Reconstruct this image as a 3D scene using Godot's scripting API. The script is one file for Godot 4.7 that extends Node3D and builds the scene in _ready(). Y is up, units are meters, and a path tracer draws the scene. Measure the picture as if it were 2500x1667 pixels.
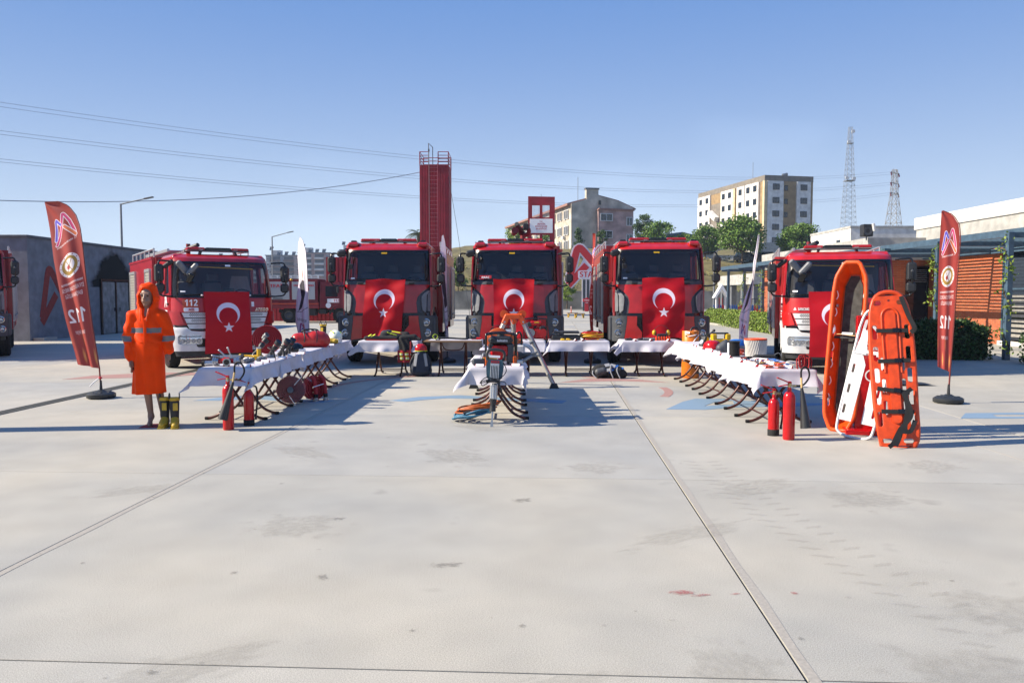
extends Node3D
# A row of fire engines behind tables of rescue gear on a concrete yard.

func _ready() -> void:
	setup_view()
	setup_materials()
	build_ground()
	build_buildings()
	build_hill()
	build_far()
	build_trucks()
	build_tables()
	build_left_gear()
	build_back_gear()
	build_centre_gear()
	build_right_gear()
	build_stretchers()
	build_banners()
	build_mannequin()
	build_plants()

func setup_view() -> void:
	var cam := Camera3D.new()
	cam.name = "camera"
	cam.position = Vector3(0, 1.7, 0)
	cam.rotation_degrees = Vector3(-3.253, 0, 0)
	cam.fov = 46.42
	cam.near = 0.05
	cam.far = 4000.0
	add_child(cam)
	cam.current = true
	var sky_mat := ProceduralSkyMaterial.new()
	sky_mat.sky_top_color = Color(0.215, 0.392, 0.625)
	sky_mat.sky_horizon_color = Color(0.722, 0.768, 0.790)
	sky_mat.sky_curve = 0.12
	sky_mat.sky_energy_multiplier = 1.0
	sky_mat.ground_bottom_color = Color(0.42, 0.42, 0.40)
	sky_mat.ground_horizon_color = Color(0.60, 0.68, 0.78)
	sky_mat.ground_curve = 0.05
	# faint high haze, drawn out in streaks
	var hz := FastNoiseLite.new()
	hz.seed = 6
	hz.frequency = 0.006
	hz.fractal_octaves = 5
	var him := Image.create(1024, 512, false, Image.FORMAT_RGBA8)
	for y in 256:
		for x in 1024:
			var a := Vector2(cos(TAU * x / 1024.0), sin(TAU * x / 1024.0)) * 160.0
			var c := hz.get_noise_3d(a.x, a.y, y * 3.4 + a.x * 0.4)
			him.set_pixel(x, y, Color(1, 1, 1, clampf((c - 0.02) * 0.22, 0.0, 0.08)))
	sky_mat.sky_cover = ImageTexture.create_from_image(him)
	sky_mat.sky_cover_modulate = Color(0.75, 0.80, 0.85)
	var sky := Sky.new()
	sky.sky_material = sky_mat
	var env := Environment.new()
	env.background_mode = Environment.BG_SKY
	env.sky = sky
	env.background_energy_multiplier = 1.0
	env.tonemap_mode = Environment.TONE_MAPPER_LINEAR
	env.tonemap_exposure = 1.9
	env.sdfgi_enabled = true
	env.ssao_enabled = true
	env.ssil_enabled = true
	env.fog_enabled = true
	env.fog_density = 0.00035
	env.fog_light_color = Color(0.72, 0.80, 0.90)
	var we := WorldEnvironment.new()
	we.name = "world_environment"
	we.environment = env
	add_child(we)
	var sun := DirectionalLight3D.new()
	sun.name = "sun"
	sun.light_energy = 1.6
	sun.light_color = Color(1.0, 0.945, 0.86)
	sun.light_angular_distance = 0.53
	sun.shadow_enabled = true
	add_child(sun)
	sun.look_at_from_position(Vector3.ZERO, Vector3(1.0, -0.66, -0.075), Vector3.UP)

# ---------------------------------------------------------------- mesh building
class MB:
	var v := PackedVector3Array()
	var n := PackedVector3Array()
	var t := PackedVector2Array()
	var ix := PackedInt32Array()
	var col := PackedColorArray()
	var x := Transform3D()
	var paint := false
	var tint := Color.WHITE

	func at(p: Vector3, turn := Vector3.ZERO) -> MB:
		x = Transform3D(Basis.from_euler(turn), p)
		return self

	func put(p: Vector3, nn: Vector3, uv := Vector2.ZERO) -> int:
		v.append(x * p)
		n.append((x.basis * nn).normalized())
		t.append(uv)
		if paint:
			col.append(tint)
		return v.size() - 1

	func tc(a: int, b: int, c: int) -> void:   # counter-clockwise seen from outside
		ix.append(a); ix.append(c); ix.append(b)

	func qd(a: int, b: int, c: int, d: int) -> void:
		tc(a, b, c); tc(a, c, d)

	func tri(a: Vector3, b: Vector3, c: Vector3) -> void:
		var nn := (b - a).cross(c - a)
		tc(put(a, nn, Vector2(a.x, a.y)), put(b, nn, Vector2(b.x, b.y)), put(c, nn, Vector2(c.x, c.y)))

	func quad(a: Vector3, b: Vector3, c: Vector3, d: Vector3) -> void:
		var nn := (b - a).cross(d - a)
		if nn.length_squared() < 1e-14:
			nn = (c - b).cross(d - b)
		qd(put(a, nn, Vector2(0, 0)), put(b, nn, Vector2(1, 0)), put(c, nn, Vector2(1, 1)), put(d, nn, Vector2(0, 1)))

	func box(c: Vector3, s: Vector3) -> MB:
		var h := s * 0.5
		var p := []
		for i in 8:
			p.append(c + Vector3(h.x if i & 1 else -h.x, h.y if i & 2 else -h.y, h.z if i & 4 else -h.z))
		quad(p[4], p[5], p[7], p[6]); quad(p[1], p[0], p[2], p[3])
		quad(p[5], p[1], p[3], p[7]); quad(p[0], p[4], p[6], p[2])
		quad(p[6], p[7], p[3], p[2]); quad(p[0], p[1], p[5], p[4])
		return self

	func rbox(c: Vector3, s: Vector3, r: float) -> MB:   # box with rounded edges
		var h := s * 0.5
		r = minf(r, minf(h.x, minf(h.y, h.z)) * 0.98)
		var id := {}
		for i in 8:
			var sg := Vector3(1 if i & 1 else -1, 1 if i & 2 else -1, 1 if i & 4 else -1)
			for a in 3:
				var q := h - Vector3(r, r, r)
				q[a] = h[a]
				var nn := Vector3.ZERO
				nn[a] = sg[a]
				id[i * 3 + a] = put(c + q * sg, nn, Vector2(sg.x * 0.5 + 0.5, sg.y * 0.5 + 0.5))
		for a in 3:
			var u := (a + 1) % 3
			var w := (a + 2) % 3
			for sgn in 2:
				var m := sgn << a
				var q0: int = id[(m) * 3 + a]
				var q1: int = id[(m | (1 << u)) * 3 + a]
				var q2: int = id[(m | (1 << u) | (1 << w)) * 3 + a]
				var q3: int = id[(m | (1 << w)) * 3 + a]
				if sgn: qd(q0, q1, q2, q3)
				else: qd(q0, q3, q2, q1)
			for e in 4:   # edges along axis a
				var m := ((e & 1) << u) | ((e >> 1) << w)
				var p0: int = id[m * 3 + u]
				var p1: int = id[(m | (1 << a)) * 3 + u]
				var p2: int = id[(m | (1 << a)) * 3 + w]
				var p3: int = id[m * 3 + w]
				var flip := (e == 0 or e == 3)
				if flip: qd(p0, p3, p2, p1)
				else: qd(p0, p1, p2, p3)
		for i in 8:
			var bits := (i & 1) + ((i >> 1) & 1) + ((i >> 2) & 1)
			if bits % 2 == 1: tc(id[i * 3], id[i * 3 + 1], id[i * 3 + 2])
			else: tc(id[i * 3], id[i * 3 + 2], id[i * 3 + 1])
		return self

	func frame_of(d: Vector3) -> Basis:
		var y := d.normalized()
		var a := Vector3.RIGHT if absf(y.x) < 0.9 else Vector3.FORWARD
		var z := a.cross(y).normalized()
		return Basis(y.cross(z), y, z)

	func cyl(a: Vector3, b: Vector3, r0: float, r1 := -1.0, seg := 12, caps := true) -> MB:
		if r1 < 0.0: r1 = r0
		var f := frame_of(b - a)
		var slope := (r0 - r1) / maxf((b - a).length(), 1e-6)
		var base := v.size()
		for k in seg + 1:
			var an := TAU * k / seg
			var d := f.x * cos(an) + f.z * sin(an)
			var nn := d + f.y * slope
			put(a + d * r0, nn, Vector2(float(k) / seg, 0)); put(b + d * r1, nn, Vector2(float(k) / seg, 1))
		for k in seg:
			var o := base + k * 2
			qd(o, o + 1, o + 3, o + 2)
		if caps:
			disc(a, -f.y, r0, seg); disc(b, f.y, r1, seg)
		return self

	func disc(c: Vector3, nn: Vector3, r: float, seg := 16) -> void:
		if r <= 0.0: return
		var f := frame_of(nn)
		var o := put(c, nn, Vector2(0.5, 0.5))
		for k in seg + 1:
			var an := TAU * k / seg
			put(c + (f.x * cos(an) + f.z * sin(an)) * r, nn, Vector2(0.5 + 0.5 * cos(an), 0.5 + 0.5 * sin(an)))
		for k in seg:
			tc(o, o + 2 + k, o + 1 + k)

	func ring(c: Vector3, nn: Vector3, R: float, r: float, seg := 20, side := 8) -> MB:
		var f := frame_of(nn)
		var pts := PackedVector3Array()
		for k in seg:
			var an := TAU * k / seg
			pts.append(c + (f.x * cos(an) + f.z * sin(an)) * R)
		return tube(pts, r, side, true)

	func tube(pts: PackedVector3Array, r: float, seg := 8, closed := false, r_end := -1.0) -> MB:
		var m := pts.size()
		if m < 2: return self
		if r_end < 0.0: r_end = r
		var base := v.size()
		var prev := Vector3.ZERO
		var rows := m + 1 if closed else m
		var first_x := Vector3.ZERO
		for i in rows:
			var k := i % m
			var d: Vector3
			if closed: d = pts[(k + 1) % m] - pts[(k - 1 + m) % m]
			else: d = pts[mini(k + 1, m - 1)] - pts[maxi(k - 1, 0)]
			if d.length_squared() < 1e-12: d = Vector3.UP
			d = d.normalized()
			if i == 0: prev = frame_of(d).x
			prev = (prev - d * prev.dot(d))
			if prev.length_squared() < 1e-8: prev = frame_of(d).x
			prev = prev.normalized()
			if closed and i == m: prev = first_x
			if i == 0: first_x = prev
			var w := prev.cross(d)
			var rr := lerpf(r, r_end, float(i) / maxf(1.0, rows - 1))
			for s in seg + 1:
				var an := TAU * s / seg
				var q := prev * cos(an) + w * sin(an)
				put(pts[k] + q * rr, q, Vector2(float(s) / seg, float(i)))
		for i in rows - 1:
			for s in seg:
				var o := base + i * (seg + 1) + s
				qd(o, o + seg + 1, o + seg + 2, o + 1)
		if not closed:
			disc(pts[0], pts[0] - pts[1], r, seg)
			disc(pts[m - 1], pts[m - 1] - pts[m - 2], r_end, seg)
		return self

	func lathe(prof: PackedVector2Array, seg := 20) -> MB:   # (radius, height) from the bottom up, round Y
		var m := prof.size()
		var ns := PackedVector2Array()
		for i in m - 1:
			var d := prof[i + 1] - prof[i]
			ns.append(Vector2(d.y, -d.x).normalized())
		for i in m - 1:
			var n0 := ns[i]
			var n1 := ns[i]
			if i > 0 and ns[i - 1].dot(ns[i]) > 0.6: n0 = (ns[i - 1] + ns[i]).normalized()
			if i < m - 2 and ns[i + 1].dot(ns[i]) > 0.6: n1 = (ns[i + 1] + ns[i]).normalized()
			var base := v.size()
			for k in seg + 1:
				var an := TAU * k / seg
				var c := cos(an)
				var s := sin(an)
				put(Vector3(prof[i].x * c, prof[i].y, -prof[i].x * s), Vector3(n0.x * c, n0.y, -n0.x * s), Vector2(float(k) / seg, prof[i].y))
				put(Vector3(prof[i + 1].x * c, prof[i + 1].y, -prof[i + 1].x * s), Vector3(n1.x * c, n1.y, -n1.x * s), Vector2(float(k) / seg, prof[i + 1].y))
			for k in seg:
				var o := base + k * 2
				qd(o, o + 2, o + 3, o + 1)
		return self

	func ell(c: Vector3, r: Vector3, seg := 14, rows := 9) -> MB:
		var base := v.size()
		for i in rows + 1:
			var th := PI * i / rows - PI / 2
			for k in seg + 1:
				var an := TAU * k / seg
				var q := Vector3(cos(th) * cos(an), sin(th), -cos(th) * sin(an))
				put(c + q * r, q / r, Vector2(float(k) / seg, float(i) / rows))
		for i in rows:
			for k in seg:
				var o := base + i * (seg + 1) + k
				qd(o, o + 1, o + seg + 2, o + seg + 1)
		return self

	func prism(poly: PackedVector2Array, z0: float, z1: float) -> MB:   # poly counter-clockwise in xy
		var p := poly
		if Geometry2D.is_polygon_clockwise(p):
			p = p.duplicate()
			p.reverse()
		var id := Geometry2D.triangulate_polygon(p)
		for i in range(0, id.size(), 3):
			var a := p[id[i]]
			var b := p[id[i + 1]]
			var c := p[id[i + 2]]
			if (b - a).cross(c - a) < 0.0:
				var s := b
				b = c
				c = s
			tri(Vector3(a.x, a.y, z1), Vector3(b.x, b.y, z1), Vector3(c.x, c.y, z1))
			tri(Vector3(a.x, a.y, z0), Vector3(c.x, c.y, z0), Vector3(b.x, b.y, z0))
		walls(p, z0, z1)
		return self

	func walls(p: PackedVector2Array, z0: float, z1: float) -> void:
		for i in p.size():
			var a := p[i]
			var b := p[(i + 1) % p.size()]
			quad(Vector3(a.x, a.y, z0), Vector3(b.x, b.y, z0), Vector3(b.x, b.y, z1), Vector3(a.x, a.y, z1))

	func plate(poly: PackedVector2Array, holes: Array, z0: float, z1: float) -> MB:   # prism with holes; holes should differ in height
		var cuts := [-1e3]
		for h in holes:
			var s := 0.0
			for q in h: s += q.y
			cuts.append(s / h.size())
		cuts.append(1e3)
		cuts.sort()
		for i in cuts.size() - 1:
			if cuts[i + 1] - cuts[i] < 1e-4: continue
			var band := PackedVector2Array([Vector2(-1e3, cuts[i]), Vector2(1e3, cuts[i]), Vector2(1e3, cuts[i + 1]), Vector2(-1e3, cuts[i + 1])])
			var pieces: Array = Geometry2D.intersect_polygons(poly, band)
			for h in holes:
				var nx := []
				for q in pieces: nx.append_array(Geometry2D.clip_polygons(q, h))
				pieces = nx
			for q in pieces:
				var id := Geometry2D.triangulate_polygon(q)
				for k in range(0, id.size(), 3):
					var a: Vector2 = q[id[k]]
					var b: Vector2 = q[id[k + 1]]
					var c: Vector2 = q[id[k + 2]]
					if (b - a).cross(c - a) < 0.0:
						var s := b
						b = c
						c = s
					tri(Vector3(a.x, a.y, z1), Vector3(b.x, b.y, z1), Vector3(c.x, c.y, z1))
					tri(Vector3(a.x, a.y, z0), Vector3(c.x, c.y, z0), Vector3(b.x, b.y, z0))
		var o := poly.duplicate()
		if Geometry2D.is_polygon_clockwise(o): o.reverse()
		walls(o, z0, z1)
		for h in holes:
			var q: PackedVector2Array = h.duplicate()
			if not Geometry2D.is_polygon_clockwise(q): q.reverse()
			walls(q, z0, z1)
		return self

	func sheet(nu: int, nv: int, f: Callable, flip := false) -> MB:   # f(u, v) -> point, smooth
		var g := PackedVector3Array()
		for j in nv + 1:
			for i in nu + 1:
				g.append(f.call(float(i) / nu, float(j) / nv))
		var base := v.size()
		for j in nv + 1:
			for i in nu + 1:
				var du := g[j * (nu + 1) + mini(i + 1, nu)] - g[j * (nu + 1) + maxi(i - 1, 0)]
				var dv := g[mini(j + 1, nv) * (nu + 1) + i] - g[maxi(j - 1, 0) * (nu + 1) + i]
				var nn := du.cross(dv)
				if nn.length_squared() < 1e-16: nn = Vector3.UP
				if flip: nn = -nn
				put(g[j * (nu + 1) + i], nn, Vector2(float(i) / nu, 1.0 - float(j) / nv))
		for j in nv:
			for i in nu:
				var o := base + j * (nu + 1) + i
				if flip: qd(o, o + nu + 1, o + nu + 2, o + 1)
				else: qd(o, o + 1, o + nu + 2, o + nu + 1)
		return self

	func patch(poly: PackedVector2Array, f: Callable, off: float, thick: float, cell := 0.2, holes := []) -> MB:   # a plate bent over the surface f(x, y)
		var lo := poly[0]
		var hi := poly[0]
		for q in poly:
			lo = lo.min(q); hi = hi.max(q)
		var nx := maxi(1, ceili((hi.x - lo.x) / cell))
		var ny := maxi(1, ceili((hi.y - lo.y) / cell))
		var st := Vector2((hi.x - lo.x) / nx, (hi.y - lo.y) / ny)
		for i in nx:
			for j in ny:
				var a := lo + Vector2(i, j) * st
				var b := a + st
				var pieces: Array = Geometry2D.intersect_polygons(poly, PackedVector2Array([a, Vector2(b.x, a.y), b, Vector2(a.x, b.y)]))
				for h in holes:
					var left := []
					for q in pieces: left.append_array(Geometry2D.clip_polygons(q, h))
					pieces = left
				for q in pieces:
					if Geometry2D.is_polygon_clockwise(q): continue
					var id := Geometry2D.triangulate_polygon(q)
					var base := v.size()
					for w in q:
						var pn := surf(f, w)
						put(pn[0] + pn[1] * off, pn[1], w)
					for k in range(0, id.size(), 3):
						var s0: Vector2 = q[id[k]]
						if (q[id[k + 1]] - s0).cross(q[id[k + 2]] - s0) > 0.0: tc(base + id[k], base + id[k + 1], base + id[k + 2])
						else: tc(base + id[k], base + id[k + 2], base + id[k + 1])
		if thick > 0.0:
			var o := poly.duplicate()
			if Geometry2D.is_polygon_clockwise(o): o.reverse()
			rim(o, f, off, thick, cell)
			for h in holes:
				var hq: PackedVector2Array = h.duplicate()
				if not Geometry2D.is_polygon_clockwise(hq): hq.reverse()
				rim(hq, f, off, thick, cell)
		return self

	func rim(o: PackedVector2Array, f: Callable, off: float, thick: float, cell: float) -> void:
		for i in o.size():
			var a := o[i]
			var b := o[(i + 1) % o.size()]
			var m := maxi(1, ceili(a.distance_to(b) / cell))
			for k in m:
				var p := surf(f, a.lerp(b, float(k) / m))
				var q := surf(f, a.lerp(b, float(k + 1) / m))
				quad(p[0] + p[1] * (off - thick), q[0] + q[1] * (off - thick), q[0] + q[1] * off, p[0] + p[1] * off)

	func surf(f: Callable, w: Vector2) -> Array:
		var p: Vector3 = f.call(w)
		var e := 0.004
		var du: Vector3 = f.call(w + Vector2(e, 0)) - f.call(w - Vector2(e, 0))
		var dv: Vector3 = f.call(w + Vector2(0, e)) - f.call(w - Vector2(0, e))
		return [p, du.cross(dv).normalized()]

	func leaf(p: Vector3, d: Vector3, up: Vector3, l: float, w: float) -> void:
		var s := d.cross(up).normalized() * w
		var nn := s.cross(d).normalized()
		var mid := p + d * l * 0.45 + nn * l * 0.08
		var a := put(p, nn); var b := put(mid + s, nn + s.normalized() * 0.3); var c := put(p + d * l, nn); var e := put(mid - s, nn - s.normalized() * 0.3)
		tc(a, b, c); tc(a, c, e)

	func mesh() -> ArrayMesh:
		var a := []
		a.resize(Mesh.ARRAY_MAX)
		a[Mesh.ARRAY_VERTEX] = v
		a[Mesh.ARRAY_NORMAL] = n
		a[Mesh.ARRAY_TEX_UV] = t
		a[Mesh.ARRAY_INDEX] = ix
		if paint: a[Mesh.ARRAY_COLOR] = col
		var m := ArrayMesh.new()
		m.add_surface_from_arrays(Mesh.PRIMITIVE_TRIANGLES, a)
		return m

# ---------------------------------------------------------------- nodes
var taken := {}

func numbered(called: String) -> String:
	var k: int = taken.get(called, 0)
	taken[called] = k + 1
	return called if k == 0 else "%s_%03d" % [called, k]

func tag(o: Node, label: String, category: String, group := "") -> void:
	o.set_meta("label", label)
	o.set_meta("category", category)
	if group != "": o.set_meta("group", group)

func thing(called: String, label: String, category: String, at := Vector3.ZERO, turn := 0.0, group := "") -> Node3D:
	var o := Node3D.new()
	o.name = numbered(called)
	add_child(o)
	o.position = at
	o.rotation_degrees.y = turn
	tag(o, label, category, group)
	return o

func part(parent: Node, called: String, b: MB, mat: Material) -> MeshInstance3D:
	var o := MeshInstance3D.new()
	o.name = called
	o.mesh = b.mesh()
	o.material_override = mat
	parent.add_child(o, true)
	return o

func same(parent: Node, called: String, mesh: Mesh, mat: Material, at := Vector3.ZERO, turn := Vector3.ZERO) -> MeshInstance3D:
	var o := MeshInstance3D.new()
	o.name = called
	o.mesh = mesh
	o.material_override = mat
	o.position = at
	o.rotation = turn
	parent.add_child(o, true)
	return o

func solo(called: String, b: MB, mat: Material, label: String, category: String, at := Vector3.ZERO, turn := 0.0, group := "") -> MeshInstance3D:
	var o := part(self, numbered(called), b, mat)
	o.position = at
	o.rotation_degrees.y = turn
	tag(o, label, category, group)
	return o

func struct(called: String, b: MB, mat: Material) -> MeshInstance3D:
	var o := part(self, numbered(called), b, mat)
	o.set_meta("kind", "structure")
	return o

func copy(o: Node3D, label: String, at: Vector3, turn := 0.0) -> Node3D:
	var c: Node3D = o.duplicate()
	var called := String(o.name)
	if called.length() > 4 and called[called.length() - 4] == "_" and called.right(3).is_valid_int(): called = called.left(-4)
	c.name = numbered(called)
	add_child(c)
	c.position = at
	c.rotation_degrees.y = turn
	c.set_meta("label", label)
	return c

func pv(a: Array) -> PackedVector2Array:
	var o := PackedVector2Array()
	for i in range(0, a.size(), 2): o.append(Vector2(a[i], a[i + 1]))
	return o

func p3(a: Array) -> PackedVector3Array:
	var o := PackedVector3Array()
	for i in range(0, a.size(), 3): o.append(Vector3(a[i], a[i + 1], a[i + 2]))
	return o

func smooth_line(p: PackedVector3Array, steps := 6) -> PackedVector3Array:
	var o := PackedVector3Array()
	for i in p.size() - 1:
		var a := p[maxi(i - 1, 0)]
		var d := p[mini(i + 2, p.size() - 1)]
		for k in steps: o.append(p[i].cubic_interpolate(p[i + 1], a, d, float(k) / steps))
	o.append(p[p.size() - 1])
	return o

func round_rect(c: Vector2, s: Vector2, r: float, seg := 4) -> PackedVector2Array:
	var o := PackedVector2Array()
	r = minf(r, minf(s.x, s.y) * 0.499)
	for q in 4:
		var cc := c + Vector2((s.x / 2 - r) * (1 if q == 0 or q == 3 else -1), (s.y / 2 - r) * (1 if q < 2 else -1))
		for k in seg + 1:
			var an := PI / 2 * (q + float(k) / seg)
			o.append(cc + Vector2(cos(an), sin(an)) * r)
	return o

func circle(c: Vector2, r: float, seg := 20) -> PackedVector2Array:
	var o := PackedVector2Array()
	for k in seg: o.append(c + Vector2(cos(TAU * k / seg), sin(TAU * k / seg)) * r)
	return o

# ---------------------------------------------------------------- materials
var mats := {}
var noises := {}
var font_bold: SystemFont
var font_plain: SystemFont

func grain_tex(id: String, seed_: int, freq: float, lo: float, hi: float, size := 512, oct := 4, pw := 1.0) -> ImageTexture:
	if noises.has(id): return noises[id]
	var fn := FastNoiseLite.new()
	fn.seed = seed_
	fn.noise_type = FastNoiseLite.TYPE_SIMPLEX_SMOOTH
	fn.frequency = freq
	fn.fractal_octaves = oct
	var im := fn.get_seamless_image(size, size)
	im.convert(Image.FORMAT_L8)
	var d := im.get_data()
	var lut := PackedByteArray()
	lut.resize(256)
	for i in 256: lut[i] = int(clampf(lo + (hi - lo) * pow(i / 255.0, pw), 0, 1) * 255)
	for i in d.size(): d[i] = lut[d[i]]
	var o := Image.create_from_data(size, size, false, Image.FORMAT_L8, d)
	o.convert(Image.FORMAT_RGB8)
	noises[id] = ImageTexture.create_from_image(o)
	return noises[id]

func mt(id: String, hex := "808080", rough := 0.6, metal := 0.0, grain := "", tile := 1.0) -> StandardMaterial3D:
	if mats.has(id): return mats[id]
	var m := StandardMaterial3D.new()
	m.resource_name = id
	m.albedo_color = Color(hex)
	m.roughness = rough
	m.metallic = metal
	if grain != "":
		m.albedo_texture = noises[grain]
		m.uv1_triplanar = true
		m.uv1_scale = Vector3.ONE * tile
	mats[id] = m
	return m

func bumpy(m: StandardMaterial3D, id: String, amount: float) -> StandardMaterial3D:
	m.normal_enabled = true
	if not noises.has(id + "_n"):
		var im: Image = noises[id].get_image().duplicate()
		im.bump_map_to_normal_map(4.0)
		noises[id + "_n"] = ImageTexture.create_from_image(im)
	m.normal_texture = noises[id + "_n"]
	m.normal_scale = amount
	return m

func setup_materials() -> void:
	font_bold = SystemFont.new()
	font_bold.font_names = PackedStringArray(["Droid Sans"])
	font_bold.font_weight = 700
	font_plain = SystemFont.new()
	font_plain.font_names = PackedStringArray(["Droid Sans"])
	grain_tex("dirt", 3, 0.012, 0.80, 1.0, 512, 5)
	grain_tex("fine", 5, 0.09, 0.86, 1.0, 512, 4)
	grain_tex("speck", 9, 0.25, 0.74, 1.0, 512, 3)
	grain_tex("patch", 12, 0.006, 0.62, 1.0, 512, 5)
	grain_tex("cloth", 15, 0.02, 0.93, 1.0, 256, 3)
	mt("red", "b3141c", 0.32, 0.0, "dirt", 0.5).clearcoat_enabled = true
	mats["red"].clearcoat = 0.5
	mats["red"].clearcoat_roughness = 0.12
	mt("red_b", "c41c1a", 0.3, 0.0, "dirt", 0.5).clearcoat_enabled = true
	mats["red_b"].clearcoat = 0.5
	mats["red_b"].clearcoat_roughness = 0.1
	mt("red_dull", "8a1a22", 0.55, 0.0, "dirt", 0.5)
	mt("black", "282a2e", 0.5, 0.0, "dirt", 1.0)
	mt("gloss_black", "17181b", 0.2, 0.0, "dirt", 1.0)
	mt("rubber", "1d1d1e", 0.85, 0.0, "speck", 2.0)
	mt("grey_plastic", "464a51", 0.55, 0.0, "dirt", 1.0)
	mt("mid_plastic", "6d7074", 0.5, 0.0, "dirt", 1.0)
	mt("white_paint", "dcdee0", 0.35, 0.0, "dirt", 0.6)
	mt("steel", "b9bcc0", 0.32, 0.9, "fine", 1.0)
	mt("dull_steel", "8f9296", 0.5, 0.7, "dirt", 1.0)
	mt("alu", "c6c9cc", 0.38, 0.75, "fine", 1.0)
	mt("chrome", "d8dadd", 0.12, 1.0)
	mt("shutter", "b4b2aa", 0.45, 0.35, "dirt", 1.0)
	mt("lens_red", "a01218", 0.15)
	mt("lamp_glass", "c8ced6", 0.08, 0.3)
	mt("white", "ececee", 0.6)
	mt("print_white", "e6e6ea", 0.55)
	mt("seat", "62656b", 0.8)
	mt("brown_leg", "52251f", 0.35, 0.2, "dirt", 1.0)
	mt("wood_edge", "8a6a48", 0.55, 0.0, "fine", 1.0)
	mt("orange", "e8560f", 0.4, 0.0, "dirt", 1.0)
	mt("yellow", "dcae14", 0.45, 0.0, "dirt", 1.0)
	mt("blue", "1d62b4", 0.45)
	mt("navy", "1c2638", 0.75)
	mt("gold", "b58a2c", 0.35, 0.7)
	mt("card_red", "b01622", 0.6)
	var g := mt("glass", "0b1016", 0.03)
	g.transparency = BaseMaterial3D.TRANSPARENCY_ALPHA
	g.albedo_color.a = 0.2
	g = mt("window", "1a2129", 0.05)
	g.metallic_specular = 0.6

# ---------------------------------------------------------------- lettering and printed pictures
func letters(text: String, height: float, depth: float, bold := true, width := 0.0, slant := 0.0, squash := 1.0) -> MB:
	var tm := TextMesh.new()
	tm.text = text
	tm.font = font_bold if bold else font_plain
	tm.font_size = 48
	tm.pixel_size = height / 34.0
	tm.depth = depth
	tm.curve_step = 2.0
	tm.horizontal_alignment = HORIZONTAL_ALIGNMENT_CENTER
	tm.vertical_alignment = VERTICAL_ALIGNMENT_CENTER
	var b := MB.new()
	for s in tm.get_surface_count():
		var a := tm.surface_get_arrays(s)
		var o := b.v.size()
		b.v.append_array(a[Mesh.ARRAY_VERTEX])
		b.n.append_array(a[Mesh.ARRAY_NORMAL])
		for k in a[Mesh.ARRAY_VERTEX].size(): b.t.append(Vector2.ZERO)
		for k in a[Mesh.ARRAY_INDEX]: b.ix.append(k + o)
	var lo := 1e9
	var hi := -1e9
	for q in b.v:
		lo = minf(lo, q.x); hi = maxf(hi, q.x)
	var sx := width / (hi - lo) if width > 0.0 and hi > lo else squash
	for i in b.v.size():
		var q := b.v[i]
		b.v[i] = Vector3((q.x - (lo + hi) / 2) * sx + slant * q.y, q.y, q.z)
	return b

func sign_text(parent: Node, text: String, height: float, mat: Material, at: Vector3, turn := Vector3.ZERO, bold := true, width := 0.0, slant := 0.0, depth := 0.003) -> MeshInstance3D:
	var o := part(parent, "lettering", letters(text, height, depth, bold, width, slant), mat)
	o.position = at
	o.rotation = turn
	return o

func fill_tri(im: Image, a: Vector2, b: Vector2, c: Vector2, co: Color) -> void:
	var y0 := maxi(0, floori(minf(a.y, minf(b.y, c.y))))
	var y1 := mini(im.get_height() - 1, ceili(maxf(a.y, maxf(b.y, c.y))))
	for y in range(y0, y1 + 1):
		var lo := 1e9
		var hi := -1e9
		var yy := y + 0.5
		for e in [[a, b], [b, c], [c, a]]:
			var p: Vector2 = e[0]
			var q: Vector2 = e[1]
			if (p.y <= yy) != (q.y <= yy):
				var xx := p.x + (yy - p.y) / (q.y - p.y) * (q.x - p.x)
				lo = minf(lo, xx); hi = maxf(hi, xx)
		var x0 := roundi(lo)
		var x1 := roundi(hi)
		if hi > lo and x1 > x0: im.fill_rect(Rect2i(x0, y, x1 - x0, 1), co)

func fill_poly(im: Image, poly: PackedVector2Array, co: Color) -> void:
	var id := Geometry2D.triangulate_polygon(poly)
	for k in range(0, id.size(), 3): fill_tri(im, poly[id[k]], poly[id[k + 1]], poly[id[k + 2]], co)

func fill_stroke(im: Image, pts: PackedVector2Array, w: float, co: Color) -> void:
	for i in pts.size() - 1:
		var d := (pts[i + 1] - pts[i]).normalized().orthogonal() * w * 0.5
		fill_poly(im, PackedVector2Array([pts[i] + d, pts[i + 1] + d, pts[i + 1] - d, pts[i] - d]), co)
	for q in pts: fill_poly(im, circle(q, w * 0.5, 12), co)

func print_text(im: Image, text: String, c: Vector2, height: float, co: Color, bold := true, width := 0.0, mirror := false) -> void:
	var b := letters(text, height, 0.0, bold, width)
	var m := -1.0 if mirror else 1.0
	for k in range(0, b.ix.size(), 3):
		var p := b.v[b.ix[k]]
		var q := b.v[b.ix[k + 1]]
		var r := b.v[b.ix[k + 2]]
		fill_tri(im, c + Vector2(p.x * m, -p.y), c + Vector2(q.x * m, -q.y), c + Vector2(r.x * m, -r.y), co)

func picture(im: Image, id: String, rough := 0.6) -> StandardMaterial3D:
	im.generate_mipmaps()
	var m := StandardMaterial3D.new()
	m.resource_name = id
	m.albedo_texture = ImageTexture.create_from_image(im)
	m.roughness = rough
	mats[id] = m
	return m

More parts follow.
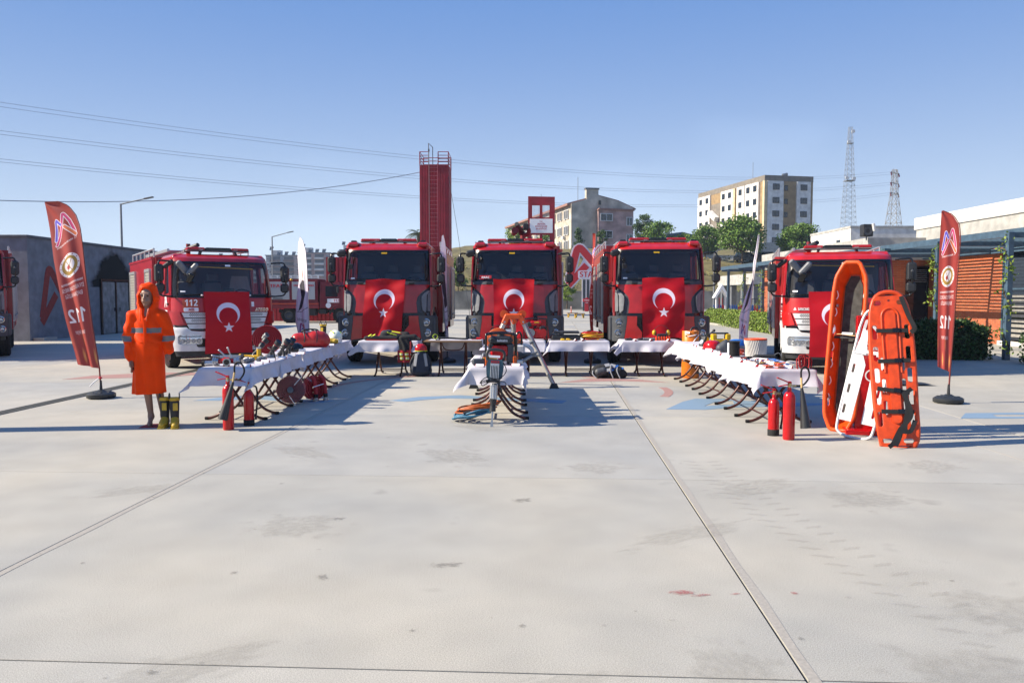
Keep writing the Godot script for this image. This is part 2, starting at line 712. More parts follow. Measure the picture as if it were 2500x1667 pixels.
# ---------------------------------------------------------------- smooth bodies (surface nets over joined capsules)
func blob(prims: Array, cell: float, k: float, cut = null) -> MB:
	# each prim: [a, b, ra, rb] tapered capsule, optional fifth entry Vector3 stretch of space
	var lo := Vector3.ONE * 1e9
	var hi := -lo
	for p in prims:
		var r := maxf(p[2], p[3]) + k + cell * 2
		var s: Vector3 = p[4] if p.size() > 4 else Vector3.ONE
		for q in [p[0], p[1]]:
			lo = lo.min(q - s * r); hi = hi.max(q + s * r)
	var d := Vector3i(((hi - lo) / cell).ceil()) + Vector3i.ONE
	var f := PackedFloat32Array()
	f.resize(d.x * d.y * d.z)
	f.fill(1.0)
	for p in prims:
		var a: Vector3 = p[0]
		var b: Vector3 = p[1]
		var ra: float = p[2]
		var rb: float = p[3]
		var s: Vector3 = p[4] if p.size() > 4 else Vector3.ONE
		var ms := minf(s.x, minf(s.y, s.z))
		var reach := maxf(ra, rb) + k + cell * 2
		var i0 := Vector3i(((a.min(b) - s * reach - lo) / cell).floor()).clamp(Vector3i.ZERO, d - Vector3i.ONE)
		var i1 := Vector3i(((a.max(b) + s * reach - lo) / cell).ceil()).clamp(Vector3i.ZERO, d - Vector3i.ONE)
		var ab := (b - a) / s
		var l2 := maxf(ab.length_squared(), 1e-9)
		for z in range(i0.z, i1.z + 1):
			for y in range(i0.y, i1.y + 1):
				var o := (z * d.y + y) * d.x
				for x in range(i0.x, i1.x + 1):
					var q := (lo + Vector3(x, y, z) * cell - a) / s
					var t := clampf(q.dot(ab) / l2, 0.0, 1.0)
					var e := ((q - ab * t).length() - lerpf(ra, rb, t)) * ms
					var c := f[o + x]
					var h := maxf(k - absf(c - e), 0.0) / k
					f[o + x] = minf(c, e) - h * h * k * 0.25
	if cut != null:
		for z in d.z:
			for y in d.y:
				for x in d.x:
					var o := (z * d.y + y) * d.x + x
					if absf(f[o]) < 0.25: f[o] = cut.call(lo + Vector3(x, y, z) * cell, f[o])
	var b := MB.new()
	var id := {}
	var off := [0, 1, d.x, d.x + 1, d.x * d.y, d.x * d.y + 1, d.x * d.y + d.x, d.x * d.y + d.x + 1]
	for z in d.z - 1:
		for y in d.y - 1:
			var row := (z * d.y + y) * d.x
			for x in d.x - 1:
				var o := row + x
				var neg := 0
				for c in 8:
					if f[o + off[c]] < 0.0: neg += 1
				if neg == 0 or neg == 8: continue
				var acc := Vector3.ZERO
				var cnt := 0
				for e in EDGES:
					var fa := f[o + off[e[0]]]
					var fb := f[o + off[e[1]]]
					if (fa < 0.0) != (fb < 0.0):
						var t := fa / (fa - fb)
						var pa := Vector3(e[0] & 1, (e[0] >> 1) & 1, e[0] >> 2)
						var pb := Vector3(e[1] & 1, (e[1] >> 1) & 1, e[1] >> 2)
						acc += pa.lerp(pb, t)
						cnt += 1
				var g := Vector3(f[o + 1] - f[o] + f[o + off[7]] - f[o + off[6]], f[o + off[2]] - f[o] + f[o + off[7]] - f[o + off[5]], f[o + off[4]] - f[o] + f[o + off[7]] - f[o + off[3]])
				id[o] = b.put(lo + (Vector3(x, y, z) + acc / cnt) * cell, g if g.length_squared() > 1e-12 else Vector3.UP)
	var st := [1, d.x, d.x * d.y]
	for o in id.keys():
		for ax in 3:
			var u: int = st[(ax + 1) % 3]
			var w: int = st[(ax + 2) % 3]
			var fa := f[o]
			var fb := f[o + st[ax]]
			if (fa < 0.0) == (fb < 0.0): continue
			if not (id.has(o - u) and id.has(o - w) and id.has(o - u - w)): continue
			if fa < 0.0: b.qd(id[o - u - w], id[o - w], id[o], id[o - u])
			else: b.qd(id[o - u - w], id[o - u], id[o], id[o - w])
	return b

const EDGES := [[0, 1], [2, 3], [4, 5], [6, 7], [0, 2], [1, 3], [4, 6], [5, 7], [0, 4], [1, 5], [2, 6], [3, 7]]

func V(x: float, y: float, z: float) -> Vector3:
	return Vector3(x, y, z)

func mb() -> MB:
	return MB.new()

# ---------------------------------------------------------------- ground
func concrete() -> StandardMaterial3D:
	var m := StandardMaterial3D.new()
	m.resource_name = "concrete"
	m.albedo_color = Color("c7c4b9")
	m.roughness = 0.9
	grain_tex("grit", 21, 0.22, 0.70, 1.08, 1024, 4)
	m.albedo_texture = noises["grit"]
	m.uv1_triplanar = true
	m.uv1_world_triplanar = true
	m.uv1_scale = Vector3.ONE * 0.55
	bumpy(m, "grit", 0.2)
	# cloudy curing marks, dull patches and small dark spots, one tile every 23 m
	var size := 1024
	var a := FastNoiseLite.new()
	a.seed = 71; a.frequency = 0.0055; a.fractal_octaves = 5
	var c := FastNoiseLite.new()
	c.seed = 35; c.frequency = 0.03; c.fractal_octaves = 3
	var da := a.get_seamless_image(size, size).get_data()
	var dc := c.get_seamless_image(size, size).get_data()
	var o := PackedByteArray()
	o.resize(size * size * 3)
	for i in size * size:
		var k := da[i] / 255.0
		var s := dc[i] / 255.0
		var t := 0.87 + 0.10 * k + 0.07 * (s - 0.5)
		if s > 0.83: t -= (s - 0.83) * 0.8
		var warm := 0.03 * (k - 0.5)
		o[i * 3] = int(clampf(t + warm, 0, 1) * 255)
		o[i * 3 + 1] = int(clampf(t, 0, 1) * 255)
		o[i * 3 + 2] = int(clampf(t - warm * 1.6, 0, 1) * 255)
	var im := Image.create_from_data(size, size, false, Image.FORMAT_RGB8, o)
	m.detail_enabled = true
	m.detail_albedo = ImageTexture.create_from_image(im)
	m.detail_blend_mode = BaseMaterial3D.BLEND_MODE_MUL
	m.detail_uv_layer = BaseMaterial3D.DETAIL_UV_2
	m.uv2_triplanar = true
	m.uv2_world_triplanar = true
	m.uv2_scale = Vector3.ONE / 23.0
	mats["concrete"] = m
	return m

const SLAB_ORIGIN := Vector3(1.31, 0, -3.44)
const SLAB_TURN := 3.1

func yard_point(u: float, w: float, y := 0.0) -> Vector3:   # u to the right, w away, in the slabs' own grid
	var a := deg_to_rad(SLAB_TURN)
	return SLAB_ORIGIN + V(cos(a), 0, sin(a)) * u + V(sin(a), 0, -cos(a)) * w + V(0, y, 0)

func build_ground() -> void:
	var con := concrete()
	mt("soil", "6d6658", 0.95, 0.0, "patch", 0.05).uv1_world_triplanar = true
	mt("joint_fill", "3a3937", 0.95)
	struct("ground", mb().box(V(0, -0.54, -900), V(5000, 1.0, 5000)), mats["soil"])
	struct("joint_bed", mb().box(V(0, -0.03, -24), V(80, 0.02, 60)), mats["joint_fill"])
	var b := mb()
	b.box(V(0, -0.03, -80), V(150, 0.06, 51.6))
	struct("yard", b, con)
	# slabs of the yard, each with its own edges
	var su := 4.55
	var sw := 3.88
	var root := Node3D.new()
	root.name = "pavement"
	root.set_meta("kind", "structure")
	add_child(root)
	root.position = SLAB_ORIGIN
	root.rotation_degrees.y = -SLAB_TURN
	var tints := [con]
	for h in ["c3c2bb", "cdcabf"]:
		var c2: StandardMaterial3D = con.duplicate()
		c2.albedo_color = Color(h)
		tints.append(c2)
	var m := mb()
	m.rbox(V(su / 2, -0.0125, -sw / 2), V(su - 0.013, 0.025, sw - 0.011), 0.004)
	var mesh := m.mesh()
	for i in range(-7, 7):
		for j in range(-2, 13):
			if j > 4 and absf(i + 0.5) > 6.6: continue
			same(root, "slab", mesh, tints[posmod(i * 3 + j * 5 + i * j, 3)], V(i * su, 0, -j * sw))
	# trowelled strips along the long joints
	mt("strip", "a9a49a", 0.8, 0.0, "fine", 0.7)
	for i in [0, -1]:
		var s := mb()
		var z := 0.3
		while z > -45.0:
			var w0 := 0.06 + 0.006 * sin(z * 5.0 + i)
			var w1 := 0.06 + 0.006 * sin((z - 0.3) * 5.0 + i)
			s.quad(V(i * su + 0.006, 0.002, z), V(i * su + w0, 0.002, z), V(i * su + w1, 0.002, z - 0.3), V(i * su + 0.006, 0.002, z - 0.3))
			z -= 0.3
		part(root, "edge_strip", s, mats["strip"])
	var saw := mb().box(V(5.3, 0.001, -9.0), V(0.012, 0.002, 3.6))
	var sc := struct("saw_cut", saw, mats["strip"])
	sc.rotation_degrees.y = 0.0
	# drain with grating
	var dr := thing("drain_channel", "long narrow steel drain grating crossing the yard by the left banner", "drain", V(-7.45, 0, -11.5), -1.6)
	mt("grate", "77776f", 0.6, 0.5, "dirt", 1.0)
	var gp := mb()
	for k in 2: gp.box(V(-0.1 + 0.2 * k, 0.004, 0), V(0.02, 0.012, 0.98))
	for k in 24: gp.box(V(0, 0.003, -0.47 + k * 0.041), V(0.2, 0.01, 0.017))
	var gm := gp.mesh()
	part(dr, "channel", mb().box(V(0, 0.0015, -7.5), V(0.17, 0.003, 24)), mats["joint_fill"])
	for k in 24: same(dr, "grate_panel", gm, mats["grate"], V(0, 0, 4 - k))
	# painted markings: blue arrows, red arcs
	mt("blue_mark", "86a3bd", 0.85, 0.0, "speck", 0.8)
	mt("red_mark", "b58d86", 0.85, 0.0, "speck", 0.8)
	var mk := mb()
	mk.x = Transform3D(Basis.from_euler(V(-PI / 2, 0, 0)), V(0, 0, 0))
	# (x, -z) outlines
	mk.plate(pv([2.32, 11.9, 2.75, 12.75, 3.05, 13.15, 3.5, 13.1, 4.0, 12.75, 5.2, 12.5, 4.5, 12.25, 3.4, 12.1, 2.9, 11.85]), [pv([2.98, 12.25, 3.5, 12.45, 3.6, 12.9, 3.25, 12.7])], 0.0, 0.004)
	mk.prism(pv([-2.0, 12.9, -1.6, 13.35, -0.9, 13.6, -0.2, 13.3, 0.9, 12.9, 0.8, 12.55, 0.2, 12.8, -0.5, 13.1, -1.1, 13.2, -1.5, 12.95, -1.7, 12.75]), 0.0, 0.004)
	mk.prism(pv([-5.2, 12.9, -4.9, 13.3, -4.2, 13.5, -3.6, 13.1, -2.9, 12.9, -3.1, 12.6, -3.8, 12.85, -4.3, 13.15, -4.8, 12.9]), 0.0, 0.004)
	mk.plate(pv([6.25, 11.0, 6.6, 11.5, 8.4, 11.6, 8.6, 11.0]), [pv([6.85, 11.15, 7.9, 11.15, 7.8, 11.4, 6.9, 11.35])], 0.0, 0.004)
	struct("yard_marking", mk, mats["blue_mark"])
	var rk := mb()
	rk.x = Transform3D(Basis.from_euler(V(-PI / 2, 0, 0)), V(0, 0, 0))
	for q in [[-0.3, 14.0, 2.2, 3.1, 2.0], [-0.3, 14.0, 2.2, 0.55, 0.95], [-0.3, 14.0, 2.2, -0.4, 0.1]]:
		var arc := PackedVector2Array()
		var bk := PackedVector2Array()
		for k in 13:
			var an: float = lerpf(q[3], q[4], k / 12.0)
			arc.append(Vector2(q[0] + cos(an) * 3.2, 14.5 + sin(an) * 2.9))
			bk.append(Vector2(q[0] + cos(an) * 3.05, 14.5 + sin(an) * 2.72))
		bk.reverse()
		arc.append_array(bk)
		rk.prism(arc, 0.0, 0.004)
	rk.prism(pv([0.9, 15.55, 1.6, 16.4, 2.6, 16.2, 3.1, 15.6, 2.2, 15.9, 1.4, 15.75]), 0.0, 0.0035)
	rk.prism(pv([-9.2, 16.2, -7.3, 16.7, -6.4, 17.6, -7.9, 17.7, -9.0, 17.0]), 0.0, 0.0035)
	struct("red_marking", rk, mats["red_mark"])
	stains()
	var kerb := mb()
	kerb.box(V(12.1, 0.05, -42.3), V(0.16, 0.1, 17.4))
	kerb.box(V(9.0, 0.06, -98.5), V(60, 0.12, 0.2))
	var kb := struct("kerb", kerb, con)
	kb.position = V(0.0, 0, 0)

func stain_mat(id: String, hex: String, strength: float, seed_: int, streak := 1.0) -> StandardMaterial3D:
	var size := 96
	var fn := FastNoiseLite.new()
	fn.seed = seed_
	fn.frequency = 0.045
	fn.fractal_octaves = 4
	var im := Image.create(size, size, false, Image.FORMAT_RGBA8)
	for y in size:
		for x in size:
			var p := Vector2(x - size / 2.0, y - size / 2.0) / (size / 2.0)
			var r := p.length() + 0.55 * fn.get_noise_2d(x * streak, y)
			var a := smoothstep(0.72, 0.3, r) * (0.55 + 0.6 * fn.get_noise_2d(x * 3.0 * streak + 50, y * 3.0))
			if p.length() > 0.97: a = 0.0
			im.set_pixel(x, y, Color(1, 1, 1, clampf(a * strength, 0, 1)))
	var m := StandardMaterial3D.new()
	m.resource_name = id
	m.albedo_color = Color(hex)
	m.albedo_texture = ImageTexture.create_from_image(im)
	m.transparency = BaseMaterial3D.TRANSPARENCY_ALPHA
	m.roughness = 0.9
	m.metallic_specular = 0.2
	mats[id] = m
	return m

func stains() -> void:
	var oil := stain_mat("oil_stain", "716e69", 0.55, 4)
	var faint := stain_mat("grime", "9c988f", 0.24, 8)
	var rust := stain_mat("red_paint_spill", "a85a5c", 0.9, 13)
	var root := Node3D.new()
	root.name = "yard_stains"
	root.set_meta("kind", "structure")
	add_child(root)
	var lay := func(mat: Material, x: float, z: float, w: float, d: float, turn: float) -> void:
		var b := mb().at(V(x, 0.0035, z), V(0, turn, 0))
		b.quad(V(-w, 0, d), V(w, 0, d), V(w, 0, -d), V(-w, 0, -d))
		part(root, "stain", b, mat)
	lay.call(oil, 0.08, -6.55, 0.13, 0.10, 0.3)
	lay.call(oil, -0.42, -4.95, 0.16, 0.07, 0.1)
	lay.call(oil, -1.33, -6.0, 0.08, 0.06, 0.0)
	lay.call(oil, -1.15, -4.73, 0.05, 0.08, 0.6)
	lay.call(rust, 0.98, -4.48, 0.12, 0.05, 0.0)
	lay.call(rust, 1.08, -4.44, 0.1, 0.025, 0.2)
	lay.call(rust, 1.28, -4.46, 0.05, 0.015, 0.25)
	lay.call(rust, 1.62, -4.47, 0.03, 0.03, 0.9)
	var rng := RandomNumberGenerator.new()
	rng.seed = 44
	for k in 46:
		var z := -3.2 - pow(rng.randf(), 1.4) * 9.0
		var x := rng.randf_range(-0.62, 0.62) * absf(z)
		var s := rng.randf_range(0.01, 0.035)
		lay.call(oil if k % 3 else faint, x, z, s, s * rng.randf_range(0.6, 1.3), rng.randf() * 3.0)
	# broad worn patches and the tread of a lorry tyre on the right
	for q in [[2.1, -3.4, 0.55, 0.6], [2.75, -4.2, 0.5, 0.7], [1.0, -3.5, 0.5, 0.35], [-1.5, -3.55, 0.7, 0.25], [0.2, -3.4, 0.5, 0.14], [-0.6, -8.4, 0.8, 0.5], [-2.3, -8.6, 0.9, 0.3], [2.2, -7.0, 0.8, 0.4], [-0.4, -10.2, 0.7, 0.3], [-1.6, -5.8, 0.5, 0.5], [1.25, -5.6, 0.25, 0.9], [3.0, -6.6, 0.5, 0.6], [0.8, -7.8, 0.4, 0.5], [-3.3, -6.9, 0.6, 0.25], [4.2, -7.9, 0.6, 0.4]]:
		lay.call(faint, q[0], q[1], q[2], q[3], q[0] * 1.7)
	for k in 30:
		var w := k / 29.0
		var p := Vector2(lerpf(1.95, 2.55, w * w), lerpf(-8.1, -3.3, w))
		for s in 2:
			lay.call(faint, p.x + 0.13 * (s * 2 - 1) * (0.9 + w * 0.3), p.y, 0.15, 0.045, (0.35 if s else -0.35))

# ---------------------------------------------------------------- shared shapes
func logo_strokes() -> Array:
	return [pv([0.06, 0.13, 0.22, 0.76, 0.25, 0.82, 0.30, 0.82, 0.35, 0.77, 0.94, 0.08]), pv([0.05, 0.06, 0.43, 0.47]), pv([0.58, 0.60, 0.70, 0.78, 0.74, 0.82, 0.78, 0.80, 0.80, 0.74, 0.95, 0.24])]

func logo_polys(w: float, width := 0.125) -> Array:
	var o := []
	for s in logo_strokes():
		var q := PackedVector2Array()
		for p in s: q.append((p - Vector2(0.5, 0.45)) * w)
		o.append_array(Geometry2D.offset_polyline(q, width * w * 0.5, Geometry2D.JOIN_ROUND, Geometry2D.END_BUTT))
	return o

func logo_mesh(w: float, depth: float, width := 0.125) -> MB:
	var b := mb()
	var z := 0.0
	for q in logo_polys(w, width):
		if Geometry2D.is_polygon_clockwise(q): continue
		b.prism(q, 0.0, depth + z)
		z += 0.002
	return b

func build_buildings() -> void:
	# grey training block on the left
	mt("grey_wall", "777c86", 0.85, 0.0, "dirt", 0.3)
	mt("grey_cap", "5e6268", 0.8, 0.0, "dirt", 0.5)
	mt("logo_red", "8d3028", 0.8, 0.0, "dirt", 1.0)
	var gb := thing("grey_building", "low grey concrete training building with sooty double door on the left", "building", V(-18.2, 0, -30))
	part(gb, "wall", mb().box(V(-12, 1.95, -8), V(24, 3.9, 16)), mats["grey_wall"])
	part(gb, "roof_edge", mb().rbox(V(-12, 3.95, -8), V(24.12, 0.1, 16.12), 0.02), mats["grey_cap"])
	part(gb, "plinth", mb().box(V(0.22, 0.06, -0.6), V(0.4, 0.12, 0.9)), mats["concrete"])
	var lg := part(gb, "painted_logo", logo_mesh(2.7, 0.006), mats["logo_red"])
	lg.position = V(0.002, 1.72, -2.0)
	lg.rotation.y = PI / 2
	mt("door_grey", "8b8f93", 0.6, 0.1, "patch", 0.6)
	for k in 2:
		var d := part(gb, "door", mb().rbox(V(0.03, 1.19, -5.85 - k * 1.28), V(0.06, 2.3, 1.1), 0.01), mats["door_grey"])
		d.set_meta("label", "grey metal door leaf blackened by smoke at its edges")
		part(d, "handle", mb().rbox(V(0.1, 1.1, -6.25 - k * 0.5), V(0.05, 0.16, 0.03), 0.01), mats["black"])
	var fr := mb()
	for z in [-5.22, -6.49, -7.75]: fr.box(V(0.02, 1.2, z), V(0.12, 2.4, 0.1))
	fr.box(V(0.021, 2.42, -6.48), V(0.13, 0.1, 2.66))
	part(gb, "door_frame", fr, mats["gloss_black"])
	# soot: black smoke stain painted by old fires above the door
	var sz := 128
	var im := Image.create(sz, sz, false, Image.FORMAT_RGBA8)
	var fn := FastNoiseLite.new()
	fn.seed = 5
	fn.frequency = 0.03
	for y in sz:
		for x in sz:
			var u := (x - sz / 2.0) / (sz / 2.0)
			var w := 1.0 - y / float(sz)
			var half := lerpf(0.85, 0.22, clampf(w * 1.1, 0, 1)) + 0.12 * fn.get_noise_2d(x, y)
			var a := smoothstep(half + 0.12, half - 0.35, absf(u)) * smoothstep(1.0, 0.55, w + 0.15 * fn.get_noise_2d(x * 2, y))
			im.set_pixel(x, y, Color(1, 1, 1, clampf(a * 2.2, 0, 0.99)))
	var sm := StandardMaterial3D.new()
	sm.resource_name = "soot"
	sm.albedo_color = Color("0c0c0d")
	sm.albedo_texture = ImageTexture.create_from_image(im)
	sm.transparency = BaseMaterial3D.TRANSPARENCY_ALPHA
	sm.roughness = 1.0
	var so := mb()
	so.quad(V(0.006, 3.89, -9.0), V(0.006, 3.89, -4.0), V(0.006, 2.1, -4.0), V(0.006, 2.1, -9.0))
	part(gb, "soot_stain", so, sm)
	var s2 := mb()
	s2.quad(V(0.004, 2.5, -8.3), V(0.004, 2.5, -7.7), V(0.004, 0.0, -7.7), V(0.004, 0.0, -8.3))
	part(gb, "soot_stain", s2, sm)
	# brick fire station on the right with a steel pergola
	mt("brick", "a4522c", 0.85, 0.0, "fine", 0.8)
	brick_texture()
	mt("pale_render", "e2e0da", 0.8, 0.0, "dirt", 0.2)
	mt("grey_render", "b4b4b0", 0.85, 0.0, "dirt", 0.3)
	mt("dark_render", "6c7077", 0.85, 0.0, "dirt", 0.3)
	mt("blue_steel", "4b6478", 0.45, 0.15, "dirt", 0.6)
	var st := thing("fire_station", "red brick fire station with glazed front and white roof band on the right", "building", V(17.2, 0, -20))
	part(st, "wall", mb().box(V(8, 1.72, -10.1), V(16, 3.44, 4.2)), mats["brickwork"])
	part(st, "parapet", mb().box(V(8, 3.97, -5), V(16.04, 1.06, 18)), mats["grey_render"])
	part(st, "roof_band", mb().rbox(V(8, 4.75, -5), V(16.16, 0.5, 18.2), 0.02), mats["pale_render"])
	part(st, "cornice", mb().box(V(0.0, 3.46, -5), V(0.1, 0.06, 18.1)), mats["pale_render"])
	part(st, "plinth", mb().box(V(3.0, 0.07, -1.0), V(6.2, 0.14, 14.0)), mats["pale_render"])
	part(st, "end_wall", mb().box(V(8.1, 1.72, 3.8), V(15.8, 3.44, 0.3)), mats["brickwork"])
	part(st, "back_wall", mb().box(V(4.0, 1.7, 0.0), V(0.2, 3.4, 16)), mats["dark_render"])
	for k in 5:
		var w := part(st, "window", mb().box(V(0.08, 1.79, -7.18 + k * 1.7), V(0.02, 3.2, 1.56)), mats["window"])
		var f := mb()
		f.box(V(0.06, 1.79, -7.98 + k * 1.7), V(0.1, 3.26, 0.09))
		f.box(V(0.062, 1.95, -7.18 + k * 1.7), V(0.09, 0.07, 1.5))
		part(w, "frame", f, mats["blue_steel"])
		var bl := mb()
		for j in 9: bl.box(V(0.065, 0.35 + j * 0.17, -7.18 + k * 1.7), V(0.012, 0.1, 1.5))
		part(w, "blind", bl, mats["shutter"])
	var wing := thing("station_annex", "shaded brick annex with dark window behind the pergola", "building", V(14.8, 0, -33.2))
	part(wing, "wall", mb().box(V(9, 1.6, -7), V(18, 3.2, 14)), mats["brickwork"])
	part(wing, "parapet", mb().box(V(9, 3.66, -7), V(18.06, 0.92, 14.06)), mats["grey_render"])
	var aw := part(wing, "window", mb().box(V(2.05, 1.62, 0.02), V(0.8, 2.5, 0.04)), mats["window"])
	var af := mb()
	for xx in [1.62, 2.48]: af.box(V(xx, 1.62, 0.03), V(0.07, 2.6, 0.1))
	for yy in [0.36, 1.4, 2.9]: af.box(V(2.05, yy, 0.031), V(0.8, 0.07, 0.09))
	part(aw, "frame", af, mats["gloss_black"])
	var lv := mb()
	for j in 7: lv.box(V(2.05, 2.3 + j * 0.08, 0.06), V(0.78, 0.03, 0.02))
	part(aw, "blind", lv, mats["mid_plastic"])
	pergola()
	# loudspeaker on the annex corner
	var sp := thing("loudspeaker", "dark grey loudspeaker on a bracket at the annex roof corner", "loudspeaker", V(14.62, 4.1, -33.0))
	part(sp, "cabinet", mb().rbox(V(0, 0.3, 0), V(0.42, 0.5, 0.36), 0.03), mats["black"])
	part(sp, "cone", mb().at(V(-0.02, 0.27, 0.181), V(PI / 2, 0, 0)).lathe(pv([0.17, 0.0, 0.17, 0.015, 0.14, 0.012, 0.05, -0.01, 0.0, -0.01])), mats["grey_plastic"])
	part(sp, "bracket", mb().cyl(V(0, -0.1, 0), V(0, 0.08, 0), 0.03), mats["dull_steel"])
	var fl := part(sp, "floodlight", mb().at(V(0.2, 0.42, 0.22), V(0, 0.4, 0.25)).rbox(Vector3.ZERO, V(0.1, 0.32, 0.1), 0.01), mats["white_paint"])
	fl.set_meta("label", "pale floodlight beside the loudspeaker cabinet")
	# white block further back, then the nursery with a deep fascia
	var wb := thing("white_building", "plain white flat-roofed building behind the station annex", "building", V(25.4, 0, -60))
	part(wb, "wall", mb().box(V(20, 3.4, -4), V(40, 6.8, 8)), mats["pale_render"])
	part(wb, "roof_edge", mb().box(V(20, 6.88, -4), V(40.1, 0.16, 8.1)), mats["grey_render"])
	mt("pink_render", "c9a39b", 0.85, 0.0, "dirt", 0.3)
	part(wb, "band", mb().box(V(20, 4.6, -4), V(40.04, 0.9, 8.04)), mats["pink_render"])
	part(wb, "window", mb().box(V(-0.01, 5.6, -2.2), V(0.05, 0.9, 0.7)), mats["window"])
	var nu := thing("nursery_building", "low nursery building with deep white fascia on grey columns", "building", V(17.8, 0, -59))
	part(nu, "fascia", mb().box(V(8, 3.0, -5), V(16, 0.8, 10)), mats["grey_render"])
	part(nu, "wall", mb().box(V(9.5, 1.3, -6.0), V(13, 2.6, 7.6)), mats["pale_render"])
	for k in 4:
		part(nu, "column", mb().box(V(0.4, 1.3, -0.5 - k * 3.0), V(0.42, 2.6, 0.42)), mats["dark_render"])
		part(nu, "window", mb().box(V(2.97, 1.3, -2.9 - k * 1.9), V(0.06, 1.6, 1.1)), mats["window"])
	for k in 3: part(nu, "column", mb().box(V(2.8 + k * 2.2, 1.3, -0.4), V(0.4, 2.6, 0.4)), mats["dark_render"])
	# playground fence, blue and red pales
	var fe := thing("playground_fence", "blue and red picket fence of the playground behind the hedge", "fence", V(14.2, 0, -56))
	mt("fence_blue", "24549c", 0.5)
	mt("fence_red", "b32330", 0.5)
	var pale := mb().prism(pv([-0.055, 0, 0.055, 0, 0.055, 1.0, 0, 1.1, -0.055, 1.0]), 0, 0.03).mesh()
	for k in 40: same(fe, "pale", pale, mats["fence_red"] if (k % 7) in [4, 5] else mats["fence_blue"], V(k * 0.16, 0.02, 0))
	for yy in [0.3, 0.75]: part(fe, "rail", mb().box(V(3.1, yy, -0.03), V(6.5, 0.08, 0.04)), mats["fence_blue"])
	var rf := thing("nursery_railing", "dark tubular railing in front of the nursery windows", "railing", V(16.6, 0, -57.5))
	for k in 22: part(rf, "bar", mb().box(V(k * 0.25, 0.75, 0), V(0.03, 1.5, 0.03)), mats["grey_plastic"])
	for yy in [0.2, 1.5]: part(rf, "rail", mb().box(V(2.7, yy, 0.025), V(5.6, 0.05, 0.03)), mats["grey_plastic"])
	var ph := thing("toy_house", "small white and red wooden toy house frame in the playground", "playhouse", V(13.9, 0, -53))
	for s in [-1, 1]:
		part(ph, "post", mb().box(V(s * 0.3, 0.85, 0), V(0.1, 1.7, 0.1)), mats["white"])
		part(ph, "post", mb().box(V(s * 0.1, 0.8, -0.02), V(0.05, 1.6, 0.05)), mats["fence_red"])
	part(ph, "roof", mb().prism(pv([-0.52, 1.6, 0, 2.5, 0.52, 1.6, 0.36, 1.6, 0, 2.2, -0.36, 1.6]), -0.3, 0.3), mats["white"])
	var sl := thing("playground_slide", "red plastic playground slide with a stepped ramp", "slide", V(15.6, 0, -47))
	var ramp := mb()
	ramp.at(V(-0.9, 0.85, 0), V(0, 0, deg_to_rad(32))).rbox(Vector3.ZERO, V(2.1, 0.1, 0.6), 0.03)
	part(sl, "chute", ramp, mats["fence_red"])
	for s in [[0.1, 0.3], [0.1, -0.3], [0.8, 0.3], [0.8, -0.3]]: part(sl, "post", mb().box(V(s[0], 1.1, s[1]), V(0.1, 2.2, 0.1)), mats["fence_red"])
	part(sl, "deck", mb().rbox(V(0.45, 1.35, 0), V(0.9, 0.1, 0.7), 0.02), mats["fence_red"])
	for k in 5: part(sl, "panel_bar", mb().box(V(0.2 + k * 0.13, 1.75, 0.33), V(0.05, 0.8, 0.04)), mats["fence_red"])

func brick_texture() -> void:
	# courses of brick far too small to tell apart one by one at this distance
	var w := 256
	var im := Image.create(w, w, false, Image.FORMAT_RGB8)
	im.fill(Color("8f7a6a"))
	var rng := RandomNumberGenerator.new()
	rng.seed = 8
	for j in 16:
		for i in 5:
			var c := Color("a04f2b").lerp(Color("b8653a"), rng.randf())
			c = c.lerp(Color("84412a"), rng.randf() * 0.4)
			im.fill_rect(Rect2i(i * 64 - (32 if j % 2 else 0), j * 16, 62, 14), c)
	var m := StandardMaterial3D.new()
	m.resource_name = "brickwork"
	m.albedo_texture = ImageTexture.create_from_image(im)
	m.roughness = 0.85
	m.uv1_triplanar = true
	m.uv1_world_triplanar = true
	m.uv1_scale = Vector3.ONE * 0.85
	mats["brickwork"] = m

func pergola() -> void:
	var pg := thing("pergola", "long blue steel pergola of slats along the brick station", "pergola", V(13.2, 0, -21.2))
	var bays := 8
	var bay := 3.65
	for k in bays + 1:
		part(pg, "post", mb().rbox(V(0.06 * k, 1.7, -k * bay), V(0.15, 3.4, 0.15), 0.01), mats["blue_steel"])
		part(pg, "cross_beam", mb().box(V(2.0, 3.32, -k * bay), V(3.9, 0.14, 0.1)), mats["blue_steel"])
	part(pg, "edge_beam", mb().at(V(0.24, 3.43, -13.4), V(0, 0.0164, 0)).box(Vector3.ZERO, V(0.1, 0.2, 33.0)), mats["blue_steel"])
	part(pg, "edge_beam", mb().box(V(3.9, 3.28, -5.0), V(0.08, 0.16, 16.0)), mats["blue_steel"])
	var slat := mb().box(V(0, 0, 0), V(0.05, 0.028, bay - 0.02)).mesh()
	for k in range(-1, bays):
		for j in 20:
			same(pg, "slat", slat, mats["blue_steel"], V(0.42 + j * 0.178 + 0.05 * clampf(k, 0, 9), 3.415, -(k + 0.5) * bay))

# ---------------------------------------------------------------- hill and what stands on it
func hill_height(x: float, z: float) -> float:
	var d := -z
	var h := 0.0
	if d > 104.0: h = 2.1
	h += smoothstep(105.0, 128.0, d) * 5.3
	h += smoothstep(128.0, 152.0, d) * 3.2
	h += smoothstep(152.0, 182.0, d) * 2.4
	return h * smoothstep(-34.0, -10.0, x)

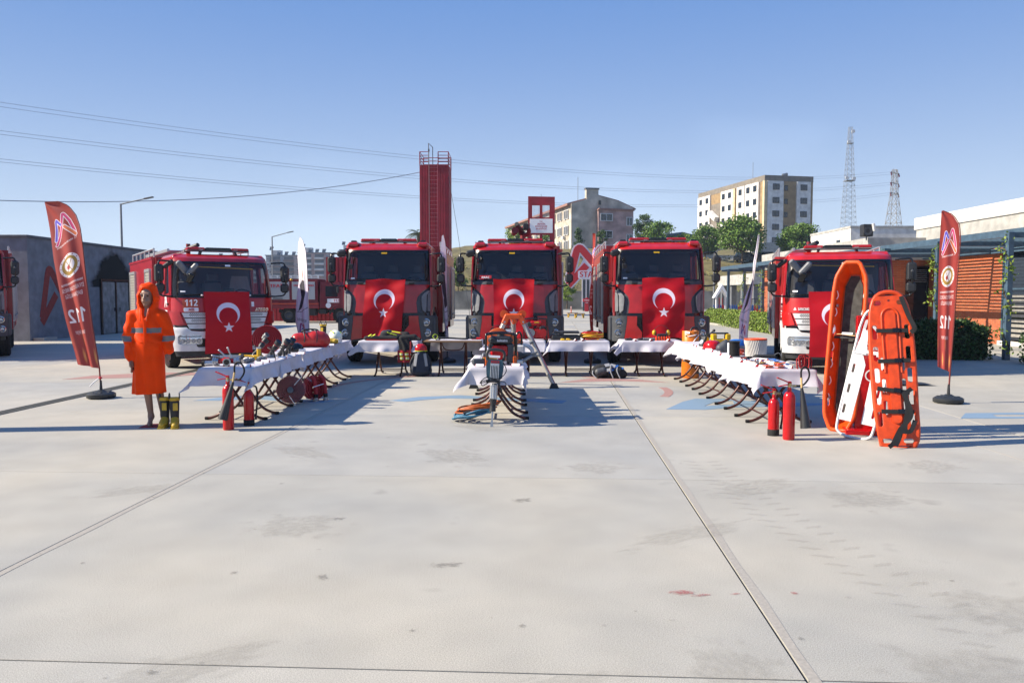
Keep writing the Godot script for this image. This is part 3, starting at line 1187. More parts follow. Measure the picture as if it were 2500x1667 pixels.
func build_hill() -> void:
	mt("dry_grass", "7d7448", 0.95, 0.0, "patch", 0.13)
	mats["dry_grass"].uv1_world_triplanar = true
	var fn := FastNoiseLite.new()
	fn.seed = 2
	fn.frequency = 0.05
	var b := mb()
	b.sheet(70, 50, func(u: float, v: float):
		var x := lerpf(-40, 170, u)
		var z := lerpf(-104.5, -330, v * v * 0.6 + v * 0.4)
		return V(x, hill_height(x, z) + (0.5 * fn.get_noise_2d(x * 3, z * 3) if z < -107 else 0.0), z))
	struct("hill", b, mats["dry_grass"])
	mt("concrete_wall", "8f8d86", 0.9, 0.0, "patch", 0.12)
	var rw := thing("retaining_wall", "long bare concrete retaining wall at the foot of the hill", "wall", V(25, 0, -104))
	for k in 18: part(rw, "panel", mb().box(V(-33 + k * 4.0, 1.2, 0), V(3.98, 2.4, 0.4)), mats["concrete_wall"])
	var wl := thing("boundary_wall", "low white boundary wall along the hilltop car park", "wall", V(42, 7.2, -133))
	part(wl, "wall", mb().box(V(0, 0.6, 0), V(24, 1.3, 0.3)), mats["pale_render"])
	part(wl, "coping", mb().box(V(0, 1.29, 0), V(24, 0.08, 0.4)), mats["grey_render"])
	parked_car(V(36.6, 7.0, -124.5), 12.0, "10161e", "small dark blue car parked on the hill", 3.7)
	parked_car(V(40.2, 7.1, -125.5), 8.0, "1a1a1c", "black estate car parked on the hill behind bushes", 4.6)
	var sh := thing("blue_roof_shed", "low white shed with blue sheet roof on the hill", "shed", V(33.5, 9.5, -160), 8.0)
	part(sh, "wall", mb().box(V(0, 1.8, -4), V(11, 3.6, 8)), mats["grey_render"])
	mt("roof_blue", "33506e", 0.5, 0.2, "dirt", 0.3)
	part(sh, "roof", mb().prism(pv([-5.8, 3.6, 5.8, 3.6, 5.8, 3.8, 0.5, 5.0, -5.8, 4.2]), -8.3, 0.3), mats["roof_blue"])
	var s2 := thing("flat_shed", "small flat-roofed shed with slate blue lean-to on the hill", "shed", V(31.5, 7.4, -134), 5.0)
	part(s2, "wall", mb().box(V(0, 1.3, -2), V(5.0, 2.6, 4)), mats["grey_render"])
	part(s2, "roof", mb().prism(pv([-0.6, 1.9, 3.0, 1.9, 3.0, 2.1, 1.0, 2.9, -0.6, 2.9]), 0.02, 1.2), mats["roof_blue"])
	part(s2, "window", mb().box(V(-1.6, 1.6, 0.03), V(0.9, 0.9, 0.06)), mats["window"])
	var s3 := thing("grey_shed", "wide low grey shed below the white apartment block", "shed", V(47, 8.0, -142), 5.0)
	part(s3, "wall", mb().box(V(0, 1.6, -2), V(9.0, 3.2, 4)), mats["grey_render"])
	part(s3, "door", mb().box(V(3.4, 1.3, 0.03), V(2.0, 2.6, 0.06)), mats["dark_render"])
	apartment_block()
	school_block()

func parked_car(at: Vector3, turn: float, hex: String, label: String, l: float) -> void:
	var c := thing("parked_car", label, "car", at, turn, "cars parked on the hill")
	var paint := mt("car_" + hex, hex, 0.2)
	part(c, "body", mb().prism(pv([-l / 2, 0.3, l / 2, 0.3, l / 2, 0.75, l * 0.44, 0.92, -l * 0.48, 0.95, -l / 2, 0.7]), -0.85, 0.85), paint)
	part(c, "cabin", mb().prism(pv([-l * 0.46, 0.94, l * 0.28, 0.92, l * 0.10, 1.45, -l * 0.38, 1.5]), -0.75, 0.75), mats["window"])
	part(c, "roof", mb().rbox(V(-l * 0.14, 1.49, 0), V(l * 0.5, 0.05, 1.4), 0.02), paint)
	for sx in [-0.32, 0.32]:
		for sz in [-0.8, 0.8]:
			part(c, "wheel", mb().cyl(V(l * sx, 0.31, sz - 0.1), V(l * sx, 0.31, sz + 0.1), 0.31), mats["rubber"])

func framed_window(parent: Node, x: float, y: float, z: float, w: float, h: float, turn := 0.0, frame := "white_paint") -> void:
	var o := part(parent, "window", mb().box(V(0, 0, 0.03), V(w, h, 0.05)), mats["window"])
	o.position = V(x, y, z)
	o.rotation.y = turn
	var f := mb()
	for s in [-1, 1]:
		f.box(V(s * (w / 2 + 0.06), 0, 0.05), V(0.12, h + 0.24, 0.12))
		f.box(V(0, s * (h / 2 + 0.06), 0.05), V(w, 0.12, 0.12))
	f.box(V(0, 0, 0.055), V(0.08, h, 0.1))
	part(o, "frame", f, mats[frame])

func apartment_block() -> void:
	mt("apt_white", "efeeeb", 0.8, 0.0, "dirt", 0.1)
	mt("apt_brown", "a58a62", 0.8, 0.0, "dirt", 0.1)
	mt("apt_cream", "e2cfa6", 0.8, 0.0, "dirt", 0.1)
	mt("apt_dark", "877f74", 0.85, 0.0, "dirt", 0.1)
	var a := thing("apartment_block", "tall white and brown apartment block on the hilltop", "building", V(57.3, 12.0, -182), 12.3)
	part(a, "wall", mb().box(V(6.1, 7.9, -17), V(12.2, 15.8, 34)), mats["apt_brown"])
	part(a, "parapet", mb().box(V(6.1, 16.45, -17), V(12.3, 1.3, 34.1)), mats["apt_dark"])
	part(a, "penthouse", mb().box(V(7.5, 17.4, -14), V(6, 0.8, 12)), mats["apt_dark"])
	for q in [[0.5, 4.5], [7.9, 11.4]]: part(a, "facade_panel", mb().box(V((q[0] + q[1]) / 2, 7.9, 0.2), V(q[1] - q[0], 15.8, 0.5)), mats["apt_white"])
	part(a, "pilaster", mb().box(V(0.0, 7.9, 0.1), V(0.7, 15.8, 0.8)), mats["apt_cream"])
	for k in 5:
		var y := 2.4 + k * 3.02
		framed_window(a, 2.6, y, 0.46, 1.4, 1.1, 0.0, "gloss_black")
		framed_window(a, 9.6, y, 0.46, 1.4, 1.1, 0.0, "gloss_black")
		framed_window(a, 5.35, y - 0.2, 0.01, 0.6, 0.95, 0.0, "gloss_black")
	for q in [[2.0, 5.0], [5.2, 8.2], [8.6, 12.2], [14.2, 17.2], [17.4, 20.4], [26.5, 29.5], [29.7, 33.5]]:
		part(a, "facade_panel", mb().box(V(-0.2, 7.9, -(q[0] + q[1]) / 2), V(0.5, 15.8, q[1] - q[0])), mats["apt_white"])
		for k in 5:
			framed_window(a, -0.46, 2.4 + k * 3.02, -(q[0] + q[1]) / 2, 1.2, 1.1, -PI / 2, "gloss_black")
	part(a, "pilaster", mb().box(V(-0.15, 7.9, -13.7), V(0.5, 15.8, 0.9)), mats["apt_cream"])
	part(a, "stair_recess", mb().box(V(-0.1, 6.6, -23.4), V(0.3, 13.2, 5.0)), mats["apt_dark"])
	for k in 3:
		part(a, "stair", mb().at(V(-0.9, 3.0 + k * 3.6, -23.6), V(0.5, 0, 0)).box(Vector3.ZERO, V(1.2, 1.1, 4.4)), mats["apt_white"])
	part(a, "aerial", mb().cyl(V(2, 17, -9), V(2, 21.5, -9), 0.05), mats["dull_steel"])
	part(a, "roof_tank", mb().cyl(V(7.4, 18.0, -5), V(8.6, 18.3, -5), 0.35), mats["dull_steel"])

func school_block() -> void:
	mt("school_cream", "ded4c3", 0.85, 0.0, "patch", 0.07)
	mt("school_pink", "c8a6a1", 0.85, 0.0, "patch", 0.09)
	mt("tile_roof", "a0786c", 0.85, 0.0, "dirt", 0.2)
	var a := thing("school_building", "weathered cream and pink school building with gabled end on the hill", "building", V(11.1, 9.6, -150), 13.3)
	var gable := pv([0, 0, 12.3, 0, 12.3, 8.9, 9.2, 10.1, 5.4, 11.0, 0, 9.4])
	part(a, "gable_wall", mb().prism(gable, -0.4, 0.0), mats["school_cream"])
	part(a, "wall", mb().box(V(6.15, 4.6, -26.6), V(12.2, 9.2, 52.4)), mats["school_cream"])
	part(a, "roof", mb().prism(pv([-0.7, 9.1, 13.0, 8.6, 13.0, 8.85, 9.4, 10.3, 5.4, 11.2, -0.7, 9.5]), -53.2, -0.3), mats["tile_roof"])
	part(a, "chimney_wall", mb().box(V(4.2, 11.1, -0.6), V(2.4, 2.2, 0.9)), mats["school_cream"])
	part(a, "chimney_cap", mb().box(V(4.2, 12.3, -0.6), V(2.7, 0.25, 1.1)), mats["dark_render"])
	part(a, "vent", mb().box(V(5.6, 9.7, 0.02), V(0.5, 0.8, 0.05)), mats["gloss_black"])
	part(a, "bay_wall", mb().box(V(8.5, 4.1, 0.5), V(7.0, 8.2, 1.0)), mats["school_pink"])
	part(a, "bay_roof", mb().prism(pv([4.8, 8.2, 12.2, 8.2, 12.0, 8.5, 5.2, 8.6]), -0.1, 1.2), mats["tile_roof"])
	for y in [6.9, 3.7]:
		framed_window(a, 6.6, y, 1.0, 2.2, 1.2)
		framed_window(a, 11.2, y - 0.7, 1.0, 1.0, 1.4)
	framed_window(a, 7.4, 1.0, 1.0, 1.4, 1.2)
	for k in 11:
		for y in [7.6, 4.6, 1.8]:
			framed_window(a, -0.05, y, -2.2 - k * 4.4, 0.9, 1.5, -PI / 2)
			framed_window(a, -0.05, y, -3.8 - k * 4.4, 0.9, 1.5, -PI / 2)
		if k % 2 == 0: part(a, "air_conditioner", mb().box(V(-0.35, 3.3, -4.2 - k * 4.4), V(0.4, 0.7, 1.0)), mats["white_paint"])
	for q in [[-0.4, 0.0], [-0.4, -26.0]]: part(a, "aerial", mb().cyl(V(q[0] + 2.0, 10, q[1] - 1), V(q[0] + 2.0, 14.5, q[1] - 1), 0.05), mats["dull_steel"])
# ---------------------------------------------------------------- towers, pylons, wires, far flats
func corrugated(w: float, h: float, d: float, pitch := 0.22) -> MB:
	var b := mb()
	b.box(V(0, h / 2, -d / 2), V(w - 0.04, h, d - 0.04))
	var k := 0
	var x := -w / 2 + pitch / 2
	while x < w / 2 - pitch * 0.4:
		b.prism(pv([x - pitch * 0.32, 0, x + pitch * 0.32, 0, x + pitch * 0.32, h, x - pitch * 0.32, h]), -0.03, 0.03)
		x += pitch
	var z := -pitch / 2
	while z > -d:
		b.box(V(w / 2 + 0.005, h / 2, z), V(0.05, h, pitch * 0.64))
		b.box(V(-w / 2 - 0.005, h / 2, z), V(0.05, h, pitch * 0.64))
		z -= pitch
	return b

func build_far() -> void:
	mt("tower_red", "a31629", 0.6, 0.1, "dirt", 0.15)
	mt("tower_dark", "5c1219", 0.6, 0.1, "dirt", 0.2)
	var tw := thing("training_tower", "tall dark red corrugated training tower with a ladder on its face", "tower", V(-6.66, 0, -68.7), 0.0)
	part(tw, "shaft", corrugated(2.44, 12.9, 3.1), mats["tower_red"])
	var ld := mb()
	for s in [-0.36, 0.36]: ld.box(V(s - 0.05, 6.5, 0.16), V(0.05, 13.0, 0.05))
	for k in 36: ld.box(V(-0.05, 0.4 + k * 0.35, 0.16), V(0.7, 0.035, 0.035))
	part(tw, "ladder", ld, mt("ladder_red", "b0555c", 0.5))
	for e in [[-1.22, 0.0, -0.45, 0.0], [0.35, 0.0, 1.22, 0.0], [1.22, 0.0, 1.22, -3.0], [-1.22, 0.0, -1.22, -3.0], [-1.22, -3.0, 1.22, -3.0]]:
		var r := mb()
		var a := V(e[0], 12.9, e[1])
		var c := V(e[2], 12.9, e[3])
		for q in [a, c]: r.cyl(q, q + V(0, 1.1, 0), 0.04, -1, 6)
		for y in [0.25, 0.5, 0.8, 1.1]: r.cyl(a + V(0, y, 0), c + V(0, y, 0), 0.03, -1, 6)
		part(tw, "railing", r, mats["tower_red"])
	var ho := mb()
	ho.tube(p3([-0.45, 12.9, 0.1, -0.45, 14.7, 0.1, -0.1, 14.35, 0.1, -0.1, 12.9, 0.1]), 0.035, 6)
	part(tw, "hoist_frame", ho, mats["grey_plastic"])
	part(tw, "pulley", mb().rbox(V(-0.43, 14.1, 0.1), V(0.12, 0.25, 0.12), 0.02), mats["black"])
	part(tw, "rope", mb().tube(p3([1.24, 11.9, 0, 1.9, 8, 0.6, 2.6, 3.5, 1.2, 3.1, 0.1, 1.6]), 0.02, 5), mats["grey_plastic"])
	part(tw, "rope", mb().tube(p3([-0.42, 14.0, 0.2, -0.42, 9.0, 0.22, -0.4, 3.0, 0.24]), 0.02, 5), mats["mid_plastic"])
	# second tower: frame with barred windows and a sign
	var t2 := thing("climbing_tower", "red concrete climbing frame tower with barred windows and white sign", "tower", V(2.65, 0, -72))
	var holes := [pv([-0.83, 8.75, -0.17, 8.75, -0.17, 9.85, -0.83, 9.85]), pv([0.1, 8.76, 0.72, 8.76, 0.72, 9.86, 0.1, 9.86]), pv([-0.87, 3.0, -0.15, 3.0, -0.15, 7.2, -0.87, 7.2]), pv([0.08, 3.1, 0.75, 3.1, 0.75, 7.21, 0.08, 7.21])]
	var fr := mb().plate(pv([-1.22, 0, 1.2, 0, 1.2, 10.6, -1.2, 10.65]), holes, -0.25, 0.0)
	part(t2, "front_frame", fr, mats["tower_red"])
	part(t2, "side_frame", mb().box(V(1.13, 5.3, -1.1), V(0.16, 10.5, 1.7)), mats["tower_red"])
	for k in 5: part(t2, "bar", mb().cyl(V(-0.74 + k * 0.12, 8.75, -0.12), V(-0.74 + k * 0.12, 9.85, -0.12), 0.02, -1, 6), mats["white_paint"])
	for k in 5: part(t2, "bar", mb().cyl(V(0.18 + k * 0.115, 8.76, -0.12), V(0.18 + k * 0.115, 9.85, -0.12), 0.02, -1, 6), mats["white_paint"])
	for k in 3: part(t2, "platform", mb().box(V(0, 2.2 + k * 2.2, -1.0), V(2.2, 0.1, 1.4)), mats["tower_dark"])
	part(t2, "stair", mb().at(V(-0.5, 3.6, -0.8), V(0, 0, 0.9)).box(Vector3.ZERO, V(2.6, 0.1, 0.6)), mats["tower_dark"])
	var sg := part(t2, "sign_board", mb().rbox(V(-0.02, 8.0, 0.05), V(2.05, 1.26, 0.06), 0.01), mats["white"])
	var y := 8.38
	for q in [["T.C.", 0.15, 0.3], ["MERSİN", 0.15, 0.66], ["BÜYÜKŞEHİR", 0.15, 1.05], ["BELEDİYESİ", 0.15, 0.95]]:
		sign_text(sg, q[0], q[1], mats["card_red"], V(-0.02, y, 0.082), Vector3.ZERO, true, q[2])
		y -= 0.215
	part(sg, "rule", mb().box(V(-0.02, 7.52, 0.082), V(0.9, 0.02, 0.004)), mats["mid_plastic"])
	pylons()
	# street lamps
	for q in [[-24.4, -50.0, 7.45, 1.55, 0.32, "tall bare street lamp behind the grey building"], [-23.4, -78.0, 7.5, 1.6, 0.4, "street lamp behind the parked tanker truck"], [19.0, -75.0, 5.8, 0.35, 0.2, "thin pale lamp post in front of the hill"]]:
		var lp := thing("street_lamp", q[5], "street lamp", V(q[0], 0, q[1]), 0.0, "street lamps round the yard")
		part(lp, "pole", mb().cyl(Vector3.ZERO, V(0, q[2], 0), 0.1, 0.06, 8), mats["dull_steel"])
		part(lp, "arm", mb().cyl(V(0, q[2] - 0.03, 0), V(q[3], q[2] + q[4], 0), 0.045, 0.04, 8), mats["dull_steel"])
		part(lp, "lamp_head", mb().at(V(q[3] + 0.2, q[2] + q[4] + 0.04, 0), V(0, 0, 0.2)).rbox(Vector3.ZERO, V(0.6, 0.09, 0.22), 0.03), mats["mid_plastic"])
	# loop barrier of containers behind the tanker
	var c1 := thing("shipping_container", "long dark red corrugated container behind the tanker truck", "container", V(-13.0, 0, -54.5))
	part(c1, "shell", corrugated(9.6, 2.6, 2.4, 0.28), mats["tower_red"])
	var c2 := thing("shipping_container", "short dark red corrugated container stacked on the long one", "container", V(-10.6, 2.62, -54.6))
	part(c2, "shell", corrugated(4.2, 1.75, 2.4, 0.28), mats["tower_red"])
	# start sign
	var ss := thing("start_sign", "large white and red logo sign reading START on dark posts", "sign", V(8.6, 0, -92))
	for x in [0.55, 1.0]: part(ss, "post", mb().box(V(x - 0.8, 2.6, -0.2), V(0.3, 5.2, 0.3)), mats["grey_plastic"])
	mt("sign_white", "cdcbd6", 0.6)
	var bk := mb()
	var z := 0.0
	for q in logo_polys(5.6, 0.2):
		if not Geometry2D.is_polygon_clockwise(q):
			bk.prism(q, -0.1, 0.05 + z)
			z += 0.01
	bk.prism(pv([-1.9, -1.5, -0.4, 1.6, 0.6, 1.5, 2.4, -1.6]), -0.1, 0.03)
	var bp := part(ss, "backing", bk, mats["sign_white"])
	bp.position = V(0.4, 5.15, 0)
	var lo := part(ss, "logo", logo_mesh(5.6, 0.06, 0.14), mats["card_red"])
	lo.position = V(0.4, 5.15, 0.05)
	var tb := part(ss, "name_board", mb().prism(round_rect(Vector2(0.55, 4.18), Vector2(3.1, 0.95), 0.2), -0.05, 0.14), mats["sign_white"])
	sign_text(tb, "START", 0.62, mats["card_red"], V(0.5, 4.2, 0.16), Vector3.ZERO, true, 2.6)
	var bb := thing("billboard", "white billboard with red lettering behind the start sign", "billboard", V(10.9, 0, -97))
	part(bb, "panel", mb().box(V(0, 2.3, 0), V(4.8, 3.8, 0.12)), mats["sign_white"])
	for x in [-1.2, 1.2]: part(bb, "post", mb().box(V(x, 0.3, -0.1), V(0.14, 0.6, 0.1)), mats["grey_plastic"])
	sign_text(bb, "BÜYÜKŞEHİR", 0.42, mats["card_red"], V(1.15, 2.35, 0.07), Vector3.ZERO, false, 2.2)
	sign_text(bb, "BELEDİYESİ", 0.42, mats["card_red"], V(1.15, 1.6, 0.07), Vector3.ZERO, false, 1.9)
	var to := thing("info_totem", "small red information totem with a cross board", "totem", V(8.35, 0, -89))
	part(to, "column", mb().box(V(0, 0.6, 0), V(0.42, 1.2, 0.14)), mats["card_red"])
	part(to, "board", mb().rbox(V(0.05, 1.25, 0.03), V(0.95, 0.34, 0.2), 0.02), mats["card_red"])
	part(to, "cap", mb().at(V(0.02, 1.42, 0.03), V(PI / 2, 0, 0)).cyl(V(0, -0.09, 0), V(0, 0.09, 0), 0.15), mats["card_red"])
	sign_text(to, "DÜZENLEME", 0.1, mats["white"], V(0.05, 1.25, 0.132), Vector3.ZERO, true, 0.62)
	for s in [-0.07, 0.08]: part(to, "icon", mb().at(V(s, 0.98, 0.075), V(PI / 2, 0, 0)).cyl(Vector3.ZERO, V(0, 0.006, 0), 0.05), mats["white"])
	var bo := thing("flexible_bollard", "thin orange bollard with pale bands far across the yard", "bollard", V(5.95, 0, -80))
	part(bo, "stem", mb().cyl(Vector3.ZERO, V(0, 0.7, 0), 0.05, 0.045), mats["orange"])
	for yy in [0.45, 0.6]: part(bo, "band", mb().cyl(V(0, yy, 0), V(0, yy + 0.06, 0), 0.052), mats["white"])
	part(bo, "foot", mb().cyl(Vector3.ZERO, V(0, 0.04, 0), 0.13), mats["rubber"])
	for q in [[4.85, -64.0, 0.2, "left of two low wooden balance benches across the yard"], [5.25, -62.0, 0.5, "right of two low wooden balance benches across the yard"]]:
		var be := thing("balance_bench", q[3], "bench", V(q[0], 0, q[1]), 20.0)
		part(be, "beam", mb().rbox(V(0, 0.34, 0), V(0.9, 0.07, 0.22), 0.01), mats["wood_edge"])
		for s in [-1, 1]:
			part(be, "leg", mb().at(V(s * 0.33, 0.16, 0.1), V(0.3, 0, s * 0.2)).box(Vector3.ZERO, V(0.07, 0.33, 0.05)), mats["yellow"])
			part(be, "leg", mb().at(V(s * 0.33, 0.16, -0.1), V(-0.3, 0, s * 0.2)).box(Vector3.ZERO, V(0.07, 0.33, 0.05)), mats["yellow"])
	flats()

func lattice(base: float, top: float, h: float, levels: int, r: float) -> MB:
	var b := mb()
	var cs := [V(-1, 0, -1), V(1, 0, -1), V(1, 0, 1), V(-1, 0, 1)]
	for k in levels:
		var y0 := h * k / levels
		var y1 := h * (k + 1) / levels
		var w0 := lerpf(base, top, float(k) / levels) / 2
		var w1 := lerpf(base, top, float(k + 1) / levels) / 2
		for i in 4:
			var a: Vector3 = cs[i]
			var c: Vector3 = cs[(i + 1) % 4]
			b.cyl(a * w0 + V(0, y0, 0), a * w1 + V(0, y1, 0), r * 1.5, -1, 4, false)
			b.cyl(a * w0 + V(0, y0, 0), c * w1 + V(0, y1, 0), r, -1, 4, false)
			b.cyl(c * w0 + V(0, y0, 0), a * w1 + V(0, y1, 0), r, -1, 4, false)
			b.cyl(a * w1 + V(0, y1, 0), c * w1 + V(0, y1, 0), r, -1, 4, false)
	return b

func pylons() -> void:
	mt("galvanised", "8d8f90", 0.55, 0.4)
	mt("pylon_paint", "8a8378", 0.6, 0.3)
	var m := thing("radio_mast", "tall slender grey lattice radio mast behind the roofs", "mast", V(105.0, 11.5, -250))
	part(m, "lattice", lattice(4.6, 0.9, 42.5, 26, 0.03), mats["galvanised"])
	for q in [[26.0, 1.4], [37.5, 0.8]]: part(m, "platform", mb().box(V(0, q[0], 0), V(q[1] * 2, 0.15, q[1] * 2)), mats["galvanised"])
	for q in [[-1.2, 26.8], [1.0, 26.6], [-0.8, 37.8], [0.4, 41.0]]: part(m, "dish", mb().cyl(V(q[0], q[1], 1.0), V(q[0], q[1], 1.3), 0.55, -1, 12), mats["white_paint"])
	var p := thing("power_pylon", "steel power pylon with three pairs of arms on the right", "pylon", V(133.4, 11.0, -280), 40.0)
	part(p, "lattice", lattice(7.0, 2.0, 26.0, 8, 0.06), mats["pylon_paint"])
	var up := lattice(2.0, 1.4, 8.6, 4, 0.055)
	part(p, "upper_lattice", up, mats["pylon_paint"]).position.y = 26.0
	for k in 3:
		var y := 26.4 + k * 3.55
		for s in [-1, 1]:
			var arm := mb()
			arm.cyl(V(s * 0.8, y, 0.5), V(s * 2.9, y + 0.1, 0), 0.11, -1, 4)
			arm.cyl(V(s * 0.8, y, -0.5), V(s * 2.9, y + 0.1, 0), 0.11, -1, 4)
			arm.cyl(V(s * 0.7, y + 1.4, 0), V(s * 2.9, y + 0.1, 0), 0.07, -1, 4)
			var ap := part(p, "arm", arm, mats["pylon_paint"])
			part(ap, "insulator", mb().cyl(V(s * 2.9, y + 0.1, 0), V(s * 2.9, y - 1.1, 0.3), 0.24, 0.24, 6), mats["tower_dark"])
	# the six conductors sag away to the left; the next pylon stands outside the picture
	mt("wire", "8793a0", 0.6, 0.3)
	var n := 0
	for k in 3:
		for s in 2:
			var a := V(-72.0 - 20.0, 30.0 - k * 3.95 - 0.6, -112.0 + 16.4 - s * 4.7)
			var c := V(133.4 + (2.2 if s else -2.2), 44.6 - k * 3.55, -280.0 + (1.9 if s == 0 else -1.9))
			var pts := PackedVector3Array()
			for i in 41:
				var t := i / 40.0
				pts.append(a.lerp(c, t) - V(0, 4.0 * 6.4 * t * (1.0 - t), 0))
			solo("power_line", mb().tube(pts, 0.028, 4), mats["wire"], ["topmost far", "topmost near", "middle far", "middle near", "lowest far", "lowest near"][n] + " of the six power lines crossing the sky", "cable", Vector3.ZERO, 0, "power lines across the sky")
			n += 1
	var pts := PackedVector3Array()
	for i in 25:
		var t := i / 24.0
		pts.append(V(-36.0, 7.35, -44.0).lerp(V(-7.9, 12.3, -68.9), t) - V(0, 4.0 * 1.3 * t * (1.0 - t), 0))
	solo("tower_cable", mb().tube(pts, 0.028, 5), mats["wire"], "dark cable sagging from the left edge up to the training tower", "cable")

func flats() -> void:
	mt("flat_grey", "a3a6aa", 0.85, 0.0, "dirt", 0.05)
	mt("flat_pale", "c2c3c6", 0.85, 0.0, "dirt", 0.05)
	mt("flat_pink", "b89488", 0.85, 0.0, "dirt", 0.05)
	mt("flat_brown", "6a5652", 0.85, 0.0, "dirt", 0.05)
	# [x0, x1, height, wall, band, label]
	for q in [[-131.0, -113.0, 23.2, "flat_grey", "flat_brown", "grey apartment building with brown balcony bands beyond the truck", -425.0], [-112.5, -96.0, 24.3, "flat_pink", "flat_pale", "pink and grey apartment building with stacked balconies far left", -420.0], [-97.0, -84.0, 27.6, "flat_pale", "flat_grey", "taller pale apartment building behind the pink one", -450.0], [-166.0, -133.0, 20.5, "flat_pale", "flat_grey", "long pale apartment building hidden mostly by the left truck", -440.0]]:
		var w: float = q[1] - q[0]
		var o := thing("apartment_building", q[5], "building", V((q[0] + q[1]) / 2, 0, q[6]), 0.0, "far apartment buildings")
		part(o, "wall", mb().box(V(0, q[2] / 2, -6), V(w, q[2], 12)), mats[q[3]])
		part(o, "roof_edge", mb().box(V(0, q[2] + 0.2, -6), V(w + 0.8, 0.4, 12.8)), mats["grey_cap"])
		var floors := 4
		for k in floors:
			var y: float = q[2] - 1.7 - k * 2.95
			for s in 2:
				var bx := -w * 0.22 + s * w * 0.4
				var bal := part(o, "balcony", mb().box(V(bx, y - 1.0, 0.7), V(w * 0.3, 0.9, 1.4)), mats[q[4]])
				part(bal, "recess", mb().box(V(bx, y + 0.3, 0.05), V(w * 0.28, 1.7, 0.1)), mats["grey_plastic"])
			framed_window(o, w * 0.44, y, 0.0, 1.3, 1.3)
			framed_window(o, -w * 0.44, y, 0.0, 1.1, 1.3)
		part(o, "stair_head", mb().box(V(-w * 0.25, q[2] + 1.6, -5), V(w * 0.28, 2.8, 4)), mats["flat_pale"])
		for k in 4:
			var tx := -w * 0.35 + k * w * 0.22
			var ty: float = q[2] + (3.0 if k == 0 else 0.4)
			var tk := part(o, "water_heater", mb().cyl(V(tx - 0.9, ty + 1.5, -2), V(tx + 0.9, ty + 1.5, -2), 0.45), mats["dull_steel"])
			part(tk, "collector", mb().at(V(tx, ty + 0.7, -1.2), V(-0.7, 0, 0)).box(Vector3.ZERO, V(1.8, 1.9, 0.1)), mats["window"])
# ---------------------------------------------------------------- fire engines
func mirrored(p: PackedVector2Array) -> PackedVector2Array:
	var o := PackedVector2Array()
	for q in p: o.append(Vector2(-q.x, q.y))
	o.reverse()
	return o

func profile(y: float, tab: PackedVector2Array) -> float:   # tab: (height, depth)
	if y <= tab[0].x: return tab[0].y
	for i in tab.size() - 1:
		if y <= tab[i + 1].x: return lerpf(tab[i].y, tab[i + 1].y, (y - tab[i].x) / (tab[i + 1].x - tab[i].x))
	return tab[tab.size() - 1].y

func bow(x: float, flat: float, wide: float, deep: float) -> float:
	var a := absf(x)
	var d := 0.05 * (a / flat) * (a / flat) if a < flat else 0.05 + (a - flat) * 0.13
	if a > flat:
		var t := minf((a - flat) / (wide - flat), 0.995)
		d += deep * (1.0 - sqrt(1.0 - t * t))
	return d

func wheel(parent: Node, at: Vector3, r: float, w: float, side: float) -> void:
	var o := part(parent, "wheel", mb().at(at, V(0, 0, -PI / 2 * side)).lathe(pv([r * 0.56, -w / 2, r * 0.9, -w / 2, r, -w * 0.36, r, -w * 0.24, r * 0.975, -w * 0.23, r * 0.975, -w * 0.19, r, -w * 0.18, r, -w * 0.02, r * 0.975, -w * 0.01, r * 0.975, w * 0.03, r, w * 0.04, r, w * 0.18, r * 0.975, w * 0.19, r * 0.975, w * 0.23, r, w * 0.24, r, w * 0.36, r * 0.9, w / 2, r * 0.56, w / 2]), 28), mats["rubber"])
	var rim := mb().at(at, V(0, 0, -PI / 2 * side))
	rim.lathe(pv([r * 0.57, -w * 0.45, r * 0.57, w * 0.46, r * 0.5, w * 0.46, r * 0.47, w * 0.2, r * 0.3, w * 0.1, r * 0.24, w * 0.42, 0.0, w * 0.44]), 20)
	for k in 8:
		var an := TAU * k / 8
		rim.cyl(V(cos(an) * r * 0.36, w * 0.1, sin(an) * r * 0.36), V(cos(an) * r * 0.36, w * 0.24, sin(an) * r * 0.36), 0.018, -1, 6)
	part(o, "rim", rim, mats["dull_steel"])

func headlamp(parent: Node, at: Vector3, r: float) -> void:
	var o := part(parent, "headlight", mb().at(at, V(PI / 2, 0, 0)).lathe(pv([r * 1.15, -0.04, r * 1.15, 0.012, r, 0.016, r * 0.9, 0.0, r * 0.55, -0.03, 0.0, -0.035]), 24), mats["chrome"])
	var g := mb().at(at, V(PI / 2, 0, 0))
	g.lathe(pv([r * 0.98, 0.008, r * 0.7, 0.02, 0.0, 0.026]), 24)
	part(o, "lens", g, mats["lens_clear"])
	var inner := mb()
	inner.ell(at + V(0, -r * 0.3, 0), V(r * 0.3, r * 0.24, 0.02), 10, 6)
	for s in [-1, 1]: inner.box(at + V(s * r * 0.4, r * 0.25, -0.012), V(r * 0.25, r * 0.6, 0.02))
	part(o, "reflector", inner, mats["mid_plastic"])

func seat_row(parent: Node, y: float, z: float, xs: Array) -> void:
	for x in xs:
		var s := part(parent, "seat", mb().rbox(V(x, y + 0.08, z), V(0.46, 0.16, 0.48), 0.05), mats["seat"])
		part(s, "backrest", mb().rbox(V(x, y + 0.5, z - 0.26), V(0.46, 0.72, 0.14), 0.06), mats["seat"])
		part(s, "headrest", mb().rbox(V(x, y + 0.96, z - 0.28), V(0.26, 0.2, 0.1), 0.04), mats["seat"])

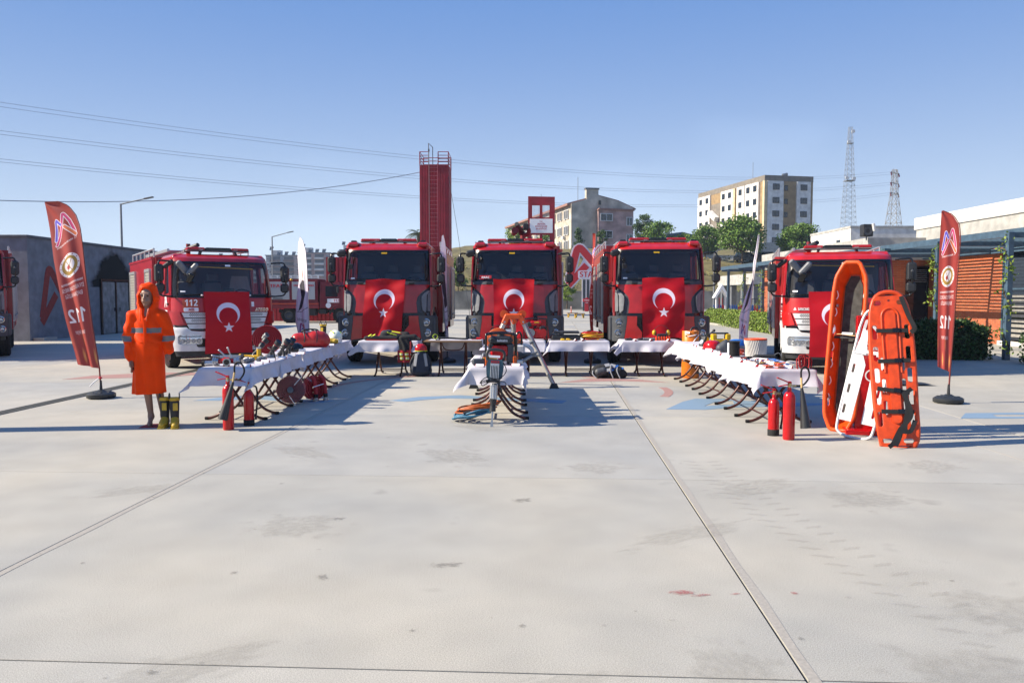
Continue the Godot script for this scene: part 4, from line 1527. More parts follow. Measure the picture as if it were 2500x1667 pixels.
func steering(parent: Node, at: Vector3) -> void:
	var o := part(parent, "steering_wheel", mb().at(at, V(0.9, 0, 0)).ring(Vector3.ZERO, Vector3.UP, 0.23, 0.018, 24, 6), mats["gloss_black"])
	part(o, "column", mb().cyl(at, at + V(0, -0.4, 0.22), 0.04), mats["black"])
	var sp := mb().at(at, V(0.9, 0, 0))
	sp.box(Vector3.ZERO, V(0.44, 0.02, 0.06))
	sp.cyl(V(0, -0.02, 0), V(0, 0.03, 0), 0.07)
	part(o, "hub", sp, mats["gloss_black"])

func body_box(parent: Node, z0: float, z1: float, w: float, y0: float, y1: float, shutters: Array, paint: Material, arch: float) -> void:
	var body := mb()
	var poly := pv([-z0, y0, arch - 0.62, y0, arch - 0.55, y0 + 0.5, arch - 0.3, y0 + 0.68, arch + 0.3, y0 + 0.68, arch + 0.55, y0 + 0.5, arch + 0.62, y0, -z1, y0, -z1, y1, -z0, y1])
	body.x = Transform3D(Basis(V(0, 0, -1), V(0, 1, 0), V(1, 0, 0)), Vector3.ZERO)
	body.prism(poly, -w / 2, w / 2)
	var o := part(parent, "body", body, paint)
	for s in [-1, 1]:
		for q in shutters:
			var zc: float = (q[0] + q[1]) / 2
			var sh := part(o, "shutter", mb().box(V(s * (w / 2 + 0.004), (q[2] + q[3]) / 2, zc), V(0.03, q[3] - q[2], absf(q[1] - q[0]))), mats["shutter"])
			var sl := mb()
			var n := int((q[3] - q[2]) / 0.075)
			for k in n: sl.box(V(s * (w / 2 + 0.024), q[2] + (k + 0.5) * (q[3] - q[2]) / n, zc), V(0.018, (q[3] - q[2]) / n - 0.012, absf(q[1] - q[0]) - 0.05))
			part(sh, "slats", sl, mats["shutter"])
			part(sh, "bar", mb().rbox(V(s * (w / 2 + 0.05), q[2] + 0.12, zc), V(0.04, 0.04, absf(q[1] - q[0]) * 0.8), 0.01), mats["dull_steel"])
			var fr := mb()
			for e in 2: fr.box(V(s * (w / 2 + 0.015), (q[2] + q[3]) / 2, q[e] + (0.03 if e else -0.03) * signf(q[0] - q[1])), V(0.07, q[3] - q[2] + 0.1, 0.05))
			fr.box(V(s * (w / 2 + 0.016), q[3] + 0.05, zc), V(0.07, 0.08, absf(q[1] - q[0])))
			part(sh, "frame", fr, mats["alu"])
	part(o, "rear_edge", mb().box(V(0, y1 + 0.02, (z0 + z1) / 2), V(w + 0.04, 0.06, absf(z1 - z0) + 0.04)), paint)

func roof_gallery(parent: Node, z0: float, z1: float, w: float, y: float) -> void:
	for s in [-1, 1]:
		var r := mb()
		r.cyl(V(s * w / 2, y + 0.22, z0), V(s * w / 2, y + 0.22, z1), 0.025, -1, 8)
		var n := 5
		for k in n + 1: r.cyl(V(s * w / 2, y, lerpf(z0, z1, float(k) / n)), V(s * w / 2, y + 0.22, lerpf(z0, z1, float(k) / n)), 0.02, -1, 6)
		part(parent, "roof_rail", r, mats["alu"])
	var l := mb()
	for s in [-0.2, 0.2]: l.rbox(V(-0.6 + s, y + 0.2, (z0 + z1) / 2), V(0.06, 0.09, absf(z1 - z0) * 0.95), 0.01)
	for k in 12: l.cyl(V(-0.8, y + 0.2, lerpf(z0, z1, (k + 0.7) / 12.6)), V(-0.4, y + 0.2, lerpf(z0, z1, (k + 0.7) / 12.6)), 0.018, -1, 6)
	part(parent, "roof_ladder", l, mats["alu"])

func wing_mirror(parent: Node, s: float, x: float, y: float, z: float, reach: float) -> void:
	var o := part(parent, "wing_mirror", mb().rbox(V(s * (x + reach), y + 0.02, z), V(0.2, 0.40, 0.13), 0.05), mats["black"])
	part(o, "lower_mirror", mb().rbox(V(s * (x + reach - 0.01), y - 0.31, z + 0.02), V(0.2, 0.22, 0.13), 0.05), mats["black"])
	var a := mb()
	a.tube(smooth_line(p3([s * x, y + 0.28, z - 0.1, s * (x + reach * 0.5), y + 0.29, z - 0.03, s * (x + reach), y + 0.26, z, s * (x + reach), y - 0.1, z + 0.075, s * (x + reach), y - 0.44, z, s * (x + reach * 0.4), y - 0.5, z - 0.04, s * x, y - 0.5, z - 0.1])), 0.021, 7)
	part(o, "arm", a, mats["gloss_black"])
	part(o, "glass", mb().rbox(V(s * (x + reach), y + 0.02, z - 0.067), V(0.16, 0.34, 0.01), 0.004), mats["chrome"])
	part(o, "clamp", mb().rbox(V(s * (x + reach), y + 0.03, z + 0.075), V(0.06, 0.06, 0.05), 0.02), mats["grey_plastic"])

func light_bar(parent: Node, w: float, y: float, z: float, mid: float) -> void:
	var o := part(parent, "light_bar", mb().rbox(V(0, y + 0.035, z), V(w, 0.03, 0.26), 0.012), mats["mid_plastic"])
	for s in [-1, 1]:
		part(o, "red_lens", mb().rbox(V(s * (w / 2 + mid / 2) / 2, y + 0.075, z), V(w / 2 - mid / 2 - 0.004, 0.08, 0.25), 0.03), mats["lens_red"])
		part(o, "clear_lens", mb().rbox(V(s * (mid / 2 + 0.1), y + 0.06, z + 0.115), V(0.1, 0.045, 0.03), 0.01), mats["lens_clear"])
		part(o, "foot", mb().at(V(s * w * 0.28, y - 0.01, z), V(0, 0, s * 0.35)).rbox(Vector3.ZERO, V(0.05, 0.1, 0.18), 0.01), mats["gloss_black"])
	part(o, "centre_cap", mb().rbox(V(0, y + 0.074, z), V(mid, 0.084, 0.255), 0.02), mats["gloss_black"])

func wiper(parent: Node, f: Callable, a: Vector2, b: Vector2) -> void:
	var m := mb()
	var pts := PackedVector3Array()
	for k in 7:
		var s: Array = m.surf(f, a.lerp(b, k / 6.0))
		pts.append(s[0] + s[1] * 0.045)
	m.tube(pts, 0.011, 5)
	part(parent, "wiper", m, mats["gloss_black"])

func build_trucks() -> void:
	var lc := mt("lens_clear", "dfe5ea", 0.04)
	lc.transparency = BaseMaterial3D.TRANSPARENCY_ALPHA
	lc.albedo_color.a = 0.12
	mt("mesh_grille", "24262a", 0.6, 0.2)
	mt("trim_grey", "787c82", 0.45, 0.0, "dirt", 1.0)
	mt("plastic_sheet", "c9ccd2", 0.5)
	mats["plastic_sheet"].transparency = BaseMaterial3D.TRANSPARENCY_ALPHA
	mats["plastic_sheet"].albedo_color.a = 0.45
	var ford := heavy_truck("red")
	ford.position = V(-3.07, 0, -19.35)
	ford.rotation_degrees.y = 1.0
	tag(ford, "heavy red fire engine behind the left back table, draped with a flag pulled askew", "fire engine", "fire engines lined up")
	var f3 := copy(ford, "middle heavy red fire engine behind the tripod, with a water cannon on its roof", V(0.06, 0, -19.35), -2.0)
	monitor(f3)
	sticker(f3)
	var f4 := heavy_truck("red_b")
	f4.position = V(3.55, 0, -19.0)
	f4.rotation_degrees.y = -3.0
	tag(f4, "heavy bright red fire engine behind the back table with yellow ear defenders", "fire engine", "fire engines lined up")
	copy(ford, "heavy red fire engine cut off by the left edge of the picture", V(-14.66, 0, -21.0), 31.0)
	var at := light_truck(true)
	at.position = V(-6.55, 0, -18.3)
	at.rotation_degrees.y = 32.0
	tag(at, "white bumpered red fire engine marked 112 behind the orange raincoat", "fire engine", "fire engines lined up")
	var a5 := light_truck(false)
	a5.position = V(7.02, 0, -17.0)
	a5.rotation_degrees.y = -16.0
	tag(a5, "white bumpered red fire engine on the right behind the orange stretchers", "fire engine", "fire engines lined up")
	off_road_truck()
	# flags hung on the fronts
	flag_material()
	hang_flag(V(-6.53, 0, -18.26), 32.0, 1.03, 1.8, 0.40, 0.0, "red flag with crescent and star hung on the engine marked 112", 0.2, 1)
	hang_flag(V(-3.06, 0, -19.31), 1.0, 0.93, 2.11, 0.7, -0.13, "red crescent flag pulled askew on the engine left of the tripod", 1.0, 2)
	hang_flag(V(0.04, 0, -19.31), -2.0, 0.98, 2.12, 0.68, 0.0, "red crescent flag hanging behind the orange tripod head", 0.8, 3)
	hang_flag(V(3.6, 0, -18.96), -3.0, 0.98, 2.14, 0.72, 0.0, "red crescent flag on the bright red engine right of the tripod", 0.7, 4)
	hang_flag(V(6.88, 0, -16.97), -16.0, 1.02, 1.80, 0.40, 0.0, "red crescent flag half hidden by the orange basket stretcher", 0.25, 5)

func heavy_truck(paint_id: String) -> Node3D:
	var paint: Material = mats[paint_id]
	var o := thing("fire_engine", "", "fire engine")
	var tab := pv([0.55, 0.0, 1.23, 0.02, 1.29, -0.02, 1.98, -0.09, 2.07, -0.12, 2.82, -0.33, 2.9, -0.37, 3.0, -0.56])
	var cabf := func(q: Vector2) -> Vector3: return V(q.x, q.y, profile(q.y, tab) - bow(q.x, 0.72, 1.09, 0.30))
	var bumf := func(q: Vector2) -> Vector3: return V(q.x, q.y, profile(q.y, tab) + 0.04 - bow(q.x, 0.80, 1.21, 0.34))
	# windscreen and its surround
	var outer := pv([-1.03, 2.07, 1.03, 2.07, 1.02, 2.5, 0.985, 2.83, -0.985, 2.83, -1.02, 2.5])
	var glass := pv([-0.95, 2.1, 0.95, 2.1, 0.97, 2.16, 0.95, 2.55, 0.925, 2.76, 0.89, 2.79, -0.89, 2.79, -0.925, 2.76, -0.95, 2.55, -0.97, 2.16])
	part(o, "windscreen_surround", mb().patch(outer, cabf, 0.004, 0.03, 0.12, [glass]), mats["gloss_black"])
	part(o, "windscreen", mb().patch(glass, cabf, -0.012, 0.0, 0.16), mats["glass"])
	# header above the screen
	var hd := mb().patch(pv([-1.0, 2.835, 1.0, 2.835, 0.98, 2.93, 0.9, 2.99, -0.9, 2.99, -0.98, 2.93]), cabf, 0.0, 0.03, 0.1)
	hd.rbox(V(0, 2.91, -1.4), V(2.1, 0.2, 1.76), 0.07)
	for s in [-1, 1]: hd.rbox(V(s * 0.86, 2.97, -1.05), V(0.3, 0.14, 1.2), 0.06)
	part(o, "roof", hd, paint)
	for s in [-1, 1]: part(o, "marker_lamp", mb().rbox(V(s * 0.86, 3.06, -0.62), V(0.14, 0.05, 0.1), 0.015), mats["gloss_black"])
	# black cowl
	part(o, "cowl", mb().patch(pv([-1.06, 1.985, 1.06, 1.985, 1.035, 2.066, -1.035, 2.066]), cabf, 0.006, 0.05, 0.15), mats["grey_plastic"])
	for s in [-1, 1]: part(o, "grab_handle", mb().rbox(V(s * 0.62, 2.02, -0.06), V(0.16, 0.06, 0.06), 0.02), mats["black"])
	wiper(o, cabf, Vector2(0.35, 2.12), Vector2(0.85, 2.05))
	wiper(o, cabf, Vector2(-0.75, 2.115), Vector2(-0.25, 2.1))
	# red front panel between the vents
	var half := pv([0, 1.98, 0, 1.295, 0.76, 1.295, 0.73, 1.55, 0.76, 1.68, 0.86, 1.80, 1.03, 1.93, 1.05, 1.98])
	var panel := PackedVector2Array()
	for q in half: if q.x > 0: panel.append(q)
	var other := mirrored(panel)
	panel.append_array(other)
	part(o, "front_panel", mb().patch(panel, cabf, 0.0, 0.05, 0.12), paint)
	for s in [-1, 1]:
		var inset := pv([1.075, 1.90, 1.0, 1.885, 0.83, 1.76, 0.745, 1.665, 0.715, 1.55, 0.745, 1.295, 1.07, 1.295])
		var fin := pv([1.05, 1.845, 1.0, 1.84, 0.90, 1.76, 0.855, 1.70, 0.85, 1.60, 0.875, 1.36, 0.93, 1.31, 0.955, 1.32, 0.965, 1.5, 0.965, 1.72])
		var slot := pv([1.06, 1.82, 1.0, 1.76, 0.99, 1.6, 0.99, 1.34, 1.05, 1.33])
		if s < 0:
			inset = mirrored(inset); fin = mirrored(fin); slot = mirrored(slot)
		else:
			inset.reverse(); fin.reverse(); slot.reverse()
		var v := part(o, "corner_vent", mb().patch(inset, cabf, -0.03, 0.05, 0.08), mats["grey_plastic"])
		part(v, "deflector", mb().patch(fin, cabf, 0.02, 0.045, 0.06), mats["trim_grey"])
		part(v, "slot_cover", mb().patch(slot, cabf, 0.012, 0.04, 0.06), mats["trim_grey"])
	part(o, "shut_line", mb().patch(pv([-1.08, 1.228, 1.08, 1.228, 1.07, 1.298, -1.07, 1.298]), cabf, -0.05, 0.02, 0.12), mats["gloss_black"])
	# cab sides with door, window, wheel arch
	for s in [-1, 1]:
		var sf := func(q: Vector2) -> Vector3: return V(s * (1.085 - 0.035 * maxf(q.y - 2.0, 0.0)), q.y, (q.x if s < 0 else -q.x))
		var pts := [0.30, 1.0, 0.62, 1.0, 0.75, 1.28, 1.05, 1.42, 1.75, 1.42, 1.95, 1.3, 2.2, 1.2, 2.2, 2.88, 0.52, 2.88, 0.40, 2.5, 0.33, 2.0]
		var win := [0.52, 2.06, 1.35, 2.06, 1.35, 2.72, 0.66, 2.72]
		var door := [0.42, 1.30, 0.70, 1.30, 1.0, 1.46, 1.48, 1.46, 1.48, 2.84, 0.58, 2.84, 0.46, 2.4]
		var rear := [1.62, 2.06, 2.05, 2.06, 2.05, 2.72, 1.62, 2.72]
		var P := pv(pts); var W := pv(win); var D := pv(door); var R := pv(rear)
		if s < 0:
			P = mirrored(P); W = mirrored(W); D = mirrored(D); R = mirrored(R)
		part(o, "cab_side", mb().patch(P, sf, 0.0, 0.03, 0.3, [W, R]), paint)
		var d := part(o, "door", mb().patch(D, sf, 0.012, 0.012, 0.3, [W]), paint)
		part(d, "handle", mb().rbox(V(s * 1.11, 1.9, -1.36), V(0.03, 0.05, 0.16), 0.01), mats["black"])
		part(d, "window", mb().patch(W, sf, -0.01, 0.0, 0.4), mats["glass"])
		part(o, "window", mb().patch(R, sf, -0.01, 0.0, 0.4), mats["glass"])
		var ar := mb()
		var bend := PackedVector3Array()
		for k in 11:
			var an := PI * (0.02 + 0.96 * k / 10.0)
			bend.append(V(s * 1.1, 0.58 + sin(an) * 0.72, -1.42 - cos(an) * 0.66))
		for k in 10:
			var p := bend[k]
			var q := bend[k + 1]
			var inn := V(-s * 0.34, 0, 0)
			if s > 0: ar.quad(p, q, q + inn, p + inn)
			else: ar.quad(q, p, p + inn, q + inn)
			var dn := V(s * 0.02, -0.12, 0)
			if s > 0: ar.quad(p + dn, q + dn, q, p)
			else: ar.quad(q + dn, p + dn, p, q)
		part(o, "wheel_arch", ar, mats["black"])
		var stp := mb()
		for k in 2: stp.rbox(V(s * 1.06, 0.62 + k * 0.3, -0.62), V(0.22, 0.05, 0.4), 0.015)
		stp.box(V(s * 1.0, 0.85, -0.55), V(0.1, 0.7, 0.5))
		part(o, "step", stp, mats["black"])
		wing_mirror(o, s, 1.06, 2.45, -0.2, 0.28)
		wheel(o, V(s * 1.0, 0.5, -1.42), 0.5, 0.31, s)
		wheel(o, V(s * 0.98, 0.5, -5.4), 0.5, 0.34, s)
	# kerb mirror over the nearside corner
	var km := mb()
	km.at(V(-1.08, 2.74, -0.16), V(0.3, 0.3, 0.25)).rbox(Vector3.ZERO, V(0.24, 0.16, 0.14), 0.05)
	var kp := part(o, "kerb_mirror", km, mats["black"])
	part(kp, "arm", mb().tube(smooth_line(p3([-0.95, 2.86, -0.4, -1.02, 2.84, -0.22, -0.93, 2.62, -0.06, -0.86, 2.5, -0.07])), 0.014, 6), mats["gloss_black"])
	part(kp, "spot_mirror", mb().at(V(-0.86, 2.42, -0.09), V(0.2, 0, 0)).rbox(Vector3.ZERO, V(0.11, 0.13, 0.05), 0.02), mats["black"])
	# bumper
	for s in [-1, 1]:
		var dark := pv([0.80, 1.225, 0.80, 1.10, 0.87, 0.62, 1.13, 0.62, 1.19, 0.86, 1.195, 1.225])
		var redp := pv([0.56, 1.222, 0.565, 1.0, 0.44, 0.84, 0.44, 0.70, 0.86, 0.64, 0.793, 1.10, 0.793, 1.222])
		if s < 0:
			dark = mirrored(dark); redp = mirrored(redp)
		var c := part(o, "bumper_corner", mb().patch(dark, bumf, 0.0, 0.1, 0.08, [circle(Vector2(s * 0.975, 1.07), 0.085), circle(Vector2(s * 1.0, 0.81), 0.085)]), mats["grey_plastic"])
		part(o, "bumper_panel", mb().patch(redp, bumf, 0.0, 0.08, 0.1), paint)
		headlamp(c, V(s * 0.975, 1.07, 0.04 - bow(0.975, 0.80, 1.21, 0.34) + 0.015), 0.078)
		headlamp(c, V(s * 1.0, 0.81, 0.03 - bow(1.0, 0.80, 1.21, 0.34) + 0.015), 0.078)
		part(c, "side_cheek", mb().rbox(V(s * 1.16, 0.92, -0.5), V(0.1, 0.6, 0.6), 0.04), mats["grey_plastic"])
	part(o, "lower_lip", mb().patch(pv([-0.86, 0.60, 0.86, 0.60, 0.86, 0.635, 0.44, 0.695, -0.44, 0.695, -0.86, 0.635]), bumf, -0.01, 0.08, 0.15), mats["black"])
	var gr := mb().patch(pv([-0.56, 1.222, -0.565, 1.0, -0.44, 0.84, -0.44, 0.70, 0.44, 0.70, 0.44, 0.84, 0.565, 1.0, 0.56, 1.222]), bumf, -0.06, 0.02, 0.2)
	part(o, "grille_back", gr, mats["gloss_black"])
	var gm := mb()
	for k in 13:
		gm.box(V(-0.54 + k * 0.09, 0.98, 0.005), V(0.014, 0.5, 0.02))
	for k in 9:
		gm.box(V(0, 0.76 + k * 0.055, 0.004), V(1.06 if k > 3 else 0.86, 0.012, 0.022))
	part(o, "grille_mesh", gm, mats["mesh_grille"])
	# inside the cab
	var inn := mb()
	inn.box(V(0, 1.26, -1.2), V(2.06, 0.06, 1.9))
	inn.box(V(0, 2.05, -2.12), V(2.06, 1.6, 0.05))
	inn.rbox(V(0, 1.80, -0.52), V(1.96, 0.42, 0.4), 0.06)
	inn.box(V(0, 2.82, -1.3), V(1.9, 0.03, 1.5))
	part(o, "cab_interior", inn, mats["seat"])
	seat_row(o, 1.45, -1.25, [-0.62, 0.0, 0.62])
	steering(o, V(0.6, 2.0, -0.78))
	for x in [-0.22, -0.06]: part(o, "radio_handset", mb().rbox(V(x, 2.09, -0.5), V(0.08, 0.18, 0.06), 0.02), mats["gloss_black"])
	part(o, "permit_sticker", mb().patch(pv([-0.14, 2.74, 0.0, 2.74, 0.0, 2.775, -0.14, 2.775]), cabf, 0.0, 0.004), mats["yellow"])
	part(o, "road_sticker", mb().patch(pv([-0.88, 2.12, -0.78, 2.12, -0.78, 2.155, -0.88, 2.155]), cabf, 0.0, 0.004), mats["print_white"])
	light_bar(o, 1.4, 3.02, -0.75, 0.4)
	# chassis and body
	var ch := mb()
	for s in [-0.4, 0.4]: ch.box(V(s, 0.82, -4.0), V(0.1, 0.24, 7.6))
	ch.box(V(0, 0.5, -1.42), V(1.8, 0.14, 0.16))
	ch.box(V(0, 0.5, -5.4), V(1.8, 0.2, 0.2))
	ch.rbox(V(0.75, 0.72, -3.2), V(0.5, 0.5, 1.0), 0.06)
	ch.rbox(V(-0.75, 0.72, -3.2), V(0.5, 0.5, 1.0), 0.06)
	part(o, "chassis", ch, mats["black"])
	body_box(o, -2.45, -8.0, 2.42, 0.72, 2.92, [[-2.62, -3.9, 1.0, 2.55], [-4.1, -4.75, 1.0, 2.55], [-6.15, -7.8, 1.0, 2.55]], paint, 5.4)
	roof_gallery(o, -2.6, -7.9, 2.3, 2.95)
	part(o, "headboard", mb().box(V(0, 2.5, -2.36), V(2.3, 1.1, 0.08)), mats["red_dull"])
	return o

func monitor(parent: Node) -> void:
	var o := part(parent, "water_cannon", mb().cyl(V(0.14, 2.98, -2.9), V(0.14, 3.4, -2.9), 0.07), mats["red_dull"])
	part(o, "barrel", mb().at(V(0.05, 3.55, -2.7), V(1.1, 0.4, 0.6)).cyl(V(0, -0.3, 0), V(0, 0.3, 0), 0.09, 0.06), mats["black"])
	part(o, "elbow", mb().ring(V(0.2, 3.5, -2.9), V(0, 0, 1), 0.11, 0.06, 14, 8), mats["red_dull"])
	part(o, "nozzle", mb().at(V(-0.08, 3.45, -2.5), V(1.3, 0.4, 0.2)).cyl(V(0, -0.12, 0), V(0, 0.14, 0), 0.07, 0.1), mats["tower_dark"])
	part(o, "motor", mb().rbox(V(0.22, 3.62, -2.85), V(0.16, 0.18, 0.16), 0.03), mats["black"])

func sticker(parent: Node) -> void:
	var s := part(parent, "screen_sticker", mb().at(V(-0.72, 2.16, -0.17), V(-0.27, 0, 0)).box(Vector3.ZERO, V(0.3, 0.1, 0.004)), mats["card_red"])
	sign_text(s, "ARAÇ", 0.05, mats["print_white"], V(-0.72, 2.16, -0.166), V(-0.27, 0, 0), true, 0.2)

func light_truck(first: bool) -> Node3D:
	var paint: Material = mats["red"] if first else mats["red_b"]
	var o := thing("fire_engine", "", "fire engine")
	var tab := pv([0.4, 0.0, 0.75, 0.04, 0.98, 0.02, 1.02, -0.01, 1.33, -0.03, 1.66, -0.08, 1.75, -0.1, 2.48, -0.34, 2.58, -0.42, 2.68, -0.72])
	var cabf := func(q: Vector2) -> Vector3: return V(q.x, q.y, profile(q.y, tab) - bow(q.x, 0.74, 1.15, 0.34))
	var bumf := func(q: Vector2) -> Vector3: return V(q.x, q.y, profile(q.y, tab) + 0.03 - bow(q.x, 0.80, 1.20, 0.36))
	var outer := pv([-1.1, 1.67, 1.1, 1.67, 1.09, 1.95, 1.03, 2.495, -1.03, 2.495, -1.09, 1.95])
	var glass := pv([-0.98, 1.75, 0.98, 1.75, 1.02, 1.8, 1.0, 2.1, 0.955, 2.41, 0.92, 2.45, -0.92, 2.45, -0.955, 2.41, -1.0, 2.1, -1.02, 1.8])
	part(o, "windscreen_surround", mb().patch(outer, cabf, 0.004, 0.03, 0.12, [glass]), mats["gloss_black"])
	part(o, "windscreen", mb().patch(glass, cabf, -0.012, 0.0, 0.16), mats["glass"])
	var hd := mb().patch(pv([-1.06, 2.5, 1.06, 2.5, 1.02, 2.6, 0.92, 2.67, -0.92, 2.67, -1.02, 2.6]), cabf, 0.0, 0.03, 0.08)
	hd.rbox(V(0, 2.57, -1.5), V(2.16, 0.22, 1.7), 0.09)
	part(o, "roof", hd, paint)
	wiper(o, cabf, Vector2(-0.95, 1.72), Vector2(-0.4, 1.74))
	wiper(o, cabf, Vector2(0.5, 1.73), Vector2(0.95, 1.70))
	# red front with tapering cheeks
	var face := pv([-1.13, 1.66, -1.15, 1.34, -1.12, 1.05, -1.0, 1.03, -0.86, 1.06, -0.955, 1.335, 0.955, 1.335, 0.86, 1.06, 1.0, 1.03, 1.12, 1.05, 1.15, 1.34, 1.13, 1.66])
	part(o, "front_panel", mb().patch(face, cabf, 0.0, 0.05, 0.1), paint)
	for s in [-1, 1]:
		var ch := pv([0.985, 1.345, 0.90, 1.075, 1.03, 1.05, 1.115, 1.07, 1.15, 1.35])
		if s < 0: ch = mirrored(ch)
		else: ch.reverse()
		part(o, "cheek", mb().patch(ch, cabf, 0.035, 0.05, 0.08), paint)
	# grille: white frame, three perforated bars
	part(o, "grille_back", mb().patch(pv([-0.95, 1.33, -0.84, 0.99, -0.6, 0.93, 0.6, 0.93, 0.84, 0.99, 0.95, 1.33]), cabf, -0.05, 0.02, 0.15), mats["gloss_black"])
	for k in 3:
		var y1 := 1.325 - k * 0.127
		var w1 := 0.945 - k * 0.045
		var w0 := w1 - 0.038
		var slat := part(o, "grille_slat", mb().patch(pv([-w1, y1, -w0, y1 - 0.105, w0, y1 - 0.105, w1, y1]), cabf, 0.022 - k * 0.004, 0.04, 0.12), mats["white_paint"])
		var dots := mb()
		for r in 3:
			for i in 42:
				var x := -0.82 + i * 0.04 + (0.02 if r % 2 else 0.0)
				if absf(x) > w0 - 0.1: continue
				var p: Array = dots.surf(cabf, Vector2(x, y1 - 0.025 - r * 0.021))
				dots.disc(p[0] + p[1] * (0.0245 - k * 0.004), p[1], 0.011, 6)
		part(slat, "perforation", dots, mats["gloss_black"])
	part(o, "shut_line", mb().patch(pv([-1.12, 0.99, -0.6, 0.92, 0.6, 0.92, 1.12, 0.99, 1.12, 1.04, -1.12, 1.04]), cabf, -0.04, 0.02, 0.12), mats["gloss_black"])
	# white bumper
	var lamp := round_rect(Vector2(0.81, 0.72), Vector2(0.5, 0.22), 0.06)
	var bump := pv([-1.17, 1.0, -1.19, 0.72, -1.15, 0.46, 1.15, 0.46, 1.19, 0.72, 1.17, 1.0, 0.88, 1.0, 0.78, 0.92, 0.62, 0.905, -0.62, 0.905, -0.78, 0.92, -0.88, 1.0])
	var bp := part(o, "bumper", mb().patch(bump, bumf, 0.0, 0.1, 0.1, [lamp, mirrored(lamp), round_rect(Vector2(0, 0.645), Vector2(1.36, 0.2), 0.05)]), mats["white_paint"])
	part(bp, "intake", mb().patch(pv([-0.7, 0.53, 0.7, 0.53, 0.7, 0.76, -0.7, 0.76]), bumf, -0.06, 0.02, 0.15), mats["gloss_black"])
	part(o, "lower_lip", mb().patch(pv([-1.12, 0.34, 1.12, 0.34, 1.15, 0.455, -1.15, 0.455]), bumf, -0.05, 0.1, 0.12), mats["black"])
	for s in [-1, 1]:
		var lp := lamp if s > 0 else mirrored(lamp)
		var hl := part(bp, "headlight", mb().patch(lp, bumf, -0.06, 0.01, 0.08), mats["chrome"])
		part(hl, "lens", mb().patch(lp, bumf, -0.004, 0.0, 0.08), mats["lens_clear"])
		var rf := mb()
		for k in 4:
			var p: Array = rf.surf(bumf, Vector2(s * (0.63 + k * 0.115), 0.69))
			rf.x = Transform3D(rf.frame_of(p[1]), p[0] - p[1] * 0.05)
			rf.lathe(pv([0.052, 0.03, 0.04, 0.005, 0.02, 0.0, 0.018, 0.025, 0.0, 0.028]), 12)
		part(hl, "reflector", rf, mats["alu"])
		var tr := mb().patch(round_rect(Vector2(s * 0.81, 0.795), Vector2(0.46, 0.03), 0.01), bumf, -0.03, 0.02, 0.08)
		part(hl, "divider", tr, mats["mid_plastic"])
		# sides
		var sf := func(q: Vector2) -> Vector3: return V(s * (1.135 - 0.06 * maxf(q.y - 1.7, 0.0)), q.y, (q.x if s < 0 else -q.x))
		var P := pv([0.42, 0.95, 0.72, 0.95, 0.86, 1.1, 1.1, 1.2, 1.6, 1.2, 1.85, 1.1, 2.3, 1.05, 2.3, 2.56, 0.72, 2.56, 0.56, 2.2, 0.44, 1.7])
		var W := pv([0.62, 1.78, 1.3, 1.72, 1.3, 2.38, 0.84, 2.38])
		var D := pv([0.5, 1.1, 0.8, 1.14, 1.05, 1.25, 1.45, 1.25, 1.45, 2.5, 0.78, 2.5, 0.56, 1.9])
		var R := pv([1.6, 1.72, 2.15, 1.72, 2.15, 2.38, 1.6, 2.38])
		if s < 0:
			P = mirrored(P); W = mirrored(W); D = mirrored(D); R = mirrored(R)
		part(o, "cab_side", mb().patch(P, sf, 0.0, 0.03, 0.3, [W, R]), paint)
		var d := part(o, "door", mb().patch(D, sf, 0.012, 0.012, 0.3, [W]), paint)
		part(d, "window", mb().patch(W, sf, -0.01, 0.0, 0.4), mats["glass"])
		part(o, "window", mb().patch(R, sf, -0.01, 0.0, 0.4), mats["glass"])
		part(d, "handle", mb().rbox(V(s * 1.16, 1.52, -0.72), V(0.03, 0.05, 0.14), 0.01), mats["black"])
		if s < 0:
			var lg := part(d, "door_logo", logo_mesh(0.34, 0.004), mats["print_white"])
			lg.position = V(-1.15, 1.58, -1.02)
			lg.rotation.y = -PI / 2
			for k in 3: part(d, "door_print", mb().box(V(-1.152, 1.36 - k * 0.06, -1.02), V(0.004, 0.03, 0.36 - 0.05 * k)), mats["print_white"])
		var sk := mb().rbox(V(s * 1.06, 0.72, -0.62), V(0.16, 0.5, 0.6), 0.05)
		part(o, "side_step", sk, mats["white_paint"])
		var ar := mb()
		for k in 10:
			var a0 := PI * (0.03 + 0.094 * k)
			var a1 := PI * (0.03 + 0.094 * (k + 1))
			var p0 := V(s * 1.15, 0.5 + sin(a0) * 0.64, -1.4 - cos(a0) * 0.6)
			var p1 := V(s * 1.15, 0.5 + sin(a1) * 0.64, -1.4 - cos(a1) * 0.6)
			var inn := V(-s * 0.34, 0, 0)
			var dn := V(s * 0.015, -0.1, 0)
			if s > 0:
				ar.quad(p0, p1, p1 + inn, p0 + inn)
				ar.quad(p0 + dn, p1 + dn, p1, p0)
			else:
				ar.quad(p1, p0, p0 + inn, p1 + inn)
				ar.quad(p1 + dn, p0 + dn, p0, p1)
		part(o, "wheel_arch", ar, mats["white_paint"])
		wing_mirror(o, s, 1.1, 2.2, -0.22, 0.3)
		wheel(o, V(s * 0.98, 0.45, -1.4), 0.45, 0.27, s)
		wheel(o, V(s * 0.96, 0.45, -4.9), 0.45, 0.34, s)
	# big nearside kerb mirror over the windscreen corner
	var km := mb()
	km.at(V(-0.92, 2.36, -0.2), V(0.2, 0.2, 0.75)).rbox(Vector3.ZERO, V(0.14, 0.34, 0.1), 0.04)
	km.at(V(-0.72, 2.30, -0.1), V(0.2, 0.0, -0.7)).rbox(Vector3.ZERO, V(0.13, 0.36, 0.1), 0.05)
	var kp := part(o, "kerb_mirror", km, mats["trim_grey"])
